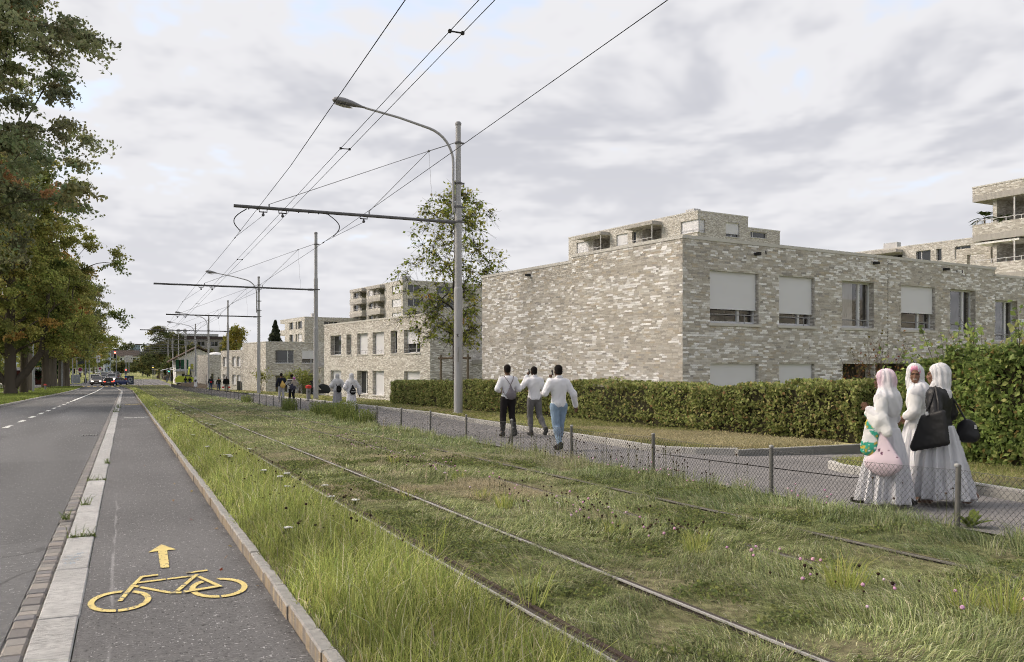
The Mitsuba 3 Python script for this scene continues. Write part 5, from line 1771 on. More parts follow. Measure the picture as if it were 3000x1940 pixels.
for v0, v1, u0, u1, dens, ws in ((-12.2, -6.5, 50, 105, 85, 5.5), (-12.2, -6.5, 105, 168, 40, 8), (-22, -14.5, 80, 170, 8, 11)):
    x, y = scatter(v0, v1, u0, u1, dens)
    pch = patch(x, y, 0.3, 9)
    blades(lv, x, y, zg(y) + 0.06 + 0.25 * (pch - 0.5) * 0, (0.10 + 0.18 * rng.random(len(x))), rng.uniform(0.005, 0.009, len(x)) * ws, rng.uniform(0, 2 * PI, len(x)), rng.uniform(0.2, 1.0, len(x)), tones(len(x), [(0.19, 0.25, 0.07), (0.25, 0.30, 0.09), (0.15, 0.18, 0.06)], [4, 3, 2], 0.25) * (0.6 + 0.8 * pch)[:, None], 0.5)
stuff('verge_grass', 'green grass under the trees on the left verge', lv, 'vc_leaf')

# weeds along the fence and in the joints of the edging
wd = MB()
for cx, cy, n, h, r in ((7.15, 31, 500, 0.75, 0.9), (7.2, 33.5, 400, 0.6, 0.8), (7.2, 36, 350, 0.6, 0.9), (7.2, 43, 350, 0.6, 1.0), (7.2, 28.6, 260, 0.5, 0.6), (7.3, 60, 250, 0.5, 1.4)):
    a = rng.uniform(0, 2 * PI, n)
    rr = np.sqrt(rng.random(n))
    xs, ys = cx + 0.35 * rr * np.cos(a), cy + r * rr * np.sin(a)
    blades(wd, xs, ys, zg(ys) - 0.02, h * rng.uniform(0.4, 1.1, n), np.full(n, 0.016), rng.uniform(0, 2 * PI, n), rng.uniform(0.05, 0.5, n), tones(n, [(0.14, 0.18, 0.06), (0.18, 0.22, 0.07), (0.28, 0.31, 0.12)], [3, 3, 2], 0.25), 0.4)
    c = np.stack([xs, ys, zg(ys) + h * rng.uniform(0.2, 0.9, n)], 1)
    v, f = leaf_quads(c, 0.06, 0.3, rng, 0.0)
    wd.add(v, f, np.repeat(tones(n, [(0.15, 0.19, 0.06), (0.21, 0.25, 0.08)], [1, 1], 0.25), 4, 0))
stuff('fence_weeds', 'rank green weeds growing along the foot of the chain link fence', wd, 'vc_leaf', cat='weeds')
for i, (xx, yy, w, lab) in enumerate(((-0.36, 8.93, 0.2, 'nearest weed tuft in a joint of the granite edging'), (-0.37, 13.9, 0.2, 'second weed tuft in a joint of the granite edging'), (-0.41, 11.2, 0.1, 'wispy grass in a joint of the granite edging'),
                                        (-0.27, 16.6, 0.08, 'small weed at the lane side of the edging'), (-0.55, 10.15, 0.08, 'weed in the gutter setts'), (-0.36, 43.0, 0.2, 'dark weed tuft far along the edging'), (-0.30, 50.0, 0.15, 'low weed tuft farther along the edging'))):
    m = MB()
    n = 110 if i in (0, 1) else 40
    xs = xx + rng.uniform(-w / 2 - 0.02, w / 2 + 0.02, n) * (1 if w > 0.1 else 0.6)
    ys = yy + rng.normal(size=n) * 0.015
    hh = rng.uniform(0.02, 0.06, n)
    hh[:14] = rng.uniform(0.08, 0.17, 14)
    blades(m, xs, ys, zg(ys) + 0.025, hh * (1 if yy < 30 else 2), np.full(n, 0.008 if yy < 20 else 0.02), rng.uniform(0, 2 * PI, n), rng.uniform(0.3, 1.3, n), tones(n, [(0.15, 0.20, 0.06), (0.20, 0.24, 0.08), (0.11, 0.14, 0.05)], [3, 2, 2], 0.25), 0.5)
    solo('weed', lab, 'weed', m, 'vc_leaf')
# broad-leaved dock beside the near fence post
k = thing('dock_plant', 'broad leaved plant at the foot of the nearest fence post', 'plant')
for i in range(16):
    a = i * 2.4
    m = MB(np.array((0.24, 0.30, 0.08)) * rng.uniform(0.75, 1.2))
    d = np.array([math.cos(a), math.sin(a), 0])
    L_ = rng.uniform(0.16, 0.3)
    el = rng.uniform(0.5, 1.2)
    b = np.array([7.52, 6.12, Z(6.1) - 0.03])
    q = [b + d * L_ * t * math.cos(el) + np.array([0, 0, L_ * (t * math.sin(el) - 0.35 * t * t)]) for t in (0, 0.35, 0.75, 1.0)]
    s = np.cross(d, [0, 0, 1]) * 0.035
    v = [q[0] - s * 0.2, q[0] + s * 0.2, q[1] + s, q[1] - s, q[2] + s * 0.9, q[2] - s * 0.9, q[3]]
    m.add(v, [[0, 1, 2], [0, 2, 3], [3, 2, 4], [3, 4, 5], [5, 4, 6]])
    part(k, 'leaf', m, 'vc_leaf')
# ---------------------------------------------------------------- people: smooth distance fields meshed as surface nets
class Field:
    def __init__(s, lo, hi, h):
        s.lo, s.h = np.array(lo, float), h
        s.n = np.maximum(4, np.ceil((np.array(hi) - lo) / h).astype(int) + 1)
        s.d = np.full(s.n, 0.25)

    def sub(s, lo, hi):
        a = np.clip(np.floor((np.array(lo) - s.lo) / s.h).astype(int), 0, s.n - 1)
        b = np.clip(np.ceil((np.array(hi) - s.lo) / s.h).astype(int) + 1, 1, s.n)
        if np.any(b <= a):
            return None, None
        sl = tuple(slice(i, j) for i, j in zip(a, b))
        g = np.meshgrid(*[s.lo[i] + s.h * np.arange(a[i], b[i]) for i in range(3)], indexing='ij')
        return sl, np.stack(g, -1)

    def put(s, sl, v, k):
        o = s.d[sl]
        hh = np.maximum(k - np.abs(o - v), 0) / k if k > 0 else 0
        s.d[sl] = np.minimum(o, v) - hh * hh * k * 0.25

    def bone(s, a, b, ra, rb, k=0.02, flat=None):
        """A tapering round bone; flat: (axis, factor) squeezes the distance along an axis."""
        a, b = np.array(a, float), np.array(b, float)
        m = max(ra, rb) + k + 3 * s.h + 0.02
        sl, p = s.sub(np.minimum(a, b) - m, np.maximum(a, b) + m)
        if sl is None:
            return s
        ba = b - a
        t = np.clip(((p - a) @ ba) / (ba @ ba + 1e-12), 0, 1)
        q = p - a - t[..., None] * ba
        if flat is not None:
            q = q / np.array(flat)
        s.put(sl, np.linalg.norm(q, axis=-1) - (ra + t * (rb - ra)), k)
        return s

    def ell(s, c, r, k=0.02, rot=None):
        c, r = np.array(c, float), np.array(r, float)
        m = r.max() + k + 3 * s.h + 0.02
        sl, p = s.sub(c - m, c + m)
        if sl is None:
            return s
        q = p - c
        if rot is not None:
            q = q @ rot
        k0 = np.linalg.norm(q / r, axis=-1)
        k1 = np.linalg.norm(q / (r * r), axis=-1) + 1e-9
        s.put(sl, k0 * (k0 - 1) / k1, k)
        return s

    def fn(s, lo, hi, f, k=0.02):
        sl, p = s.sub(lo, hi)
        s.put(sl, f(p), k)
        return s

    def cut(s, f):
        """Keep only where f(p) < 0."""
        sl, p = s.sub(s.lo, s.lo + s.h * s.n)
        s.d[sl] = np.maximum(s.d[sl], f(p))
        return s

    def mesh(s):
        d = s.d
        ins = d < 0
        X, Y, Z_ = d.shape
        c = np.zeros((X - 1, Y - 1, Z_ - 1), int)
        for i in (0, 1):
            for j in (0, 1):
                for k in (0, 1):
                    c += ins[i:X - 1 + i, j:Y - 1 + j, k:Z_ - 1 + k]
        act = np.argwhere((c > 0) & (c < 8))
        idx = -np.ones(c.shape, int)
        idx[tuple(act.T)] = np.arange(len(act))
        pos, cnt = np.zeros((len(act), 3)), np.zeros(len(act))
        for ax in range(3):
            for o1 in (0, 1):
                for o2 in (0, 1):
                    o = [0, 0, 0]
                    oth = [q for q in range(3) if q != ax]
                    o[oth[0]], o[oth[1]] = o1, o2
                    A = act + o
                    B = A.copy()
                    B[:, ax] += 1
                    da, db = d[tuple(A.T)], d[tuple(B.T)]
                    x = (da < 0) != (db < 0)
                    t = da / (da - db + 1e-20)
                    q = A.astype(float)
                    q[:, ax] += t
                    pos[x] += q[x]
                    cnt[x] += 1
        pos = s.lo + s.h * pos / np.maximum(cnt, 1)[:, None]
        F = []
        for ax in range(3):
            sl0, sl1 = [slice(None)] * 3, [slice(None)] * 3
            sl0[ax], sl1[ax] = slice(0, -1), slice(1, None)
            cr = ins[tuple(sl0)] != ins[tuple(sl1)]
            e = np.argwhere(cr)
            oth = [q for q in range(3) if q != ax]
            e = e[(e[:, oth[0]] > 0) & (e[:, oth[1]] > 0) & (e[:, oth[0]] < c.shape[oth[0]]) & (e[:, oth[1]] < c.shape[oth[1]])]
            if not len(e):
                continue
            q = []
            for o1, o2 in ((1, 1), (0, 1), (0, 0), (1, 0)):
                w = e.copy()
                w[:, oth[0]] -= o1
                w[:, oth[1]] -= o2
                q.append(idx[tuple(w.T)])
            q = np.stack(q, 1)
            flip = ins[tuple(e.T)] == (ax != 1)
            q[~flip] = q[~flip][:, ::-1]
            F.append(q[(q >= 0).all(1)])
        f = np.vstack(F)
        return pos, np.vstack([f[:, [0, 1, 2]], f[:, [0, 2, 3]]])


def wrinkle(v, amp, freq, seed=0, dirw=(1, 1, 1)):
    return amp * (meshkit.fbm(v * np.array(dirw) * freq + seed * 3.1, 3, seed) - 0.5) * 2


class Person:
    """Local metres: facing +y, left is -x. at: feet on the ground; turn: radians to the left of the street direction."""

    def __init__(s, name, label, at, height, turn=0.0, group=None, h=0.016, skin=(0.105, 0.062, 0.042), hair=(0.012, 0.010, 0.009), pose=None, detail=True, dz=0.0, female=False):
        s.k = thing('person', label, 'person', group)
        s.h, s.skin, s.hair, s.detail = h, np.array(skin), hair, detail
        s.sc = height / 1.75
        s.M = RZ(turn, (at[0], at[1], Z(at[1]) + dz), s.sc)
        J = dict(pel=(0, 0, 0.95), waist=(0, 0.0, 1.08), chest=(0, 0.0, 1.30), neck=(0, 0.015, 1.47), head=(0, 0.035, 1.635),
                 shL=(-0.178, 0, 1.395), shR=(0.178, 0, 1.395), elL=(-0.25, -0.02, 1.14), elR=(0.25, -0.02, 1.14), haL=(-0.27, 0.06, 0.89), haR=(0.27, 0.06, 0.89),
                 hpL=(-0.095, 0, 0.92), hpR=(0.095, 0, 0.92), knL=(-0.10, 0.02, 0.49), knR=(0.10, 0.02, 0.49), anL=(-0.10, -0.02, 0.08), anR=(0.10, -0.02, 0.08),
                 tyaw=0.0)
        if female:
            J.update(shL=(-0.155, 0, 1.385), shR=(0.155, 0, 1.385))
        J.update(pose or {})
        s.J = {k: (np.array(v, float) if np.ndim(v) else v) for k, v in J.items()}
        s.female = female

    def put(s, name, v, f, col, mat='vc_matte', smooth=True, label=None, parent=None):
        c = np.broadcast_to(np.asarray(col, float), (len(v), 3)) if np.ndim(col) < 2 else col
        v = np.asarray(v) @ s.M[:3, :3].T + s.M[:3, 3]
        return part(parent or s.k, name, MB().add(v, f, c), mat, smooth, label=label)

    def head_rot(s):
        a = s.J['tyaw']
        return np.array([[math.cos(a), -math.sin(a), 0], [math.sin(a), math.cos(a), 0], [0, 0, 1.0]])

    def limb_fields(s, F, g=0.0, arms=True, legs=True, torso=True):
        J = s.J
        fem = s.female
        if torso:
            F.ell(J['pel'], (0.155 + g + 0.01 * fem, 0.115 + g, 0.13 + g), 0.05)
            F.ell(J['waist'], (0.135 + g - 0.01 * fem, 0.10 + g, 0.16 + g), 0.05)
            F.ell(J['chest'], (0.165 + g - 0.012 * fem, 0.115 + g, 0.19 + g), 0.06)
            F.bone(J['shL'] + (0.02, 0, 0.005), J['shR'] - (0.02, 0, -0.005), 0.056 + g, 0.056 + g, 0.05)
            F.bone(J['chest'] + (0, 0, 0.12), J['neck'], 0.085 + g, 0.056 + g, 0.05)
        if arms:
            for q in 'LR':
                F.bone(J['sh' + q], J['el' + q], 0.056 + g, 0.042 + g, 0.035)
                F.bone(J['el' + q], J['el' + q] + (J['ha' + q] - J['el' + q]) * 0.94, 0.042 + g, 0.028 + g, 0.02)
        if legs:
            for q in 'LR':
                F.bone(J['hp' + q] - (0, 0, 0.02), J['kn' + q], 0.090 + g, 0.060 + g, 0.04)
                F.bone(J['kn' + q], J['an' + q], 0.058 + g, 0.040 + g, 0.03)
                mid = J['kn' + q] + (J['an' + q] - J['kn' + q]) * 0.3 - (0, 0.018, 0)
                F.ell(mid, (0.052 + g, 0.055 + g, 0.12), 0.04)
        return F

    def hand(s, F, q, curl=0.5):
        """Palm, four bent fingers of different lengths and a thumb from the side of the palm."""
        J = s.J
        w = J['ha' + q]
        d = w - J['el' + q]
        d = d / np.linalg.norm(d)
        side = J.get('pn' + q, np.array([1.0 if q == 'L' else -1.0, 0, 0]))     # palm normal
        side = side - d * (side @ d)
        side /= np.linalg.norm(side)
        ac = np.cross(d, side) * (1 if q == 'L' else -1)
        F.bone(w - d * 0.02, w + d * 0.075, 0.026, 0.034, 0.015)
        for i, L_ in enumerate((0.062, 0.072, 0.068, 0.052)):
            b = w + d * 0.085 + ac * (0.033 - 0.022 * i)
            c1 = curl * (0.8 + 0.1 * i)
            d1 = d * math.cos(c1) + side * math.sin(c1)
            d2 = d * math.cos(2.1 * c1) + side * math.sin(2.1 * c1)
            F.bone(b - d * 0.03, b + d1 * L_ * 0.55, 0.0105, 0.0095, 0.006)
            F.bone(b + d1 * L_ * 0.55, b + d1 * L_ * 0.55 + d2 * L_ * 0.55, 0.0095, 0.008, 0.004)
        t0 = w + d * 0.02 + ac * 0.03
        t1 = t0 + (d * 0.6 + ac * 0.75 + side * 0.3) * 0.042
        F.bone(t0, t1, 0.013, 0.011, 0.012)
        F.bone(t1, t1 + (d * 0.85 + side * 0.35) * 0.036, 0.011, 0.009, 0.005)

    def bounds(s):
        P = np.array([v for k, v in s.J.items() if np.ndim(v) and k[:2] != 'pn'])
        return P.min(0) - (0.22, 0.24, 0.12), P.max(0) + (0.22, 0.24, 0.22)

    def body(s, feet=True):
        J = s.J
        lo, hi = s.bounds()
        F = Field(lo, hi, s.h * 0.8 if s.detail else s.h)
        s.limb_fields(F)
        R = s.head_rot()
        hc = J['head']
        E = lambda off, r, k=0.02: F.ell(hc + R @ np.array(off), r, k, R)
        F.bone(J['neck'] - (0, 0, 0.03), hc - R @ np.array([0, 0.02, 0.05]), 0.055, 0.053, 0.03)
        E((0, -0.012, 0.035), (0.073, 0.094, 0.088), 0.02)
        E((0, 0.022, -0.035), (0.058, 0.070, 0.078), 0.03)
        E((0, 0.055, -0.085), (0.030, 0.030, 0.024), 0.03)
        if s.detail:
            E((0, 0.100, -0.022), (0.014, 0.020, 0.024), 0.012)
            E((0, 0.088, 0.022), (0.050, 0.018, 0.012), 0.015)
            E((0, 0.088, -0.060), (0.024, 0.014, 0.009), 0.008)
            for sx in (-1, 1):
                E((sx * 0.075, -0.008, -0.012), (0.012, 0.022, 0.034), 0.008)
                E((sx * 0.038, 0.072, -0.025), (0.022, 0.02, 0.02), 0.02)
            for q in 'LR':
                s.hand(F, q, J.get('curl' + q, 0.55))
        else:
            for q in 'LR':
                d = J['ha' + q] - J['el' + q]
                d = d / np.linalg.norm(d)
                F.bone(J['ha' + q] - d * 0.02, J['ha' + q] + d * 0.10, 0.03, 0.034, 0.02, None)
                F.bone(J['ha' + q] + d * 0.10, J['ha' + q] + d * 0.16, 0.026, 0.014, 0.02, None)
                F.bone(J['ha' + q] + d * 0.02, J['ha' + q] + d * 0.08 + np.array([0.03 if q == 'L' else -0.03, 0.03, 0]), 0.016, 0.012, 0.01)
        if feet:
            for q in 'LR':
                a = J['an' + q]
                t = J.get('to' + q, a + (0, 0.17, -0.045))
                F.bone(a - (0, 0.02, 0.02), t, 0.042, 0.028, 0.03)
                F.bone(a + (0, -0.05, -0.035), t - (0, 0.05, 0.0), 0.034, 0.03, 0.02)
        v, f = F.mesh()
        col = np.tile(s.skin, (len(v), 1)) * (1 + wrinkle(v, 0.06, 9, 2))[:, None]
        if s.detail:
            q = (v - hc) @ R
            for sx in (-1, 1):
                eye = ((q[:, 0] - sx * 0.034) ** 2 / 0.014 ** 2 + (q[:, 2] - 0.002) ** 2 / 0.007 ** 2 < 1) & (q[:, 1] > 0.05)
                col[eye] = (0.02, 0.015, 0.012)
                br = (np.abs(q[:, 0] - sx * 0.034) < 0.022) & (np.abs(q[:, 2] - 0.024) < 0.005) & (q[:, 1] > 0.05)
                col[br] = (0.015, 0.012, 0.01)
            lip = (q[:, 0] ** 2 / 0.024 ** 2 + (q[:, 2] + 0.060) ** 2 / 0.010 ** 2 < 1) & (q[:, 1] > 0.06)
            col[lip] = (0.22, 0.10, 0.09) if s.J.get('smile') is None else (0.40, 0.34, 0.30)
        return s.put('body', v, f, col)

    def hair_cap(s, r=1.0, low=-0.02, name='hair', col=None, extra=0.0):
        J, R = s.J, s.head_rot()
        F = Field(J['head'] - 0.2, J['head'] + 0.2, min(s.h * 0.8, 0.014))
        F.ell(J['head'] + R @ np.array([0, -0.018, 0.045]), (0.080 * r, 0.100 * r, 0.090 * r + extra), 0.01, R)
        F.ell(J['head'] + R @ np.array([0, -0.045, -0.03]), (0.070 * r, 0.068 * r, 0.07), 0.03, R)
        F.cut(lambda p: (lambda q: np.maximum(q[..., 1] * 0.9 - 0.055 - 0.35 * (q[..., 2] - 0.04), low - 0.03 - q[..., 2] + 0.5 * np.maximum(q[..., 1], -0.02)))((p - J['head']) @ R))
        v, f = F.mesh()
        v = v + (meshkit.noise(v * 90) - 0.5)[:, None] * 0.008 * (v - J['head']) / 0.1
        return s.put(name, v, f, col if col is not None else s.hair)

    def cloth(s, name, col, g, zlo, zhi, arms=False, legs=False, torso=True, sleeve=1.0, amp=0.006, freq=9, seed=1, mat='vc_matte', extra=None, hem=0.0, dirw=(1, 1, 1), smooth=True):
        J = s.J
        lo, hi = s.bounds()
        F = Field(lo, hi, s.h)
        s.limb_fields(F, g, arms=False, legs=legs, torso=torso)
        if arms:
            for q in 'LR':
                F.bone(J['sh' + q], J['el' + q], 0.058 + g, 0.047 + g, 0.04)
                F.bone(J['el' + q], J['el' + q] + (J['ha' + q] - J['el' + q]) * 0.93 * sleeve, 0.047 + g, 0.033 + g, 0.02)
        if extra:
            extra(F)
        handz = np.array([J['haL'], J['haR']])
        def lim(p):
            z = p[..., 2]
            body_ = np.maximum(zlo(p) - z if callable(zlo) else zlo - z, z - zhi)
            if arms:
                for q in 'LR':
                    for a, b in ((J['sh' + q], J['el' + q]), (J['el' + q], J['ha' + q])):
                        ba = b - a
                        t = np.clip(((p - a) @ ba) / (ba @ ba), 0, 1)
                        near = np.linalg.norm(p - a - t[..., None] * ba, axis=-1) - 0.062 - g
                        body_ = np.minimum(body_, near)
            return body_
        F.cut(lim)
        v, f = F.mesh()
        if amp:
            n = trimesh.Trimesh(v, f, process=False).vertex_normals
            v = v + n * wrinkle(v, amp, freq, seed, dirw)[:, None]
        c = col(v) if callable(col) else np.tile(np.asarray(col, float), (len(v), 1))
        c = c * (1 + wrinkle(v, 0.05, 5, seed + 1))[:, None]
        return s.put(name, v, f, c, mat, smooth)

    def shoes(s, col, sole=(0.5, 0.5, 0.5)):
        J = s.J
        for q in 'LR':
            a = J['an' + q]
            t = J.get('to' + q, a + (0, 0.18, -0.05))
            F = Field(np.minimum(a, t) - 0.14, np.maximum(a, t) + 0.14, min(s.h, 0.014) if s.detail else s.h)
            F.bone(a - (0, 0.02, 0.01), t, 0.050, 0.036, 0.03)
            F.bone(a + (0, -0.06, -0.035), t - (0, 0.05, 0.0), 0.042, 0.038, 0.02)
            F.bone(a + (0, -0.02, 0.02), a - (0, 0.02, 0.02), 0.05, 0.05, 0.02)
            v, f = F.mesh()
            low = v[:, 2] < min(a[2], t[2]) - 0.022
            s.put('shoe', v, f, np.where(low[:, None], np.array(sole), np.array(col)))

    def robe(s, name, col, ztop, zbot, r0, r1, folds=9, amp=0.03, lean=(0, 0), seed=3, sq=0.8, c0=(0, 0), h=None, front=0.0):
        """A long skirt hanging in folds."""
        hh = h or s.h
        c0, ln = np.array(c0), np.array(lean)
        F = Field((c0[0] - r1 - 0.25 - abs(ln[0]), c0[1] - r1 - 0.25 - abs(ln[1]), zbot - 0.05), (c0[0] + r1 + 0.25 + abs(ln[0]), c0[1] + r1 + 0.25 + abs(ln[1]), ztop + 0.06), hh)

        def f(p):
            t = np.clip((ztop - p[..., 2]) / (ztop - zbot), 0, 1)
            x = p[..., 0] - c0[0] - ln[0] * t ** 1.5
            y = (p[..., 1] - c0[1] - ln[1] * t ** 1.5) / sq
            a = np.arctan2(y, x)
            R = r0 + (r1 - r0) * t ** 0.8
            w = np.sin(folds * a + 2.0 * np.sin(a * 2 + seed) + 1.5 * t) + 0.5 * np.sin(2.3 * folds * a + seed + 3 * t)
            R = R + amp * t ** 0.7 * w * 0.6
            d = (np.hypot(x, y) - R) * 0.75
            return np.maximum(np.maximum(d, zbot + 0.012 * np.sin(a * 5 + seed) - p[..., 2]), p[..., 2] - ztop)
        F.fn(F.lo, F.lo + F.h * F.n, f, 0.0)
        v, fc = F.mesh()
        c = col(v) if callable(col) else np.tile(np.asarray(col, float), (len(v), 1))
        return s.put(name, v, fc, c)

    def blob(s, name, pieces, col, h=None, mat='vc_matte', amp=0.0, parent=None, label=None, cutf=None):
        """pieces: ('b', a, b, ra, rb, k) bones and ('e', c, r, k) ellipsoids."""
        lo, hi = np.full(3, 9.0), np.full(3, -9.0)
        for q in pieces:
            if q[0] == 'b':
                m = max(q[3], q[4])
                pts = np.array([q[1], q[2]])
            else:
                m = np.array(q[2])
                pts = np.array([q[1]])
            lo, hi = np.minimum(lo, pts.min(0) - m), np.maximum(hi, pts.max(0) + m)
        F = Field(lo - 0.06, hi + 0.06, h or s.h)
        for q in pieces:
            if q[0] == 'b':
                F.bone(q[1], q[2], q[3], q[4], q[5] if len(q) > 5 else 0.02, q[6] if len(q) > 6 else None)
            else:
                F.ell(q[1], q[2], q[3] if len(q) > 3 else 0.02, q[4] if len(q) > 4 else None)
        if cutf:
            F.cut(cutf)
        v, f = F.mesh()
        if amp:
            n = trimesh.Trimesh(v, f, process=False).vertex_normals
            v = v + n * wrinkle(v, amp, 12, 4)[:, None]
        c = col(v) if callable(col) else col
        return s.put(name, v, f, c, mat, label=label, parent=parent)

    def strap(s, name, pts, r, col, mat='vc_matte', parent=None):
        m = MB(col).tube(pts, r, 6)
        v, f, c = m.get()
        return s.put(name, v, f, c, mat, False, parent=parent)


WHITE_C = (0.68, 0.68, 0.71)


def item(p, name, label, cat, pieces, col, amp=0.004, h=None, mat='vc_matte'):
    """A bag or the like that the person holds: a thing of its own."""
    k = thing(name, label, cat)
    p.blob('bag_body', pieces, col, h, mat, amp, parent=k)
    return k


RIGHTSTEP = dict(hpL=(-0.09, 0, 0.92), hpR=(0.09, 0, 0.92))
# --- three men in white shirts on the footpath
P = Person('person', 'man in white top and black trousers with a grey drawstring bag on his back', (8.66, 20.1), 1.76, -0.05, pose=dict(
    elL=(-0.30, -0.06, 1.17), haL=(-0.17, 0.17, 1.12), elR=(0.275, -0.05, 1.16), haR=(0.17, 0.17, 1.10), knL=(-0.115, 0.05, 0.50), anL=(-0.13, 0.02, 0.08), knR=(0.12, 0.06, 0.50), anR=(0.13, -0.14, 0.11), toR=(0.14, 0.02, 0.035), head=(-0.01, 0.035, 1.635)))
P.body()
P.hair_cap(1.04)
P.cloth('top', WHITE_C, 0.018, 0.93, 1.50, arms=True, amp=0.013, freq=8)
P.cloth('trousers', (0.018, 0.016, 0.017), 0.014, 0.14, 1.0, legs=True, torso=True, amp=0.006, freq=8, dirw=(1, 1, 1.5), seed=2)
P.shoes((0.02, 0.02, 0.02), (0.6, 0.6, 0.6))
k = item(P, 'drawstring_bag', 'grey drawstring bag on the back of the man with black trousers', 'bag', [('e', (0.02, -0.175, 1.02), (0.135, 0.05, 0.11), 0.03), ('b', (0.02, -0.17, 1.06), (0.01, -0.15, 1.27), 0.10, 0.015, 0.05, (1, 0.5, 1))], (0.165, 0.15, 0.165))
for sx in (-1, 1):
    P.strap('cord', [(0.01, -0.155, 1.27), (sx * 0.08, -0.135, 1.40), (sx * 0.12, -0.06, 1.485), (sx * 0.13, 0.05, 1.44)], 0.007, (0.07, 0.03, 0.04), parent=k)
    P.strap('cord', [(sx * 0.10 + 0.02, -0.165, 0.96), (sx * 0.155, -0.10, 1.10), (sx * 0.165, -0.02, 1.2)], 0.006, (0.07, 0.03, 0.04), parent=k)

P = Person('person', 'man in white shirt and grey jeans holding a phone to his left ear', (9.42, 20.2), 1.72, -0.02, pose=dict(
    elL=(-0.335, 0.02, 1.24), haL=(-0.165, 0.07, 1.53), pnL=(1, 0, 0), curlL=0.6, elR=(0.27, -0.02, 1.15), haR=(0.23, 0.14, 1.0), knL=(-0.10, 0.05, 0.49), anL=(-0.09, 0.0, 0.08), knR=(0.13, -0.04, 0.48), anR=(0.17, -0.34, 0.17), toR=(0.175, -0.24, 0.05)))
P.body()
P.hair_cap(1.0)
P.cloth('shirt', WHITE_C, 0.020, lambda p: 0.89 + 0.03 * np.cos(p[..., 0] * 16), 1.50, arms=True, amp=0.016, freq=9, seed=5)
P.blob('collar', [('b', (-0.035, -0.03, 1.515), (0.035, -0.03, 1.515), 0.036, 0.036, 0.02), ('b', (-0.035, -0.03, 1.515), (-0.05, 0.05, 1.49), 0.034, 0.02, 0.02), ('b', (0.035, -0.03, 1.515), (0.05, 0.05, 1.49), 0.034, 0.02, 0.02)], WHITE_C)
P.cloth('jeans', lambda v: np.array([0.115, 0.113, 0.115]) * (0.75 + 0.7 * meshkit.fbm(v * 6, 3))[:, None], 0.013, 0.13, 0.985, legs=True, torso=True, amp=0.008, freq=10, seed=3, dirw=(1, 1, 1.6))
P.shoes((0.03, 0.03, 0.03), (0.45, 0.45, 0.45))
k = thing('phone', 'phone at the left ear of the man in grey jeans', 'phone')
P.blob('phone_body', [('b', (-0.115, 0.04, 1.58), (-0.105, 0.10, 1.68), 0.016, 0.016, 0.0)], (0.02, 0.02, 0.022), 0.008, 'vc_satin', parent=k)

P = Person('person', 'man in white shirt and light blue jeans with one hand at his ear', (7.98, 15.95), 1.69, -0.02, pose=dict(
    elL=(-0.30, 0.03, 1.18), haL=(-0.155, 0.12, 1.47), pnL=(1, 0, 0), curlL=0.6, elR=(0.30, -0.09, 1.15), haR=(0.40, 0.01, 0.90), knL=(-0.075, -0.02, 0.49), anL=(-0.075, -0.22, 0.12), toL=(-0.075, -0.08, 0.035), knR=(0.085, 0.10, 0.50), anR=(0.06, 0.13, 0.08)))
P.body()
P.hair_cap(1.04)
P.cloth('shirt', WHITE_C, 0.022, lambda p: 0.86 + 0.035 * np.cos(p[..., 0] * 15), 1.50, arms=True, amp=0.016, freq=8, seed=7)
P.blob('collar', [('b', (-0.035, -0.03, 1.515), (0.035, -0.03, 1.515), 0.036, 0.036, 0.02), ('b', (-0.035, -0.03, 1.515), (-0.05, 0.05, 1.49), 0.034, 0.02, 0.02), ('b', (0.035, -0.03, 1.515), (0.05, 0.05, 1.49), 0.034, 0.02, 0.02)], WHITE_C)
P.cloth('jeans', lambda v: np.array([0.20, 0.275, 0.37]) * (0.72 + 0.65 * meshkit.fbm(v * 7, 3))[:, None], 0.013, 0.13, 0.975, legs=True, torso=True, amp=0.009, freq=11, seed=4, dirw=(1, 1, 1.6))
P.shoes((0.022, 0.022, 0.024), (0.03, 0.03, 0.03))
k = thing('phone', 'phone at the left ear of the man in light blue jeans', 'phone')
P.blob('phone_body', [('b', (-0.11, 0.06, 1.56), (-0.10, 0.11, 1.65), 0.016, 0.016, 0.0)], (0.02, 0.02, 0.022), 0.008, 'vc_satin', parent=k)

# --- three women at the right
VEIL = (0.58, 0.58, 0.60)


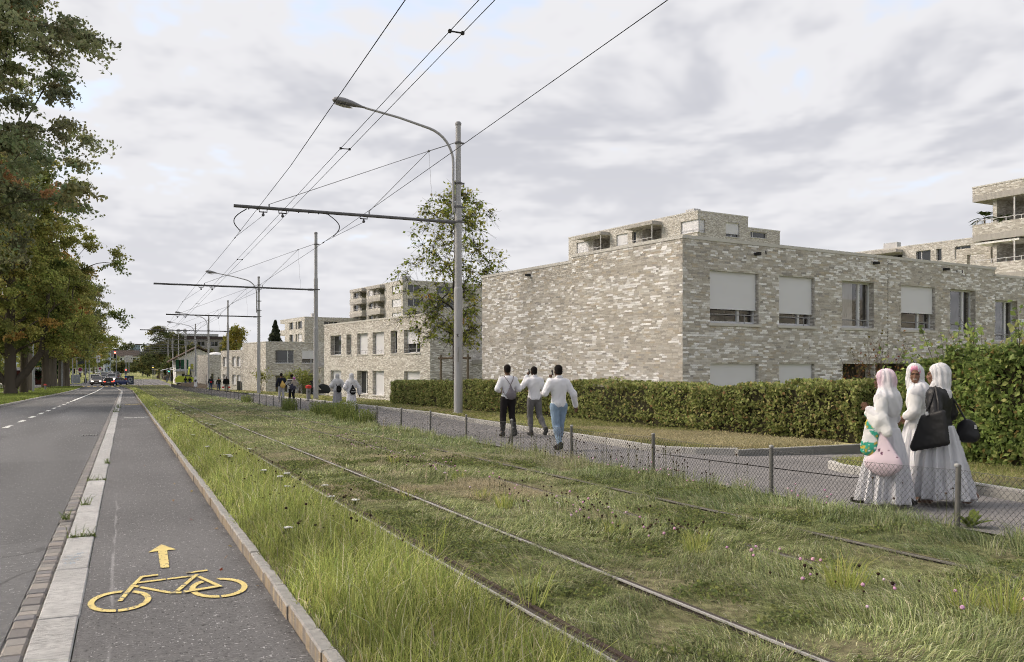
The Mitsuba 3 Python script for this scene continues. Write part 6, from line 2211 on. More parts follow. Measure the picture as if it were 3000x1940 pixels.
def veil(p, pink=0.0, face=True, shoulder=True, length=1.05, seed=0, tint=(0.60, 0.36, 0.46)):
    J, R = p.J, p.head_rot()
    hc = J['head']
    F = Field(hc - (0.38, 0.38, 0.75), hc + (0.38, 0.38, 0.25), p.h * 0.85)
    E = lambda off, r, k: F.ell(hc + R @ np.array(off), r, k, R)
    E((0, -0.045, 0.045), (0.108, 0.128, 0.118), 0.02)
    E((0, -0.065, -0.08), (0.118, 0.105, 0.14), 0.06)
    F.bone(hc + R @ np.array([0, -0.04, -0.16]), J['neck'] + (0, -0.03, -0.06), 0.105, 0.14, 0.05)
    if shoulder:
        F.bone(J['shL'] + (0.0, -0.01, 0.01), J['shR'] + (0.0, -0.01, 0.01), 0.10, 0.10, 0.08)
        F.ell(J['chest'] + (0, -0.06, 0.02), (0.19, 0.12, 0.20), 0.06)
    if face:      # the opening for the face
        F.cut(lambda q: -(np.linalg.norm(((q - hc) @ R - np.array([0, 0.155, -0.02])) / np.array([0.085, 0.15, 0.125]), axis=-1) - 1) * 0.09)
    F.cut(lambda q: hc[2] - length * 0.55 - q[..., 2])
    v, f = F.mesh()
    n = trimesh.Trimesh(v, f, process=False).vertex_normals
    q = (v - hc) @ R
    a = np.arctan2(q[:, 0], -q[:, 1])
    fold = np.sin(13 * a + 6 * meshkit.noise(v * 7 + seed) + 11 * q[:, 2]) * 0.006 + wrinkle(v, 0.011, 11, seed + 2)
    v = v + n * fold[:, None]
    pk = pink * np.clip((q[:, 2] + 0.10) / 0.06, 0, 1) * np.clip(0.5 + 0.5 * np.sin(3 * a + 1) + 0.4 * meshkit.noise(v * 12), 0.2, 1)
    col = np.array(VEIL)[None] * (1 - pk[:, None]) + np.array(tint)[None] * pk[:, None]
    return p.put('veil', v, f, col)


P = Person('person', 'woman in white gown and pinkish veil with a green bordered shawl over her arm', (7.80, 7.42), 1.50, 0.38, h=0.013, female=True, pose=dict(
    elL=(-0.27, -0.04, 1.13), haL=(-0.20, 0.16, 1.27), pnL=(1, 0.1, -0.2), curlL=1.1, elR=(0.25, 0.0, 1.13), haR=(0.17, 0.17, 1.02), head=(0, 0.045, 1.62), knL=(-0.09, 0.12, 0.50), anL=(-0.10, 0.22, 0.09), toL=(-0.10, 0.40, 0.045), knR=(0.09, -0.06, 0.48), anR=(0.09, -0.26, 0.10), toR=(0.09, -0.12, 0.035)))
P.body()
veil(P, 0.62, True, True, 1.0, 1)
P.cloth('gown', (0.55, 0.55, 0.575), 0.028, 0.80, 1.46, arms=True, amp=0.015, freq=10, seed=3, sleeve=0.85, dirw=(1, 1, 0.6))
P.robe('skirt', (0.57, 0.57, 0.60), 1.02, 0.05, 0.15, 0.31, 13, 0.07, lean=(0, 0.02), seed=2, sq=1.05, h=0.016)


def shawl_col(v):
    c = np.tile(np.array([0.61, 0.61, 0.61]), (len(v), 1))
    t = v[:, 2]
    bd = (t < 0.845) | ((np.abs(v[:, 1] - 0.19 + 0.9 * (1.15 - t)) < 0.045) & (t < 1.25))
    mot = meshkit.noise(v * 26)
    c[bd] = np.where(mot[bd][:, None] > 0.62, np.array([0.46, 0.36, 0.06]), np.array([0.045, 0.30, 0.215]))
    c[bd & (mot < 0.22)] = (0.60, 0.60, 0.60)
    return c


P.blob('shawl', [('b', (-0.20, -0.02, 1.36), (-0.275, -0.03, 1.10), 0.075, 0.08, 0.04), ('b', (-0.275, -0.03, 1.12), (-0.215, 0.14, 1.20), 0.072, 0.055, 0.04), ('b', (-0.29, 0.05, 1.10), (-0.315, 0.10, 0.76), 0.085, 0.10, 0.05, (0.38, 1.15, 1)), ('b', (-0.29, -0.06, 1.12), (-0.31, -0.14, 0.98), 0.09, 0.07, 0.04, (0.5, 1, 1))], shawl_col, 0.014, amp=0.014)
P.shoes((0.02, 0.018, 0.018), (0.03, 0.03, 0.03))
k = item(P, 'cloth_bag', 'pink cloth bag hanging at the side of the woman in the pinkish veil', 'bag', [('e', (-0.30, -0.08, 0.57), (0.065, 0.24, 0.12), 0.03), ('b', (-0.295, -0.08, 0.62), (-0.28, -0.04, 0.93), 0.21, 0.06, 0.06, (0.30, 1.0, 1))],
         lambda v: np.where((meshkit.noise(v * 24) > 0.74)[:, None] & (np.abs(v[:, 2] - 0.72) < 0.06)[:, None], np.array([0.12, 0.05, 0.09]), np.array([0.60, 0.50, 0.55])), h=0.013)
P.strap('strap', [(-0.275, 0.0, 0.92), (-0.27, -0.02, 1.05), (-0.25, -0.04, 1.25), (-0.19, -0.02, 1.45)], 0.014, (0.58, 0.40, 0.46), parent=k)
P.strap('strap', [(-0.275, -0.06, 0.92), (-0.28, -0.08, 1.08), (-0.22, -0.05, 1.40)], 0.012, (0.58, 0.40, 0.46), parent=k)

P = Person('person', 'smiling woman in white with pink headband, turning her face back', (8.95, 8.02), 1.56, 0.55, h=0.013, female=True, skin=(0.20, 0.115, 0.08), pose=dict(
    tyaw=1.75, smile=1, elL=(-0.25, 0.0, 1.13), haL=(-0.17, 0.20, 1.02), pnL=(1, 0, 0), curlL=0.8, elR=(0.25, 0.0, 1.13), haR=(0.16, 0.20, 1.03), knL=(-0.09, 0.1, 0.5), anL=(-0.09, 0.12, 0.08), knR=(0.09, -0.02, 0.5), anR=(0.09, -0.12, 0.08)))
P.body()
P.hair_cap(1.10, 0.0, 'headband', (0.60, 0.25, 0.36))
veil(P, 0.0, True, True, 0.95, 4)
P.cloth('blouse', (0.60, 0.60, 0.60), 0.032, 0.80, 1.46, arms=True, amp=0.012, freq=10, seed=6, sleeve=0.5)
P.robe('skirt', (0.57, 0.57, 0.595), 1.04, 0.04, 0.15, 0.33, 13, 0.065, seed=5, sq=0.95, h=0.016)
P.shoes((0.03, 0.02, 0.02), (0.05, 0.04, 0.04))

P = Person('person', 'woman in black leather jacket, white veil and long white skirt', (8.45, 7.28), 1.55, 0.36, h=0.013, female=True, skin=(0.20, 0.12, 0.085), pose=dict(
    tyaw=0.25, elL=(-0.27, -0.06, 1.14), haL=(-0.22, 0.10, 0.97), elR=(0.27, -0.05, 1.14), haR=(0.25, 0.10, 0.98), knL=(-0.08, 0.10, 0.5), anL=(-0.09, 0.12, 0.075), toL=(-0.09, 0.28, 0.025), knR=(0.09, -0.10, 0.48), anR=(0.10, -0.36, 0.16), toR=(0.10, -0.27, 0.045)))
P.body()
veil(P, 0.0, True, False, 0.72, 9)
P.cloth('leather_jacket', (0.012, 0.012, 0.014), 0.036, 0.86, 1.49, arms=True, amp=0.010, freq=9, seed=8, mat='vc_satin')
P.robe('skirt', lambda v: np.array([0.60, 0.605, 0.63]) * (0.86 + 0.25 * np.clip(np.sin(v[:, 0:1] * 70 + 3 * np.sin(v[:, 2:3] * 4)), -1, 1) * 0.4), 1.0, 0.085, 0.165, 0.34, 15, 0.07, lean=(0.0, -0.05), seed=8, sq=1.05, h=0.016)
for q in 'LR':
    a, t = P.J['an' + q], P.J['to' + q]
    ft = MB((0.30, 0.25, 0.20) if q == 'L' else (0.6, 0.6, 0.62))
    ft.tube([a + (0, -0.06, -0.062), t + (0, 0.05, -0.02)], [0.034, 0.042], 8)
    v, f, c = ft.get()
    v[:, 2] = (v[:, 2] - v[:, 2].mean()) * 0.3 + v[:, 2].mean() - 0.008
    P.put('sandal', v, f, c)
    if q == 'L':
        for u_ in (0.35, 0.6):
            m = a + (t - a) * u_
            P.strap('sandal_strap', [m + (-0.05, 0, -0.02), m + (0, -0.01, 0.03), m + (0.05, 0, -0.02)], 0.009, (0.55, 0.53, 0.48))
k = item(P, 'tote_bag', 'big black leather tote bag on the shoulder of the woman in the black jacket', 'bag', [('b', (-0.34, -0.20 + 0.075 * i, 0.82 - 0.018 * i), (-0.325, -0.16 + 0.045 * i, 1.17 - 0.014 * i), 0.055, 0.045, 0.03, (0.75, 1, 1)) for i in range(6)], (0.011, 0.011, 0.012), 0.006, 0.013, 'vc_satin')
for y_ in (-0.12, 0.04):
    P.strap('strap', [(-0.335, y_, 1.15), (-0.30, y_ * 0.6 - 0.03, 1.3), (-0.20, -0.03, 1.50), (-0.14, 0.02, 1.45)], 0.013, (0.016, 0.015, 0.016), 'vc_satin', parent=k)
P.strap('buckle', [(-0.375, 0.0, 1.14), (-0.365, 0.02, 1.18)], 0.02, (0.45, 0.45, 0.45), 'vc_gloss', parent=k)
k = item(P, 'handbag', 'small black handbag behind the woman in the black jacket', 'bag', [('e', (0.24, -0.26, 0.93), (0.07, 0.13, 0.15), 0.03), ('b', (0.24, -0.34, 0.86), (0.24, -0.18, 0.86), 0.07, 0.07, 0.04)], (0.012, 0.012, 0.014), 0.006, 0.013, 'vc_satin')
P.strap('strap', [(0.24, -0.25, 1.05), (0.22, -0.12, 1.3), (0.16, -0.02, 1.46)], 0.012, (0.016, 0.015, 0.016), 'vc_satin', parent=k)
P.strap('buckle', [(0.20, -0.37, 0.96), (0.20, -0.37, 1.01)], 0.016, (0.5, 0.5, 0.5), 'vc_gloss', parent=k)

# --- farther walkers, seen from behind
def walker(label, at, height, top, bottom, turn=0.0, long=None, hood=None, hair=True, h=0.03, pose=None, step=0.16, skin=(0.11, 0.065, 0.045), fem=False, wide=0.022, shoe=(0.03, 0.03, 0.03), group=None, hairc=(0.014, 0.012, 0.011), dz=0.0):
    ps = dict(knL=(-0.10, 0.06, 0.5), anL=(-0.10, step, 0.08), knR=(0.10, 0.0, 0.5), anR=(0.10, -step, 0.12), toR=(0.10, -step + 0.13, 0.04), elL=(-0.27, -0.05, 1.15), haL=(-0.26, 0.06, 0.92), elR=(0.27, -0.02, 1.15), haR=(0.28, -0.03, 0.90))
    ps.update(pose or {})
    p = Person('person', label, at, height, turn, group, h, skin, hairc, ps, False, dz, fem)
    p.body()
    if hair:
        p.hair_cap(1.03)
    p.cloth('top', top, wide, 0.88, 1.47, arms=True, amp=0.01, freq=7, seed=2)
    if long:
        p.robe('skirt', bottom, 1.0, long, 0.17, 0.27, 8, 0.03, h=h)
    else:
        p.cloth('trousers', bottom, 0.014, 0.12, 0.98, legs=True, amp=0.008, freq=8, seed=3)
    p.shoes(shoe, shoe)
    if hood is not None:
        p.blob('hood', [('e', p.J['head'] + (0, -0.03, 0.03), (0.115, 0.13, 0.13), 0.02), ('b', p.J['head'] + (0, -0.04, -0.08), p.J['neck'] + (0, -0.03, -0.10), 0.11, 0.17, 0.05)], hood, amp=0.006)
    return p


def backpack(p, label, col, at=(0, -0.22, 1.12), r=(0.14, 0.085, 0.19), col2=None, name='backpack', straps=(0.02, 0.02, 0.02)):
    k = thing(name, label, 'backpack')
    a = np.array(at)
    p.blob('bag_body', [('e', a, r, 0.02), ('b', a - (0, 0, r[2] * 0.4), a + (0, 0, r[2] * 0.4), r[0] * 0.9, r[0] * 0.75, 0.04, (1, 0.6, 1))], col, h=0.02, parent=k, amp=0.004)
    if col2 is not None:
        p.blob('pocket', [('e', a + (0, -r[1] * 0.8, -r[2] * 0.3), (r[0] * 0.65, 0.045, r[2] * 0.4), 0.02)], col2, h=0.02, parent=k)
    for sx in (-1, 1):
        p.strap('strap', [a + (sx * 0.09, 0.06, r[2] * 0.8), (sx * 0.11, -0.05, 1.50), (sx * 0.12, 0.06, 1.46)], 0.018, straps, parent=k)
    return k


p = walker('woman in white veil and grey skirt with a small black backpack', (9.7, 44.0), 1.68, (0.56, 0.56, 0.57), (0.30, 0.30, 0.32), long=0.05, hood=(0.50, 0.50, 0.51), hair=False, fem=True, wide=0.07, pose=dict(elL=(-0.32, -0.04, 1.16), elR=(0.32, -0.04, 1.16), haL=(-0.22, 0.16, 1.1), haR=(0.22, 0.16, 1.1)))
backpack(p, 'small black leather backpack on the white veiled woman in the grey skirt', (0.012, 0.012, 0.012), (0.02, -0.25, 1.0), (0.13, 0.08, 0.17), (0.02, 0.02, 0.02))
p = walker('woman all in white with a black drawstring bag, right of the two veiled walkers', (8.75, 37.0), 1.66, (0.62, 0.62, 0.64), (0.62, 0.62, 0.66), long=0.10, hood=(0.56, 0.56, 0.57), hair=False, fem=True, wide=0.05, shoe=(0.5, 0.5, 0.5), pose=dict(haR=(0.36, -0.02, 0.86), elR=(0.33, -0.05, 1.14), elL=(-0.30, -0.05, 1.15), haL=(-0.22, 0.12, 1.05)))
k = thing('drawstring_bag', 'black drawstring bag with a white print on the woman all in white', 'bag')
p.blob('bag_body', [('e', (0.02, -0.235, 0.97), (0.15, 0.07, 0.14), 0.03), ('b', (0.02, -0.23, 1.0), (0.0, -0.20, 1.27), 0.12, 0.015, 0.05, (1, 0.6, 1))], (0.012, 0.012, 0.013), h=0.02, parent=k)
tm = meshkit.text_mesh('DOPE', 0.055, 0.006, True)
tv = np.array(tm.vertices)
tv = np.stack([tv[:, 0] - tv[:, 0].mean() + 0.02, -0.325 + 0 * tv[:, 0] - tv[:, 2], tv[:, 1] + 0.94], 1)
p.put('print', tv, np.array(tm.faces), (0.6, 0.6, 0.6), parent=k)
p.blob('leaf_print', [('b', (0.02, -0.30, 1.04), (0.02 + 0.035 * math.sin(a), -0.30, 1.04 + 0.035 * math.cos(a)), 0.008, 0.006, 0.0) for a in (-1.2, -0.6, 0, 0.6, 1.2)], (0.6, 0.6, 0.6), h=0.008, parent=k)
p = walker('man in navy jacket and light grey trousers with a mustard yellow sack on his back', (9.1, 57.5), 1.83, (0.016, 0.018, 0.028), (0.36, 0.36, 0.38), shoe=(0.35, 0.33, 0.3))
k = thing('drawstring_bag', 'mustard yellow drawstring sack on the man in the navy jacket', 'bag')
p.blob('bag_body', [('e', (0.06, -0.20, 1.0), (0.15, 0.09, 0.16), 0.03), ('b', (0.06, -0.19, 1.04), (0.03, -0.15, 1.32), 0.13, 0.02, 0.06, (1, 0.6, 1))], (0.50, 0.34, 0.11), h=0.02, parent=k, amp=0.006)
p.strap('cord', [(0.03, -0.15, 1.32), (-0.05, -0.13, 1.42), (-0.11, -0.03, 1.49)], 0.009, (0.03, 0.03, 0.03), parent=k)


def stripes(v):
    return np.where((np.sin(v[:, 2:3] * 62) > 0), np.array([0.55, 0.54, 0.50]), np.array([0.02, 0.02, 0.022]))


p = walker('woman in a black and white striped sweater and dark trousers carrying a small child', (8.9, 52.5), 1.74, stripes, (0.015, 0.015, 0.018), fem=True, wide=0.04, pose=dict(elL=(-0.29, -0.05, 1.2), haL=(-0.16, 0.15, 1.18), elR=(0.31, -0.08, 1.22), haR=(0.15, -0.18, 1.22), hpL=(-0.09, 0, 0.92)))
p.blob('cap', [('e', p.J['head'] + (0, -0.01, 0.06), (0.09, 0.11, 0.08), 0.02)], (0.02, 0.02, 0.02))
p.blob('cap_band', [('e', p.J['head'] + (0, -0.05, 0.10), (0.05, 0.05, 0.03), 0.02)], (0.45, 0.28, 0.03), h=0.02)
backpack(p, 'dark checked bag hanging at the back of the woman in stripes', lambda v: np.where(((np.sin(v[:, 0:1] * 90) * np.sin(v[:, 2:3] * 90)) > 0.1), np.array([0.10, 0.10, 0.14]), np.array([0.018, 0.018, 0.03])), (0.03, -0.26, 1.02), (0.19, 0.09, 0.15))
c = walker('small child in purple knitted hat and grey leggings, carried by a woman', (9.0, 52.22), 0.92, (0.33, 0.29, 0.25), (0.20, 0.20, 0.21), hair=False, h=0.045, dz=0.60, turn=-0.5, wide=0.05, pose=dict(knL=(-0.17, 0.12, 0.62), anL=(-0.20, -0.10, 0.30), toL=(-0.22, 0.02, 0.24), knR=(0.26, 0.10, 0.70), anR=(0.42, 0.0, 0.42), toR=(0.46, 0.12, 0.36), haL=(-0.2, 0.2, 1.25), haR=(0.2, 0.2, 1.25), head=(0, 0.0, 1.66)), shoe=(0.5, 0.5, 0.5), skin=(0.25, 0.15, 0.11))
c.blob('knitted_hat', [('e', c.J['head'] + (0, -0.02, 0.05), (0.14, 0.15, 0.15), 0.02), ('e', c.J['head'] + (-0.10, -0.03, 0.22), (0.06, 0.06, 0.06), 0.02)], lambda v: np.where((v[:, 2:3] > c.J['head'][2] + 0.17), np.array([0.6, 0.58, 0.6]), np.array([0.40, 0.10, 0.36])), h=0.04)

p = walker('walker in dark jacket with a red and black backpack', (10.2, 121), 1.86, (0.03, 0.031, 0.036), (0.05, 0.08, 0.14), h=0.035)
backpack(p, 'black backpack with a bright red panel', (0.02, 0.018, 0.02), (0, -0.22, 1.15), (0.16, 0.1, 0.24), (0.62, 0.03, 0.05))
p = walker('second walker in a jacket like his, half hidden behind the red backpack', (10.45, 124), 1.84, (0.09, 0.095, 0.105), (0.04, 0.06, 0.10), h=0.04)
p = walker('walker in olive jacket with an orange hood lining', (10.9, 118), 1.72, (0.028, 0.03, 0.024), (0.035, 0.06, 0.12), h=0.035)
p.blob('hood', [('e', p.J['neck'] + (0, -0.05, -0.01), (0.13, 0.10, 0.06), 0.02)], (0.60, 0.12, 0.03))
p = walker('walker in long black coat carrying a plastic bag in each hand', (11.0, 110), 1.84, (0.012, 0.012, 0.013), (0.13, 0.125, 0.12), h=0.035, wide=0.045)
for sx, lab in ((-1, 'white and red shopping bag in the left hand of the black coated walker'), (1, 'white and red shopping bag in the right hand of the black coated walker')):
    k = thing('shopping_bag', lab, 'bag')
    p.blob('bag_body', [('e', (sx * 0.33, -0.02, 0.58), (0.14, 0.11, 0.17), 0.02), ('b', (sx * 0.33, -0.02, 0.66), (sx * 0.29, 0.0, 0.86), 0.08, 0.015, 0.05)], lambda v: np.where((v[:, 2:3] < 0.60), np.array([0.50, 0.03, 0.03]), np.array([0.62, 0.61, 0.58])), h=0.03, parent=k, amp=0.008)
walker('youth in black jacket and jeans, left of a pair beyond the tram poles', (9.6, 163), 1.72, (0.018, 0.018, 0.022), (0.10, 0.15, 0.22), h=0.045)
walker('youth in black top and grey jeans, right of a pair beyond the tram poles', (10.3, 163), 1.70, (0.015, 0.014, 0.02), (0.14, 0.17, 0.21), h=0.045)
p = walker('person in a white hooded coat with a dark backpack beyond the tram poles', (10.6, 154), 1.76, (0.58, 0.58, 0.60), (0.6, 0.6, 0.62), hood=(0.58, 0.58, 0.60), hair=False, h=0.045, long=0.1, fem=True)
backpack(p, 'dark backpack on the person in the white hooded coat', (0.05, 0.05, 0.055))
walker('adult in a grey top walking with a child near the crossing', (8.3, 205), 1.80, (0.10, 0.10, 0.105), (0.10, 0.13, 0.18), h=0.05)
walker('adult in a dark green coat walking with a child near the crossing', (9.2, 203), 1.78, (0.05, 0.055, 0.05), (0.04, 0.045, 0.05), h=0.05, hairc=(0.12, 0.05, 0.03))
walker('small child in a pink jacket beside two adults near the crossing', (9.6, 197), 1.05, (0.55, 0.20, 0.28), (0.40, 0.25, 0.3), h=0.05, hairc=(0.12, 0.06, 0.04))
for i, (v, u, tc, lab) in enumerate(((9.4, 262, (0.03, 0.03, 0.035), 'figure in black by the market stalls, first from the left'), (10.8, 258, (0.06, 0.05, 0.045), 'figure in brown by the market stalls'), (11.6, 250, (0.02, 0.02, 0.03), 'figure in navy by the market stalls'), (12.4, 246, (0.025, 0.03, 0.06), 'figure in dark blue nearest the market stalls'), (6.5, 300, (0.03, 0.025, 0.03), 'far dark figure on the path beside the track'), (5.6, 330, (0.04, 0.04, 0.05), 'farthest figure on the path beside the track'))):
    walker(lab, (v, u), 1.75, tc, (0.04, 0.045, 0.06), h=0.06)
walker('person in dark clothes standing by the notice boards under the left trees', (-19.2, 147), 1.78, (0.012, 0.010, 0.012), (0.014, 0.012, 0.014), h=0.045, step=0.03)
# ---------------------------------------------------------------- chain link fence
FV, FU0, FDU, NF = 7.42, 6.18 - 2 * 2.71, 2.71, 62
k = thing('chain_link_fence', 'knee high chain link fence on round grey posts along the footpath', 'fence')
tw = MB((0.10, 0.10, 0.105))
for i in range(NF):
    u = FU0 + FDU * i
    r = 0.026
    m = MB((0.125, 0.122, 0.115) if i % 7 else (0.15, 0.145, 0.135))
    tilt = rng.normal(0, 0.012, 2)
    m.lathe([(r, -0.2), (r, 0.575), (r * 0.8, 0.583)], (0, 0, 0), 12 if i < 12 else 6)
    v, f, c = m.get()
    v[:, 0] += tilt[0] * v[:, 2]
    v[:, 1] += tilt[1] * v[:, 2]
    pk = part(k, 'post', MB().add(v + (FV, u, Z(u)), f, c), 'vc_satin')
    if i < 14:
        part(pk, 'cap', MB((0.30, 0.30, 0.29)).lathe([(r + 0.002, 0.560), (r + 0.003, 0.578), (r * 0.85, 0.590), (0.002, 0.592)], (FV, u, Z(u)), 12), 'vc_satin', True)
    if i == NF - 1:
        break
    u1 = u + FDU
    ht, hb = 0.53, 0.0
    m = MB((0.085, 0.085, 0.09))
    pitch = 0.062 if i < 8 else (0.095 if i < 16 else 0.17)
    rw = 0.0023 if i < 8 else (0.0024 if i < 16 else 0.0034)
    run = (ht - hb) * 0.92
    for sgn in (1, -1):
        for s0 in np.arange(u - run, u1 + run, pitch):
            a, b = (s0, s0 + sgn * run)
            t = np.clip(np.array([(u - a) / (b - a), (u1 - a) / (b - a)]), 0, 1)
            t0, t1 = min(t), max(t)
            if t1 - t0 < 0.03:
                continue
            pts = []
            for q in (t0, (t0 + t1) / 2, t1):
                uu = a + (b - a) * q
                sag = 0.022 * math.sin(PI * (uu - u) / FDU) * q
                pts.append((FV + 0.003 * sgn, uu, Z(uu) + hb + (ht - hb) * q - sag))
            m.tube(pts[::2], rw, 3, cap=False)
    part(k, 'mesh', m, 'vc_satin', kind='stuff')
    uu = np.linspace(u, u1, 7)
    tw.tube(np.stack([np.full(7, FV), uu, zg(uu) + ht - 0.022 * np.sin(PI * (uu - u) / FDU)], 1), 0.0026 if i < 12 else 0.004, 3, cap=False)
part(k, 'tension_wire', tw, 'vc_satin')
# lying scrap of brace at the fence by the three men
solo('fence_brace', 'grey brace tube leaning at the fence post in front of the man in black trousers', 'fence brace', MB((0.2, 0.2, 0.2)).tube([(7.46, 17.3, Z(17) + 0.05), (7.42, 16.97, Z(17) + 0.42)], 0.02, 6), 'vc_satin')


# ---------------------------------------------------------------- cars
def car(label, at, head, col, kind='hatch', group='cars in the traffic queue', lights='', plate=True, name='car'):
    """head 0: driving away from the camera; PI: coming towards it. lights: 'brake' or 'head'."""
    D = dict(hatch=(4.1, 1.78, 1.46, 0.22), suv=(4.6, 1.90, 1.68, 0.28), sedan=(4.6, 1.82, 1.44, 0.22), van=(4.8, 1.92, 1.92, 0.25), estate=(4.7, 1.84, 1.48, 0.22))[kind]
    L_, W, H, gc = D
    k = thing(name, label, 'car' if kind != 'van' else 'van', group)
    M = RZ(head, (at[0], at[1], Z(at[1]) + 0.006))
    hl, hw = L_ / 2, W / 2
    belt = {'hatch': 0.92, 'suv': 1.08, 'sedan': 0.90, 'van': 1.10, 'estate': 0.92}[kind]
    hood = {'hatch': 0.86, 'suv': 1.04, 'sedan': 0.84, 'van': 1.05, 'estate': 0.86}[kind]
    box = kind in ('hatch', 'suv', 'van', 'estate')
    # stations from the rear to the front: y, top of the lower body, half width
    st = [(-hl, gc + 0.28, hw * 0.84, gc + 0.12), (-hl + 0.06, belt - 0.12 if box else belt - 0.08, hw * 0.93, gc), (-hl + 0.25, belt, hw * 0.98, gc - 0.02), (-hl * 0.4, belt, hw, gc - 0.04), (hl * 0.25, belt - 0.02, hw, gc - 0.04),
          (hl * 0.5, hood, hw * 0.99, gc - 0.02), (hl - 0.3, hood - 0.10, hw * 0.95, gc), (hl - 0.08, hood - 0.22, hw * 0.88, gc + 0.05), (hl, gc + 0.28, hw * 0.78, gc + 0.12)]
    ring = []
    for y, zt, w, zb in st:
        zm = zb + (zt - zb) * 0.55
        ring.append([(-w * 0.92, y, zb), (-w, y, zm), (-w * 0.985, y, zm + (zt - zm) * 0.6), (-w * 0.90, y, zt), (0, y, zt + 0.03), (w * 0.90, y, zt), (w * 0.985, y, zm + (zt - zm) * 0.6), (w, y, zm), (w * 0.92, y, zb), (0, y, zb)])
    n = 10
    v = np.array(ring).reshape(-1, 3)
    f = [[i * n + j, (i + 1) * n + j, (i + 1) * n + (j + 1) % n, i * n + (j + 1) % n] for i in range(len(st) - 1) for j in range(n)]
    f = [q[::-1] for q in f]
    cap = [[0, j, j + 1] for j in range(1, n - 1)] + [[(len(st) - 1) * n, (len(st) - 1) * n + j + 1, (len(st) - 1) * n + j] for j in range(1, n - 1)]

    def P(name, mb, mat='vc_satin', smooth=False, parent=None, label=None):
        v, f, c = mb.get()
        return part(parent or k, name, MB().add(v @ M[:3, :3].T + M[:3, 3], f, c), mat, smooth, label)

    body = MB(col).add(v, f)
    body.add(v, cap)
    # roof and pillars; glass sits just inside
    yb0, yb1 = {'hatch': (-hl + 0.15, -hl + 0.55), 'suv': (-hl + 0.12, -hl + 0.45), 'sedan': (-hl + 0.75, -hl + 1.25), 'van': (-hl + 0.05, -hl + 0.2), 'estate': (-hl + 0.1, -hl + 0.55)}[kind]
    yf1, yf0 = (hl * 0.05, hl * 0.5) if kind != 'van' else (hl * 0.30, hl * 0.58)
    wt = hw * (0.74 if kind != 'van' else 0.84)
    wb = hw * 0.88
    top = [(-wt, yb1, H - 0.04), (wt, yb1, H - 0.04), (wt, yf1, H - 0.03), (-wt, yf1, H - 0.03)]
    rf = MB(col)
    mid = [(-wt * 0.7, (yb1 + yf1) / 2, H + 0.015), (wt * 0.7, (yb1 + yf1) / 2, H + 0.015)]
    rf.add(top + mid, [[0, 4, 5, 1], [1, 5, 2, 2], [3, 2, 5, 4], [0, 3, 4, 4]])
    for a, b in (((-wb, yb0, belt), (-wt, yb1, H - 0.04)), ((wb, yb0, belt), (wt, yb1, H - 0.04)), ((-wb, yf0, hood), (-wt, yf1, H - 0.03)), ((wb, yf0, hood), (wt, yf1, H - 0.03)), ((-wb, -0.05, belt), (-wt, -0.05, H - 0.03)), ((wb, -0.05, belt), (wt, -0.05, H - 0.03))):
        rf.tube([a, b], 0.045 if abs(a[1]) > 0.1 else 0.03, 5)
    for a, b in (((-wt, yb1, H - 0.04), (-wt, yf1, H - 0.03)), ((wt, yb1, H - 0.04), (wt, yf1, H - 0.03)), ((-wt, yb1, H - 0.04), (wt, yb1, H - 0.04)), ((-wt, yf1, H - 0.03), (wt, yf1, H - 0.03))):
        rf.tube([a, b], 0.04, 5)
    P('body', body, 'vc_gloss', 35 if False else False)
    P('roof', rf, 'vc_gloss')
    gl = MB((0.025, 0.03, 0.034))
    lo = [(-wb, yb0, belt), (wb, yb0, belt), (wb, yf0, hood), (-wb, yf0, hood)]
    q = [tuple(np.array(a) * (0.985, 0.985, 1)) for a in lo] + [tuple(np.array(a) * (0.985, 0.985, 1)) for a in top]
    P('rear_window', MB().add([q[0], q[1], q[5], q[4]], [[0, 1, 2, 3]]), 'dark_glass')
    P('windscreen', MB().add([q[2], q[3], q[7], q[6]], [[0, 1, 2, 3]]), 'dark_glass')
    P('side_window', MB().add([q[1], q[2], q[6], q[5]], [[0, 1, 2, 3]]), 'dark_glass')
    P('side_window', MB().add([q[3], q[0], q[4], q[7]], [[0, 1, 2, 3]]), 'dark_glass')
    for sx in (-1, 1):
        for y in (-hl * 0.60, hl * 0.62):
            w = MB((0.018, 0.018, 0.018))
            ang = np.arange(15) * 2 * PI / 14
            xs = sx * (hw - 0.10)
            w.tube([(xs - 0.11, y, 0.31), (xs + 0.11, y, 0.31)], 0.31, 14)
            wk = P('wheel', w, 'vc_matte')
            P('rim', MB((0.35, 0.35, 0.36)).tube([(xs - 0.118, y, 0.31), (xs + 0.118, y, 0.31)], 0.19, 10), 'vc_satin', parent=wk)
        m = MB(col).ball((sx * (hw + 0.08), yf0 - 0.25, belt + 0.06), (0.11, 0.07, 0.075))
        P('wing_mirror', m, 'vc_gloss', True)
        tl = MB((0.45, 0.02, 0.02)).box((sx * hw * 0.72 - 0.14, -hl - 0.012, belt - 0.20), (sx * hw * 0.72 + 0.14, -hl + 0.15, belt - 0.06))
        kk = P('tail_light', tl, 'vc_gloss')
        if lights == 'brake':
            scene[kk]['emitter'] = {'type': 'area', 'radiance': {'type': 'rgb', 'value': [0.38, 0.03, 0.015]}}
            del scene[kk]['bsdf']
        h_ = MB((0.75, 0.75, 0.72)).box((sx * hw * 0.70 - 0.17, hl - 0.14, hood - 0.34), (sx * hw * 0.70 + 0.17, hl - 0.01, hood - 0.20))
        kk = P('headlight', h_, 'vc_gloss')
        if lights == 'head':
            scene[kk]['emitter'] = {'type': 'area', 'radiance': {'type': 'rgb', 'value': [0.5, 0.47, 0.42]}}
            del scene[kk]['bsdf']
    P('front_bumper', MB((0.03, 0.03, 0.032)).box((-hw * 0.55, hl - 0.05, gc + 0.06), (hw * 0.55, hl + 0.012, gc + 0.30)), 'vc_satin')
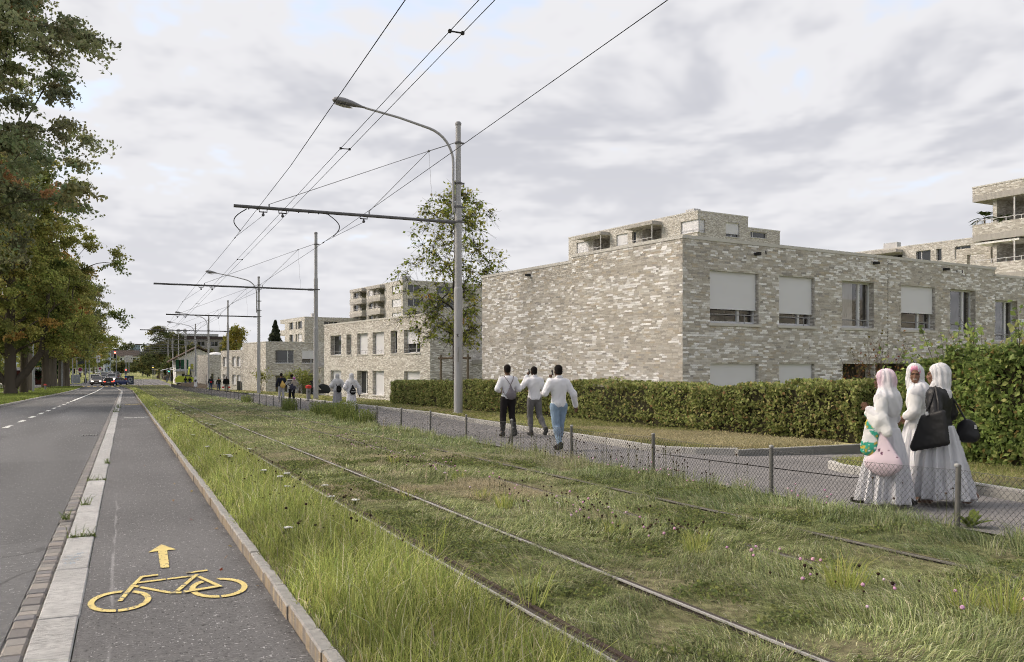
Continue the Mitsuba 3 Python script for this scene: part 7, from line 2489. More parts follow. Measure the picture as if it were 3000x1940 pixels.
    P('rear_bumper', MB(np.array(col) * 0.6).box((-hw * 0.86, -hl - 0.03, gc + 0.02), (hw * 0.86, -hl + 0.1, gc + 0.24)), 'vc_satin')
    if plate:
        P('number_plate', MB((0.6, 0.6, 0.6)).box((-0.25, -hl - 0.036, belt - 0.36), (0.25, -hl - 0.031, belt - 0.25)))
        P('number_plate', MB((0.6, 0.6, 0.6)).box((-0.25, hl + 0.014, gc + 0.16), (0.25, hl + 0.018, gc + 0.27)))
    return k


BLK, BLUE, SIL, WHT, DGR = (0.012, 0.012, 0.014), (0.02, 0.035, 0.13), (0.22, 0.20, 0.19), (0.62, 0.62, 0.62), (0.06, 0.065, 0.07)
car('black hatchback with red brake lights, nearest car driving away', (-2.75, 178), 0.02, BLK, 'hatch', lights='brake')
car('dark blue hatchback turning out beside the black car', (-1.05, 184), -0.75, BLUE, 'hatch', lights='brake')
car('brown grey off-road car coming towards the camera, first of the oncoming queue', (-4.85, 186), PI - 0.04, (0.12, 0.105, 0.095), 'suv', lights='head')
car('white van coming on behind the brown grey car', (-5.6, 201), PI, WHT, 'van')
car('white oncoming estate at the inner side of the queue', (-4.4, 206), PI, WHT, 'estate')
car('small pale car in front of the silver van, driving away', (-2.45, 207), 0, (0.45, 0.47, 0.48), 'hatch')
car('silver van with two rear windows, waiting in the queue', (-2.85, 232), 0, (0.42, 0.42, 0.44), 'van')
car('dark grey estate ahead of the silver van', (-2.3, 255), 0, DGR, 'estate', lights='')
car('black off-road car farther up the waiting queue', (-2.3, 290), 0, BLK, 'suv')
car('dark car at the far head of the waiting queue', (-2.6, 340), 0, (0.03, 0.03, 0.035), 'suv')
car('dark oncoming car with its headlights on', (-5.9, 297), PI, DGR, 'suv')
car('white oncoming car beyond the dark one', (-5.0, 330), PI, WHT, 'sedan')
car('second white oncoming car farther off', (-5.3, 378), PI, (0.55, 0.55, 0.56), 'hatch')
car('silver car parked far off at the left roadside', (-11.0, 430), PI, (0.4, 0.4, 0.42), 'sedan', group='cars parked on the left')
car('grey car parked far off at the left roadside, behind the silver one', (-11.6, 455), PI, (0.2, 0.2, 0.21), 'hatch', group='cars parked on the left')
car('white car with a red tail light parked behind the left tree trunks', (-17.5, 158), 0.9, WHT, 'estate', group='cars parked on the left')


# ---------------------------------------------------------------- lights, signs, posts
GALV = (0.30, 0.32, 0.345)


def post(key, at, h, r=0.06, col=GALV, name='post', top=True):
    u = at[1]
    m = MB(col).lathe([(r, -0.1), (r, h)], (at[0], u, Z(u)), 10)
    return part(key, name, m, 'vc_satin', 30 if False else False)


def signal(label, at, z, lit, s=1.0, mast=None, arm=None):
    k = thing('traffic_light', label, 'traffic light')
    x, u = at
    b = Z(u)
    if mast:
        post(k, (mast, u), z + 1.0 * s, 0.07)
    m = MB((0.018, 0.018, 0.018))
    m.box((x - 0.17 * s, u - 0.02, b + z), (x + 0.17 * s, u + 0.2 * s, b + z + 1.0 * s))
    part(k, 'housing', m)
    m = MB((0.62, 0.62, 0.62)).box((x - 0.24 * s, u + 0.01, b + z - 0.07), (x + 0.24 * s, u + 0.03, b + z + 1.07 * s))
    part(k, 'backboard', m)
    for i, (c, on) in enumerate((((0.35, 0.02, 0.015), lit == 'red'), ((0.3, 0.15, 0.01), lit == 'amber'), ((0.01, 0.12, 0.07), lit == 'green'))):
        zz = b + z + (0.84 - 0.32 * i) * s
        d = MB(np.array(c) * 0.25).tube([(x, u - 0.035, zz), (x, u - 0.025, zz)], 0.12 * s, 14)
        kk = part(k, 'lens', d, 'vc_gloss')
        if on:
            scene[kk]['emitter'] = {'type': 'area', 'radiance': {'type': 'rgb', 'value': {'red': [2.2, 0.12, 0.08], 'green': [0.05, 0.7, 0.4], 'amber': [1.2, 0.5, 0.03]}[lit]}}
            del scene[kk]['bsdf']
        m = MB((0.018, 0.018, 0.018))
        ang = np.linspace(0, PI, 8)
        ri = np.stack([x + 0.13 * s * np.cos(ang), np.full(8, u - 0.02), zz + 0.13 * s * np.sin(ang)], 1)
        m.add(np.vstack([ri, ri - [0, 0.16 * s, 0]]), [[j, j + 1, 9 + j, 8 + j] for j in range(7)])
        part(kk, 'hood', m)
    return k


signal('high traffic light showing red, hung above the road', (-1.84, 197), 5.2, 'red', 1.35, mast=-1.6)
signal('low traffic light showing red beside the poster board at the lane end', (0.15, 186), 2.05, 'red', 1.0, mast=0.15)
signal('small traffic light showing green before the gabled house', (9.4, 222), 2.2, 'green', 0.9, mast=9.7)
signal('tram signal by the market end of the crossing, orange lit', (7.2, 268), 2.6, 'amber', 1.1, mast=7.2)
signal('traffic light seen edge on beside the left gantry post', (-7.05, 194.2), 2.2, 'none', 0.9)
signal('traffic light seen edge on by the low white wall on the left', (-8.75, 186), 2.2, 'none', 0.9, mast=-8.9)

k = thing('poster_board', 'dark poster board with a pale ring picture at the end of the cycle lane', 'poster board')
bx, bu = 0.97, 187.2
part(k, 'frame', MB((0.10, 0.105, 0.11)).box((bx - 0.62, bu, Z(bu) + 0.05), (bx + 0.62, bu + 0.12, Z(bu) + 1.75)), 'vc_satin')
part(k, 'poster', MB((0.05, 0.065, 0.085)).box((bx - 0.55, bu - 0.012, Z(bu) + 0.12), (bx + 0.55, bu - 0.005, Z(bu) + 1.68)))
rg_ = sg.Point(0, 0).buffer(0.36).difference(sg.Point(0, 0).buffer(0.22)).union(sg.box(-0.4, -0.62, 0.4, -0.57))
part(k, 'print', MB((0.42, 0.45, 0.47)).poly(rg_, 0.004, np.array([[1, 0, 0, bx], [0, 0, -1, bu - 0.013], [0, 1, 0, Z(bu) + 1.02], [0, 0, 0, 1.0]])))
for sx in (-0.5, 0.5):
    part(k, 'leg', MB(GALV).box((bx + sx - 0.04, bu + 0.02, Z(bu) - 0.1), (bx + sx + 0.04, bu + 0.1, Z(bu) + 0.05)))
for i, zz in enumerate((1.55, 1.1)):
    kk = thing('round_sign', ['blue round sign under the low red traffic light', 'red ringed round sign under the blue one'][i], 'road sign')
    part(kk, 'plate', MB([(0.02, 0.07, 0.25), (0.45, 0.03, 0.03)][i]).tube([(0.15, 185.85, Z(186) + zz), (0.15, 185.87, Z(186) + zz)], 0.22, 16))
kk = thing('sign_board', 'big pale information board on two posts beside the tram track', 'sign board')
part(kk, 'panel', MB((0.50, 0.49, 0.47)).box((-0.1 + 0.0, 283, Z(283) + 4.7), (2.1, 283.1, Z(283) + 6.7)))
for i in range(5):
    part(kk, 'text_line', MB((0.25, 0.25, 0.25)).box((0.15, 282.985, Z(283) + 5.0 + 0.3 * i), (1.35, 282.992, Z(283) + 5.06 + 0.3 * i)))
part(kk, 'disc', MB((0.03, 0.03, 0.03)).tube([(1.75, 282.97, Z(283) + 5.75), (1.75, 282.99, Z(283) + 5.75)], 0.14, 10))
for x in (0.3, 1.1):
    part(kk, 'post', MB(GALV).tube([(x, 283.2, Z(283) - 0.1), (x, 283.2, Z(283) + 4.8)], 0.09, 8), 'vc_satin')

# left side: gantry with signs, lamp posts, no stopping signs
k = thing('sign_gantry', 'grey gantry over the left lane holding a dark panel and a white arrow sign', 'gantry')
gu = 194
post(k, (-7.1, gu), 5.6, 0.10)
part(k, 'beam', MB(GALV).tube([(-9.0, gu, Z(gu) + 5.25), (-4.9, gu, Z(gu) + 5.25)], 0.07, 8), 'vc_satin')
part(k, 'dark_panel', MB((0.05, 0.052, 0.055)).box((-8.5, gu - 0.08, Z(gu) + 4.0), (-7.3, gu - 0.04, Z(gu) + 5.1)))
kk = part(k, 'arrow_sign', MB((0.62, 0.62, 0.63)).box((-5.2, gu - 0.1, Z(gu) + 4.35), (-4.5, gu - 0.06, Z(gu) + 5.75)))
part(kk, 'arrow', MB((0.04, 0.05, 0.07)).box((-4.92, gu - 0.115, Z(gu) + 4.55), (-4.80, gu - 0.105, Z(gu) + 5.5)).box((-5.08, gu - 0.115, Z(gu) + 5.2), (-4.64, gu - 0.105, Z(gu) + 5.3)))
for i, (x, u, z) in enumerate(((-9.75, 184.0, 2.6), (-8.9, 214, 2.7), (-7.7, 330, 2.6))):
    kk = thing('no_stopping_sign', ['nearest blue and red no stopping sign, among the left trunks', 'second no stopping sign, by the lamp posts', 'far no stopping sign on the left'][i], 'road sign')
    post(kk, (x, u), z, 0.04)
    s_ = 1.15
    part(kk, 'plate', MB((0.58, 0.58, 0.58)).box((x - 0.36 * s_, u - 0.05, Z(u) + z - 0.55), (x + 0.36 * s_, u - 0.04, Z(u) + z + 0.55)))
    ring = sg.Point(0, 0).buffer(0.32 * s_).difference(sg.Point(0, 0).buffer(0.24 * s_)).union(sg.LineString([(-0.2, 0.2), (0.2, -0.2)]).buffer(0.04)).union(sg.LineString([(-0.2, -0.2), (0.2, 0.2)]).buffer(0.04))
    Mx = np.array([[1, 0, 0, x], [0, 0, -1, u - 0.053], [0, 1, 0, Z(u) + z + 0.15], [0, 0, 0, 1.0]])
    part(kk, 'blue_disc', MB((0.02, 0.05, 0.22)).poly(sg.Point(0, 0).buffer(0.3 * s_), 0.004, Mx))
    Mx = Mx.copy()
    Mx[1, 3] -= 0.006
    part(kk, 'red_ring', MB((0.40, 0.02, 0.02)).poly(ring, 0.004, Mx))


def street_lamp(label, at, h, side=1, arm=1.8, curved=False):
    k = thing('street_lamp', label, 'street lamp', 'lamp posts along the left verge')
    x, u = at
    m = MB(GALV).lathe([(0.11, -0.1), (0.11, h * 0.32), (0.085, h * 0.33), (0.055, h)], (x, u, Z(u)), 10)
    part(k, 'pole', m, 'vc_satin')
    b = np.array([x, u, Z(u) + h])
    if curved:
        pts = [b - (0, 0, 0.6)] + [b + (1.3 * (1 - math.cos(a)), 0, 1.1 * math.sin(a)) for a in np.linspace(0, 1.25, 7)]
        pts.append(np.array(pts[-1]) + (0.9, 0, 0.12))
    else:
        pts = [b - (0, 0, 0.05), b + (0.5 * side, 0, 0.35), b + (arm * side, 0, 0.6)]
    part(k, 'arm', MB(GALV).tube(pts, 0.05, 7), 'vc_satin', True)
    hd = MB((0.42, 0.43, 0.45))
    lamp_head(hd, pts[-1], (side, 0, 0.1), 1.0)
    part(k, 'head', hd, 'vc_satin', True)


street_lamp('white lamp post nearest on the left verge, its top hidden in leaves', (-9.7, 116), 9.5)
street_lamp('grey lamp post second from the camera on the left verge', (-9.3, 160), 9.0)
street_lamp('thin lamp post third on the left verge, before the side street', (-9.2, 190), 9.0)
street_lamp('lamp post with a straight arm by the sign gantry', (-9.2, 206), 8.6)
street_lamp('lamp post with a curved arm past the junction', (-7.2, 216), 7.6, 1, 1.8, True)
street_lamp('lamp post with a curved arm, farther up the left pavement', (-7.6, 300), 8.0, 1, 1.8, True)

# hydrants, bollard, cabinets, litter boxes
def hydrant(label, at, s=1.0):
    k = thing('hydrant', label, 'hydrant')
    x, u = at
    b = (x, u, Z(u) + 0.05)
    part(k, 'barrel', MB((0.20, 0.20, 0.205)).lathe([(0.16 * s, -0.1), (0.16 * s, 0.05), (0.125 * s, 0.08), (0.13 * s, 0.66 * s), (0.15 * s, 0.70 * s)], b, 12), 'vc_satin')
    part(k, 'cap', MB((0.50, 0.03, 0.02)).lathe([(0.16 * s, 0.70 * s), (0.175 * s, 0.74 * s), (0.165 * s, 0.86 * s), (0.08 * s, 0.90 * s), (0.01, 0.91 * s)], b, 12), 'vc_satin')
    part(k, 'outlet', MB((0.10, 0.10, 0.10)).tube([(x - 0.02, u - 0.11 * s, b[2] + 0.52 * s), (x - 0.03, u - 0.2 * s, b[2] + 0.52 * s)], 0.07 * s, 10), 'vc_satin')


hydrant('grey hydrant with a red cap beside the second tram pole', (11.15, 59.3), 1.12)
hydrant('grey hydrant with a red cap in the grass under the left trees', (-9.75, 133.5), 1.0)
solo('bollard', 'dark square bollard before the lower wing of the third house', 'bollard', MB((0.07, 0.068, 0.07)).cbox((12.6, 112.9, Z(113) - 0.1), (13.0, 113.3, Z(113) + 1.25), 0.02), 'vc_satin')
solo('cable_cabinet', 'pale blue grey cable cabinet on the left pavement past the side street', 'cabinet', MB((0.33, 0.36, 0.40)).cbox((-10.7, 214, Z(214) - 0.1), (-8.9, 214.8, Z(214) + 1.75), 0.04))
k = thing('garden_wall', 'low white wall pieces at the corner of the side street', 'wall')
part(k, 'pier', MB((0.58, 0.58, 0.57)).cbox((-12.6, 205, Z(205) - 0.1), (-11.8, 205.6, Z(205) + 2.3), 0.03))
part(k, 'panel', MB((0.50, 0.52, 0.54)).cbox((-11.7, 205.1, Z(205) - 0.1), (-10.5, 205.5, Z(205) + 1.8), 0.03))
k = thing('notice_board', 'pale notice board wall behind the left trunks', 'board')
part(k, 'panel', MB((0.34, 0.35, 0.33)).box((-22.5, 158, Z(158) + 0.9), (-18.2, 158.1, Z(158) + 1.9)))
part(k, 'base', MB((0.05, 0.055, 0.10)).box((-22.4, 158.02, Z(158) - 0.1), (-18.3, 158.2, Z(158) + 0.9)))
for i, (x, u) in enumerate(((-7.55, 211), (-7.95, 212.5))):
    k = thing('motorbike', ['dark motorbike parked by the curved lamp post', 'second dark motorbike parked beside the first'][i], 'motorbike', 'motorbikes parked by the lamp post')
    zb = Z(u)
    for y in (-0.65, 0.65):
        part(k, 'wheel', MB((0.015, 0.015, 0.015)).tube([(x - 0.06, u + y, zb + 0.3), (x + 0.06, u + y, zb + 0.3)], 0.3, 12))
    part(k, 'frame', MB((0.03, 0.03, 0.035)).tube([(x, u - 0.65, zb + 0.3), (x, u - 0.1, zb + 0.75), (x, u + 0.4, zb + 0.8), (x, u + 0.65, zb + 0.3)], 0.11, 6))
    part(k, 'seat', MB((0.02, 0.02, 0.02)).tube([(x, u - 0.7, zb + 0.85), (x, u + 0.05, zb + 0.82)], 0.12, 6))
    part(k, 'handlebar', MB((0.1, 0.1, 0.1)).tube([(x - 0.35, u + 0.4, zb + 1.05), (x + 0.35, u + 0.4, zb + 1.05)], 0.03, 5))

# pram beside the porch of the third house
k = thing('pram', 'dark pram with a raised hood beside the porch of the middle house', 'pram')
px, pu = 14.6, 71.5
pz = Z(pu) - 0.2
hd = MB((0.035, 0.04, 0.045))
ang = np.linspace(-0.35, 2.3, 9)
for i in range(8):
    a0, a1 = ang[i], ang[i + 1]
    q = []
    for a in (a0, a1):
        for y in (-0.28, 0.28):
            q.append((px + 0.55 * math.cos(a), pu + y, pz + 0.75 + 0.5 * math.sin(a)))
    hd.add(q, [[0, 1, 3, 2]])
for y in (-0.28, 0.28):
    hd.add([(px, pu + y, pz + 0.7)] + [(px + 0.55 * math.cos(a), pu + y, pz + 0.75 + 0.5 * math.sin(a)) for a in ang], [[0, i, i + 1] for i in range(1, 9)])
part(k, 'hood', hd)
part(k, 'seat', MB((0.03, 0.03, 0.035)).box((px - 0.5, pu - 0.24, pz + 0.5), (px + 0.45, pu + 0.24, pz + 0.78)))
for x in (-0.4, 0.4):
    for y in (-0.25, 0.25):
        part(k, 'wheel', MB((0.03, 0.03, 0.03)).tube([(px + x, pu + y - 0.03, pz + 0.17), (px + x, pu + y + 0.03, pz + 0.17)], 0.17, 12))
part(k, 'handle', MB((0.1, 0.1, 0.1)).tube([(px - 0.4, pu - 0.2, pz + 0.6), (px - 0.85, pu - 0.2, pz + 1.05), (px - 0.85, pu + 0.2, pz + 1.05), (px - 0.4, pu + 0.2, pz + 0.6)], 0.02, 5))

# excavator by the pavilion
k = thing('excavator', 'lime green excavator standing in the dug earth before the gabled house', 'excavator')
ex, eu = 10.3, 178
ez = Z(eu) - 0.1
LIME = (0.42, 0.50, 0.05)
def X_(name, mb, mat='vc_matte'):
    v, f, c = mb.get()
    part(k, name, MB().add((v - (ex, eu, ez)) * 0.66 + (ex, eu, ez), f, c), mat)


hood_ = MB(LIME)
hood_.poly(sg.Polygon([(-2.3, 0.0), (2.3, 0.0), (2.35, 1.3), (1.4, 1.45), (-0.7, 1.5), (-0.8, 1.75), (-1.6, 1.75), (-1.8, 1.45), (-2.35, 1.2)]).buffer(0.08), 2.0, np.array([[1, 0, 0, ex], [0, 0, -1, eu + 1], [0, 1, 0, ez + 1.05], [0, 0, 0, 1.0]]))
X_('engine_cover', hood_, 'vc_satin')
X_('undercarriage', MB((0.03, 0.03, 0.03)).cbox((ex - 2.0, eu - 1.2, ez - 0.1), (ex + 2.0, eu + 1.2, ez + 0.8), 0.2))
cab = MB((0.05, 0.055, 0.06)).box((ex + 0.0, eu + 1.2, ez + 1.1), (ex + 1.6, eu + 2.6, ez + 3.1))
X_('cab', cab, 'vc_gloss')
X_('boom', MB(LIME).tube([(ex + 1.1, eu + 2.8, ez + 1.8), (ex + 1.5, eu + 4.2, ez + 4.9), (ex + 1.7, eu + 6.0, ez + 5.2)], 0.26, 6), 'vc_satin')
X_('arm', MB((0.06, 0.06, 0.06)).tube([(ex + 1.7, eu + 6.0, ez + 5.2), (ex + 2.3, eu + 6.6, ez + 2.2)], 0.2, 6))
X_('bucket', MB((0.03, 0.03, 0.03)).cbox((ex + 2.4, eu - 0.4, ez + 0.7), (ex + 3.4, eu + 0.6, ez + 1.6), 0.2))
g_ = np.random.default_rng(4)
em = trimesh.creation.icosphere(subdivisions=4)
ev = np.array(em.vertices)
ev = ev * (1 + 0.5 * (meshkit.fbm(ev * 2.2, 4, 3)[:, None] - 0.5))
for i, (x, u, rx, ry, rz) in enumerate(((10.8, 160, 3.0, 6, 0.75), (12.3, 146, 2.2, 5, 0.7), (12.0, 171, 3.5, 5, 0.8))):
    struct('earth_mound', (lambda m: m.add(ev * (rx, ry, rz) + (x, u, Z(u) - 0.12), np.array(em.faces)))(MB((0.085, 0.068, 0.05))), 'vc_matte', True)
solo('warning_triangle', 'grey folding warning sign on a short post beside the excavator', 'road sign', MB((0.22, 0.22, 0.22)).poly(sg.Polygon([(-0.6, 0), (0.6, 0), (0.28, 0.75), (-0.28, 0.75)]), 0.05, np.array([[1, 0, 0, 9.5], [0, 0, -1, 186], [0, 1, 0, Z(186) + 0.9], [0, 0, 0, 1.0]])).tube([(9.5, 185.99, Z(186) - 0.1), (9.5, 185.99, Z(186) + 0.9)], 0.06, 6))
solo('tent', 'small blue and white tent top at the foot of the tram pole by the pavilion', 'tent', MB((0.20, 0.26, 0.42)).ball((12.2, 167, Z(167) + 0.3), (0.85, 0.7, 0.85), n=2), 'vc_matte', True)

# ---------------------------------------------------------------- houses far off
k = thing('gabled_house', 'white gabled house with green shutters behind the market stalls', 'house')
hu = 203
hb = Z(hu) - 0.3
gx0, gx1, gxm = 10.0, 19.0, 14.4
E_ = lambda d, u: np.array([[1, 0, 0, 0], [0, 0, 1, u], [0, 1, 0, 0], [0, 0, 0, 1.0]])
gp = sg.Polygon([(gx0, hb), (gx1, hb), (gx1, hb + 5.6), (gxm, hb + 7.7), (gx0, hb + 5.3)])
wins = [(10.3, 11.0, hb + 3.4, hb + 5.2), (11.2, 12.5, hb + 0.6, hb + 2.3)]
for a, b, c, d in wins:
    gp = gp.difference(sg.box(a, c, b, d))
part(k, 'wall', MB((0.62, 0.63, 0.66)).poly(gp, 0.4, E_(0, hu)).box((gx0, hu + 0.4, hb), (gx0 + 0.3, hu + 12, hb + 5.3)).box((gx1 - 0.3, hu + 0.4, hb), (gx1, hu + 12, hb + 5.5)), 'plaster')
rfm = MB((0.085, 0.065, 0.055))
for x0, z0, x1, z1 in ((gx0 - 1.4, hb + 4.75, gxm, hb + 8.0), (gxm, hb + 8.0, gx1 + 1.0, hb + 5.45)):
    rfm.poly(sg.Polygon([(x0, z0), (x1, z1), (x1, z1 + 0.22), (x0, z0 + 0.22)]), 13.2, E_(0, hu - 0.8))
part(k, 'roof', rfm)
for a, b, c, d in wins:
    kk = part(k, 'window', MB((0.05, 0.055, 0.06)).box((a, hu + 0.2, c), (b, hu + 0.25, d)), 'dark_glass')
for x in (9.98, 11.02, 11.9):
    part(k, 'shutter', MB((0.028, 0.085, 0.05)).box((x, hu - 0.07, hb + 3.3), (x + 0.62, hu - 0.004, hb + 5.3)))
part(k, 'balcony', MB((0.30, 0.31, 0.33)).box((9.7, hu - 1.3, hb + 2.75), (13.6, hu, hb + 2.95)))
rl = MB((0.10, 0.10, 0.11)).box((9.7, hu - 1.3, hb + 3.85), (13.6, hu - 1.26, hb + 3.9))
for x in np.arange(9.7, 13.6, 0.3):
    rl.box((x, hu - 1.29, hb + 2.95), (x + 0.03, hu - 1.27, hb + 3.85))
part(k, 'balcony_rail', rl)
part(k, 'clock', MB((0.35, 0.36, 0.08)).cbox((13.0, hu - 0.3, hb + 3.2), (13.5, hu - 0.1, hb + 4.4), 0.05))


def block(label, x0, x1, u, depth, z0, z1, wall, rows, cols, wcol=None, roofc=(0.12, 0.11, 0.105), flat=True, name='house', frame=(0.5, 0.5, 0.5), roofh=0.5, over=0.4, mat='vc_matte', skip=()):
    k = thing(name, label, 'building')
    holes, ws = [], []
    for r in range(rows):
        for c in range(cols):
            if (r, c) in skip:
                continue
            sw = (x1 - x0) / cols
            a = x0 + sw * (c + 0.24)
            b = a + sw * 0.52
            hz = (z1 - z0) / rows
            q = z0 + hz * (r + 0.32)
            ws.append((a, b, q, q + hz * 0.46))
    p = sg.box(x0, z0, x1, z1)
    for a, b, c, d in ws:
        p = p.difference(sg.box(a, c, b, d))
    m = MB(wall).poly(p, 0.35, E_(0, u))
    m.box((x0, u + 0.35, z0), (x0 + 0.35, u + depth, z1)).box((x1 - 0.35, u + 0.35, z0), (x1, u + depth, z1))
    part(k, 'wall', m, mat)
    rm = MB(roofc)
    if flat:
        rm.box((x0 - over, u - over, z1), (x1 + over, u + depth, z1 + roofh))
    else:
        rm.add([(x0 - over, u - over, z1), (x1 + over, u - over, z1), (x1 + over, u + depth + over, z1), (x0 - over, u + depth + over, z1), (x0 + 0.6, u + depth / 2, z1 + roofh), (x1 - 0.6, u + depth / 2, z1 + roofh)], [[0, 1, 5, 4], [1, 2, 5, 5], [2, 3, 4, 5], [3, 0, 4, 4]])
    part(k, 'roof', rm)
    for a, b, c, d in ws:
        fr = MB(frame)
        fr.box((a, u + 0.12, c), (b, u + 0.16, c + 0.09)).box((a, u + 0.12, d - 0.09), (b, u + 0.16, d)).box(((a + b) / 2 - 0.05, u + 0.12, c + 0.09), ((a + b) / 2 + 0.05, u + 0.16, d - 0.09))
        kk = part(k, 'window', fr)
        part(kk, 'pane', MB((0.05, 0.055, 0.06)).box((a, u + 0.17, c), (b, u + 0.2, d)), 'dark_glass')
    return k


ab = block('long grey apartment block with recessed balconies and a dark roof edge', 12.6, 33.5, 310, 12, -3.5, 10.3, (0.30, 0.285, 0.265), 4, 5, roofc=(0.075, 0.06, 0.055), roofh=0.9, name='apartment_block')
part(ab, 'roof_glazing', MB((0.45, 0.46, 0.47)).box((12.9, 309.5, 11.25), (28.5, 318, 12.0)))
for x in (16.0, 18.0):
    d = MB((0.5, 0.5, 0.5)).ball((x, 309, 12.9), (0.65, 0.18, 0.65), n=2)
    kk = part(ab, 'satellite_dish', d, 'vc_matte', True)
    part(kk, 'mast', MB((0.2, 0.2, 0.2)).tube([(x, 309.2, 11.2), (x, 309.2, 12.9)], 0.06, 5))
block('pale house with a long brown roof closing the street', -9, 9.5, 640, 14, -3.0, 7.6, (0.50, 0.53, 0.47), 3, 7, roofc=(0.085, 0.07, 0.062), flat=False, roofh=4.2)
block('white house block far off, left of the brown roofed one', -23, -11, 560, 14, -3.0, 8.4, (0.60, 0.60, 0.58), 3, 5, roofc=(0.2, 0.19, 0.18))
block('pale blue grey house between the white block and the brown roof', -12.5, -8, 600, 10, -3, 9.5, (0.38, 0.44, 0.52), 3, 2)
block('bluish glass office block rising behind the far trees', 5, 13, 900, 20, -3, 21, (0.20, 0.27, 0.34), 7, 4, frame=(0.3, 0.36, 0.42), name='office_block')
block('white house seen between the trunks at the far left', -36, -21.5, 165, 12, -2.6, 5.6, (0.60, 0.60, 0.61), 2, 4, name='house')
block('cream house farther left behind the garden trees', -45, -27, 118, 12, -2.0, 5.0, (0.55, 0.55, 0.52), 2, 4, name='house')
pc = thing('porch_house', 'low house with a white column and red brick wall behind the left trunks', 'house')
part(pc, 'wall', MB((0.20, 0.075, 0.06)).box((-22.5, 196, -2.6), (-13.5, 206, 0.6)))
part(pc, 'roof', MB((0.5, 0.5, 0.5)).box((-23, 193, 0.6), (-12.8, 206.5, 1.15)))
part(pc, 'column', MB((0.62, 0.62, 0.6)).box((-16.6, 193.3, -2.6), (-15.9, 194, 0.6)))

# market stalls by the crossing
for i, (x, u, c1, lab) in enumerate(((9.6, 236, (0.62, 0.62, 0.63), 'white sloping market canopy nearest the gabled house'), (8.6, 250, (0.55, 0.56, 0.58), 'second white market canopy from the gabled house'), (9.4, 262, (0.03, 0.05, 0.16), 'blue market canopy behind the white ones'), (7.8, 276, (0.42, 0.38, 0.28), 'beige market canopy farthest back'))):
    k = thing('market_stall', lab, 'market stall', 'market stalls')
    b = Z(u)
    part(k, 'canopy', MB(c1).add([(x, u - 3, b + 2.5), (x + 4.2, u - 3, b + 3.5), (x + 4.2, u + 3, b + 3.5), (x, u + 3, b + 2.5), (x, u - 3, b + 2.42), (x + 4.2, u - 3, b + 3.42)], [[0, 1, 2, 3], [0, 4, 5, 1]]), 'vc_matte')
    for xx, yy in ((x + 0.1, u - 2.8), (x + 4.1, u - 2.8), (x + 0.1, u + 2.8), (x + 4.1, u + 2.8)):
        part(k, 'pole', MB((0.4, 0.4, 0.4)).tube([(xx, yy, b - 0.1), (xx, yy, b + 2.5 + (1.0 if xx > x + 2 else 0))], 0.05, 5))
    part(k, 'table', MB((0.12, 0.10, 0.09)).box((x + 0.6, u - 2.5, b), (x + 1.4, u + 2.5, b + 0.85)))

# far hills
hx = np.linspace(-2600, 2200, 70)
hz = 40 + 70 * meshkit.fbm(np.stack([hx * 0.0016, hx * 0, hx * 0], 1), 4, 4) + 45 * np.exp(-((hx + 330) / 420) ** 2)
m = MB((0.16, 0.20, 0.22))
rows = [np.stack([hx, np.full(70, 4200.0), np.full(70, -10.0)], 1), np.stack([hx, np.full(70, 4700.0), hz * 0.6], 1), np.stack([hx, np.full(70, 5200.0), hz], 1), np.stack([hx, np.full(70, 6500.0), hz * 0.2], 1)]
v = np.vstack(rows)
m.add(v, [[r * 70 + i, r * 70 + i + 1, (r + 1) * 70 + i + 1, (r + 1) * 70 + i] for r in range(3) for i in range(69)])
struct('hills', m, 'vc_matte', True)

# ---------------------------------------------------------------- painted cycle symbol and arrow on the lane
def on_lane(key, name, shape, col, dz=0.026):
    m = MB(col)
    for g in getattr(shape, 'geoms', [shape]):
        if g.area < 1e-5:
            continue
        mm = trimesh.creation.extrude_polygon(g, 0.002, engine='earcut')
        v = np.array(mm.vertices)
        v[:, 2] += zg(v[:, 1]) + dz
        m.add(v, np.array(mm.faces))
    return part(key, name, m, 'paint_yellow')


YEL = (0.54, 0.44, 0.185)
k = thing('cycle_arrow', 'yellow arrow painted on the cycle lane pointing ahead', 'road marking')
on_lane(k, 'paint', sg.Polygon([(0.288, 8.254), (0.392, 7.955), (0.323, 7.95), (0.309, 7.222), (0.247, 7.217), (0.252, 7.943), (0.178, 7.915)]), YEL)
k = thing('cycle_symbol', 'yellow bicycle painted on the cycle lane below the arrow', 'road marking')
AR = 1.0


def line(*pts, w=0.03):
    # lane paint is stencilled stretched along the street
    q = sg.LineString([(x, y * 0.55) for x, y in pts]).buffer(w / 2, cap_style=2, join_style=2)
    return shapely.affinity.scale(q, 1, 1 / 0.55, origin=(0, 0))


def wheel(cx, cy, r, rin, ry):
    o = shapely.affinity.scale(sg.Point(0, 0).buffer(1, 40), r, ry)
    i = shapely.affinity.scale(sg.Point(0, 0).buffer(1, 40), rin, ry * 0.80)
    return shapely.affinity.translate(o.difference(i), cx, cy)


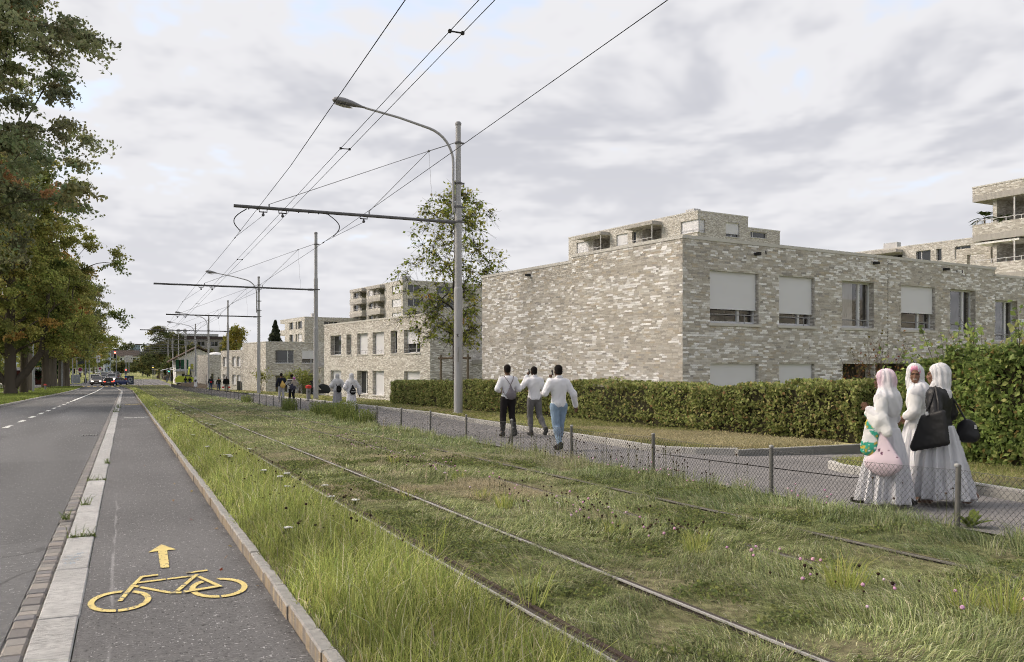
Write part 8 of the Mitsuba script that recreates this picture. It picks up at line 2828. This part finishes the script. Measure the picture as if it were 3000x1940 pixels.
fwl = wheel(-0.030, 6.262, 0.188, 0.150, 0.292)
fork = line((-0.030, 6.25), (0.054, 6.702))
gap = line((-0.07, 6.05), (0.07, 6.80), w=0.065)
cutv = line((-0.045, 5.9), (-0.045, 6.05), w=0.012)
on_lane(k, 'front_wheel', fwl.difference(gap).difference(cutv), YEL)
rwl = wheel(0.588, 6.376, 0.188, 0.150, 0.300)
stay = line((0.486, 6.768), (0.582, 6.44), (0.594, 6.395), (0.361, 6.321), w=0.028)
rw2 = rwl.difference(stay.buffer(0.012)).difference(line((0.575, 6.0), (0.575, 6.2), w=0.012)).difference(line((0.47, 6.9), (0.60, 6.50), w=0.10)).difference(line((0.47, 6.83), (0.32, 6.37), w=0.05))
on_lane(k, 'rear_wheel', rw2, YEL)
on_lane(k, 'fork', fork.difference(line((-0.1, 6.64), (0.2, 6.69), w=0.006)), YEL)
on_lane(k, 'handlebar', line((0.222, 6.967), (0.111, 6.944), (0.058, 6.705), w=0.026), YEL, 0.0285)
on_lane(k, 'top_tube', line((0.085, 6.765), (0.267, 6.799), w=0.024).union(line((0.278, 6.80), (0.452, 6.83), w=0.024)), YEL)
on_lane(k, 'down_tube', line((0.06, 6.67), (0.088, 6.63), w=0.026).union(line((0.098, 6.61), (0.28, 6.352), (0.348, 6.33), w=0.026)), YEL)
on_lane(k, 'seat_tube', line((0.482, 6.86), (0.325, 6.385), w=0.028), YEL, 0.0285)
on_lane(k, 'saddle', line((0.414, 6.958), (0.565, 6.985), w=0.026), YEL)
on_lane(k, 'stay', stay.difference(line((0.48, 6.79), (0.51, 6.75), w=0.003)), YEL, 0.031)
# blue spray marks on a slab, drain grating, leaves and scraps
k = thing('spray_mark', 'faded blue spray scribble on a granite slab', 'paint mark')
sc_ = [(-0.30, 8.1), (-0.42, 8.0), (-0.33, 7.95), (-0.44, 7.85), (-0.33, 7.8), (-0.45, 7.7), (-0.36, 7.68), (-0.47, 7.55)]
m = MB((0.22, 0.29, 0.37))
for j in range(90):
    t = rng.uniform(0, len(sc_) - 1.01)
    i0 = int(t)
    p = np.array(sc_[i0]) * (1 - t + i0) + np.array(sc_[i0 + 1]) * (t - i0)
    p = p * (1, 1) + rng.normal(size=2) * (0.008, 0.012)
    p = np.array([np.clip(p[0], -0.468, -0.27), p[1]])
    a, b = rng.uniform(0.003, 0.009), rng.uniform(0.004, 0.012)
    m.add([(p[0] - a, p[1], Z(p[1]) + 0.0336), (p[0], p[1] - b, Z(p[1]) + 0.0336), (p[0] + a, p[1], Z(p[1]) + 0.0336), (p[0], p[1] + b, Z(p[1]) + 0.0336)], [[0, 1, 2, 3]])
part(k, 'paint', m)
k = thing('drain_grating', 'dark slotted drain grating at the road edge', 'drain')
m = MB((0.03, 0.03, 0.03)).box((-1.05, 25.6, Z(25.6) - 0.05), (-0.66, 26.0, Z(25.6) + 0.004))
part(k, 'pit', m)
for i in range(6):
    part(k, 'bar', MB((0.22, 0.22, 0.22)).box((-1.04 + 0.065 * i, 25.62, Z(25.6) + 0.004), (-1.005 + 0.065 * i, 25.98, Z(25.6) + 0.012)))
LEAFC = [(0.36, 0.22, 0.07), (0.22, 0.06, 0.035), (0.30, 0.16, 0.06), (0.42, 0.33, 0.14)]
for i, (x, u) in enumerate(((0.84, 6.3), (0.66, 6.95), (0.74, 7.4), (0.82, 7.9), (0.80, 8.9), (0.62, 9.6), (0.52, 11.2), (0.78, 12.0), (0.62, 13.0), (0.45, 14.5), (0.30, 16.0))):
    c = np.array([[x, u, Z(u) + 0.027]])
    v, f = leaf_quads(c, 0.045, 6.0, rng, 0.0)
    v[:, 2] = np.maximum(v[:, 2], Z(u) + 0.0225)
    solo('fallen_leaf', f'{ORD[i]} dry leaf from the camera on the cycle lane', 'leaf', MB(LEAFC[i % 4]).add(v, f), 'vc_leaf', group='dry leaves on the cycle lane')
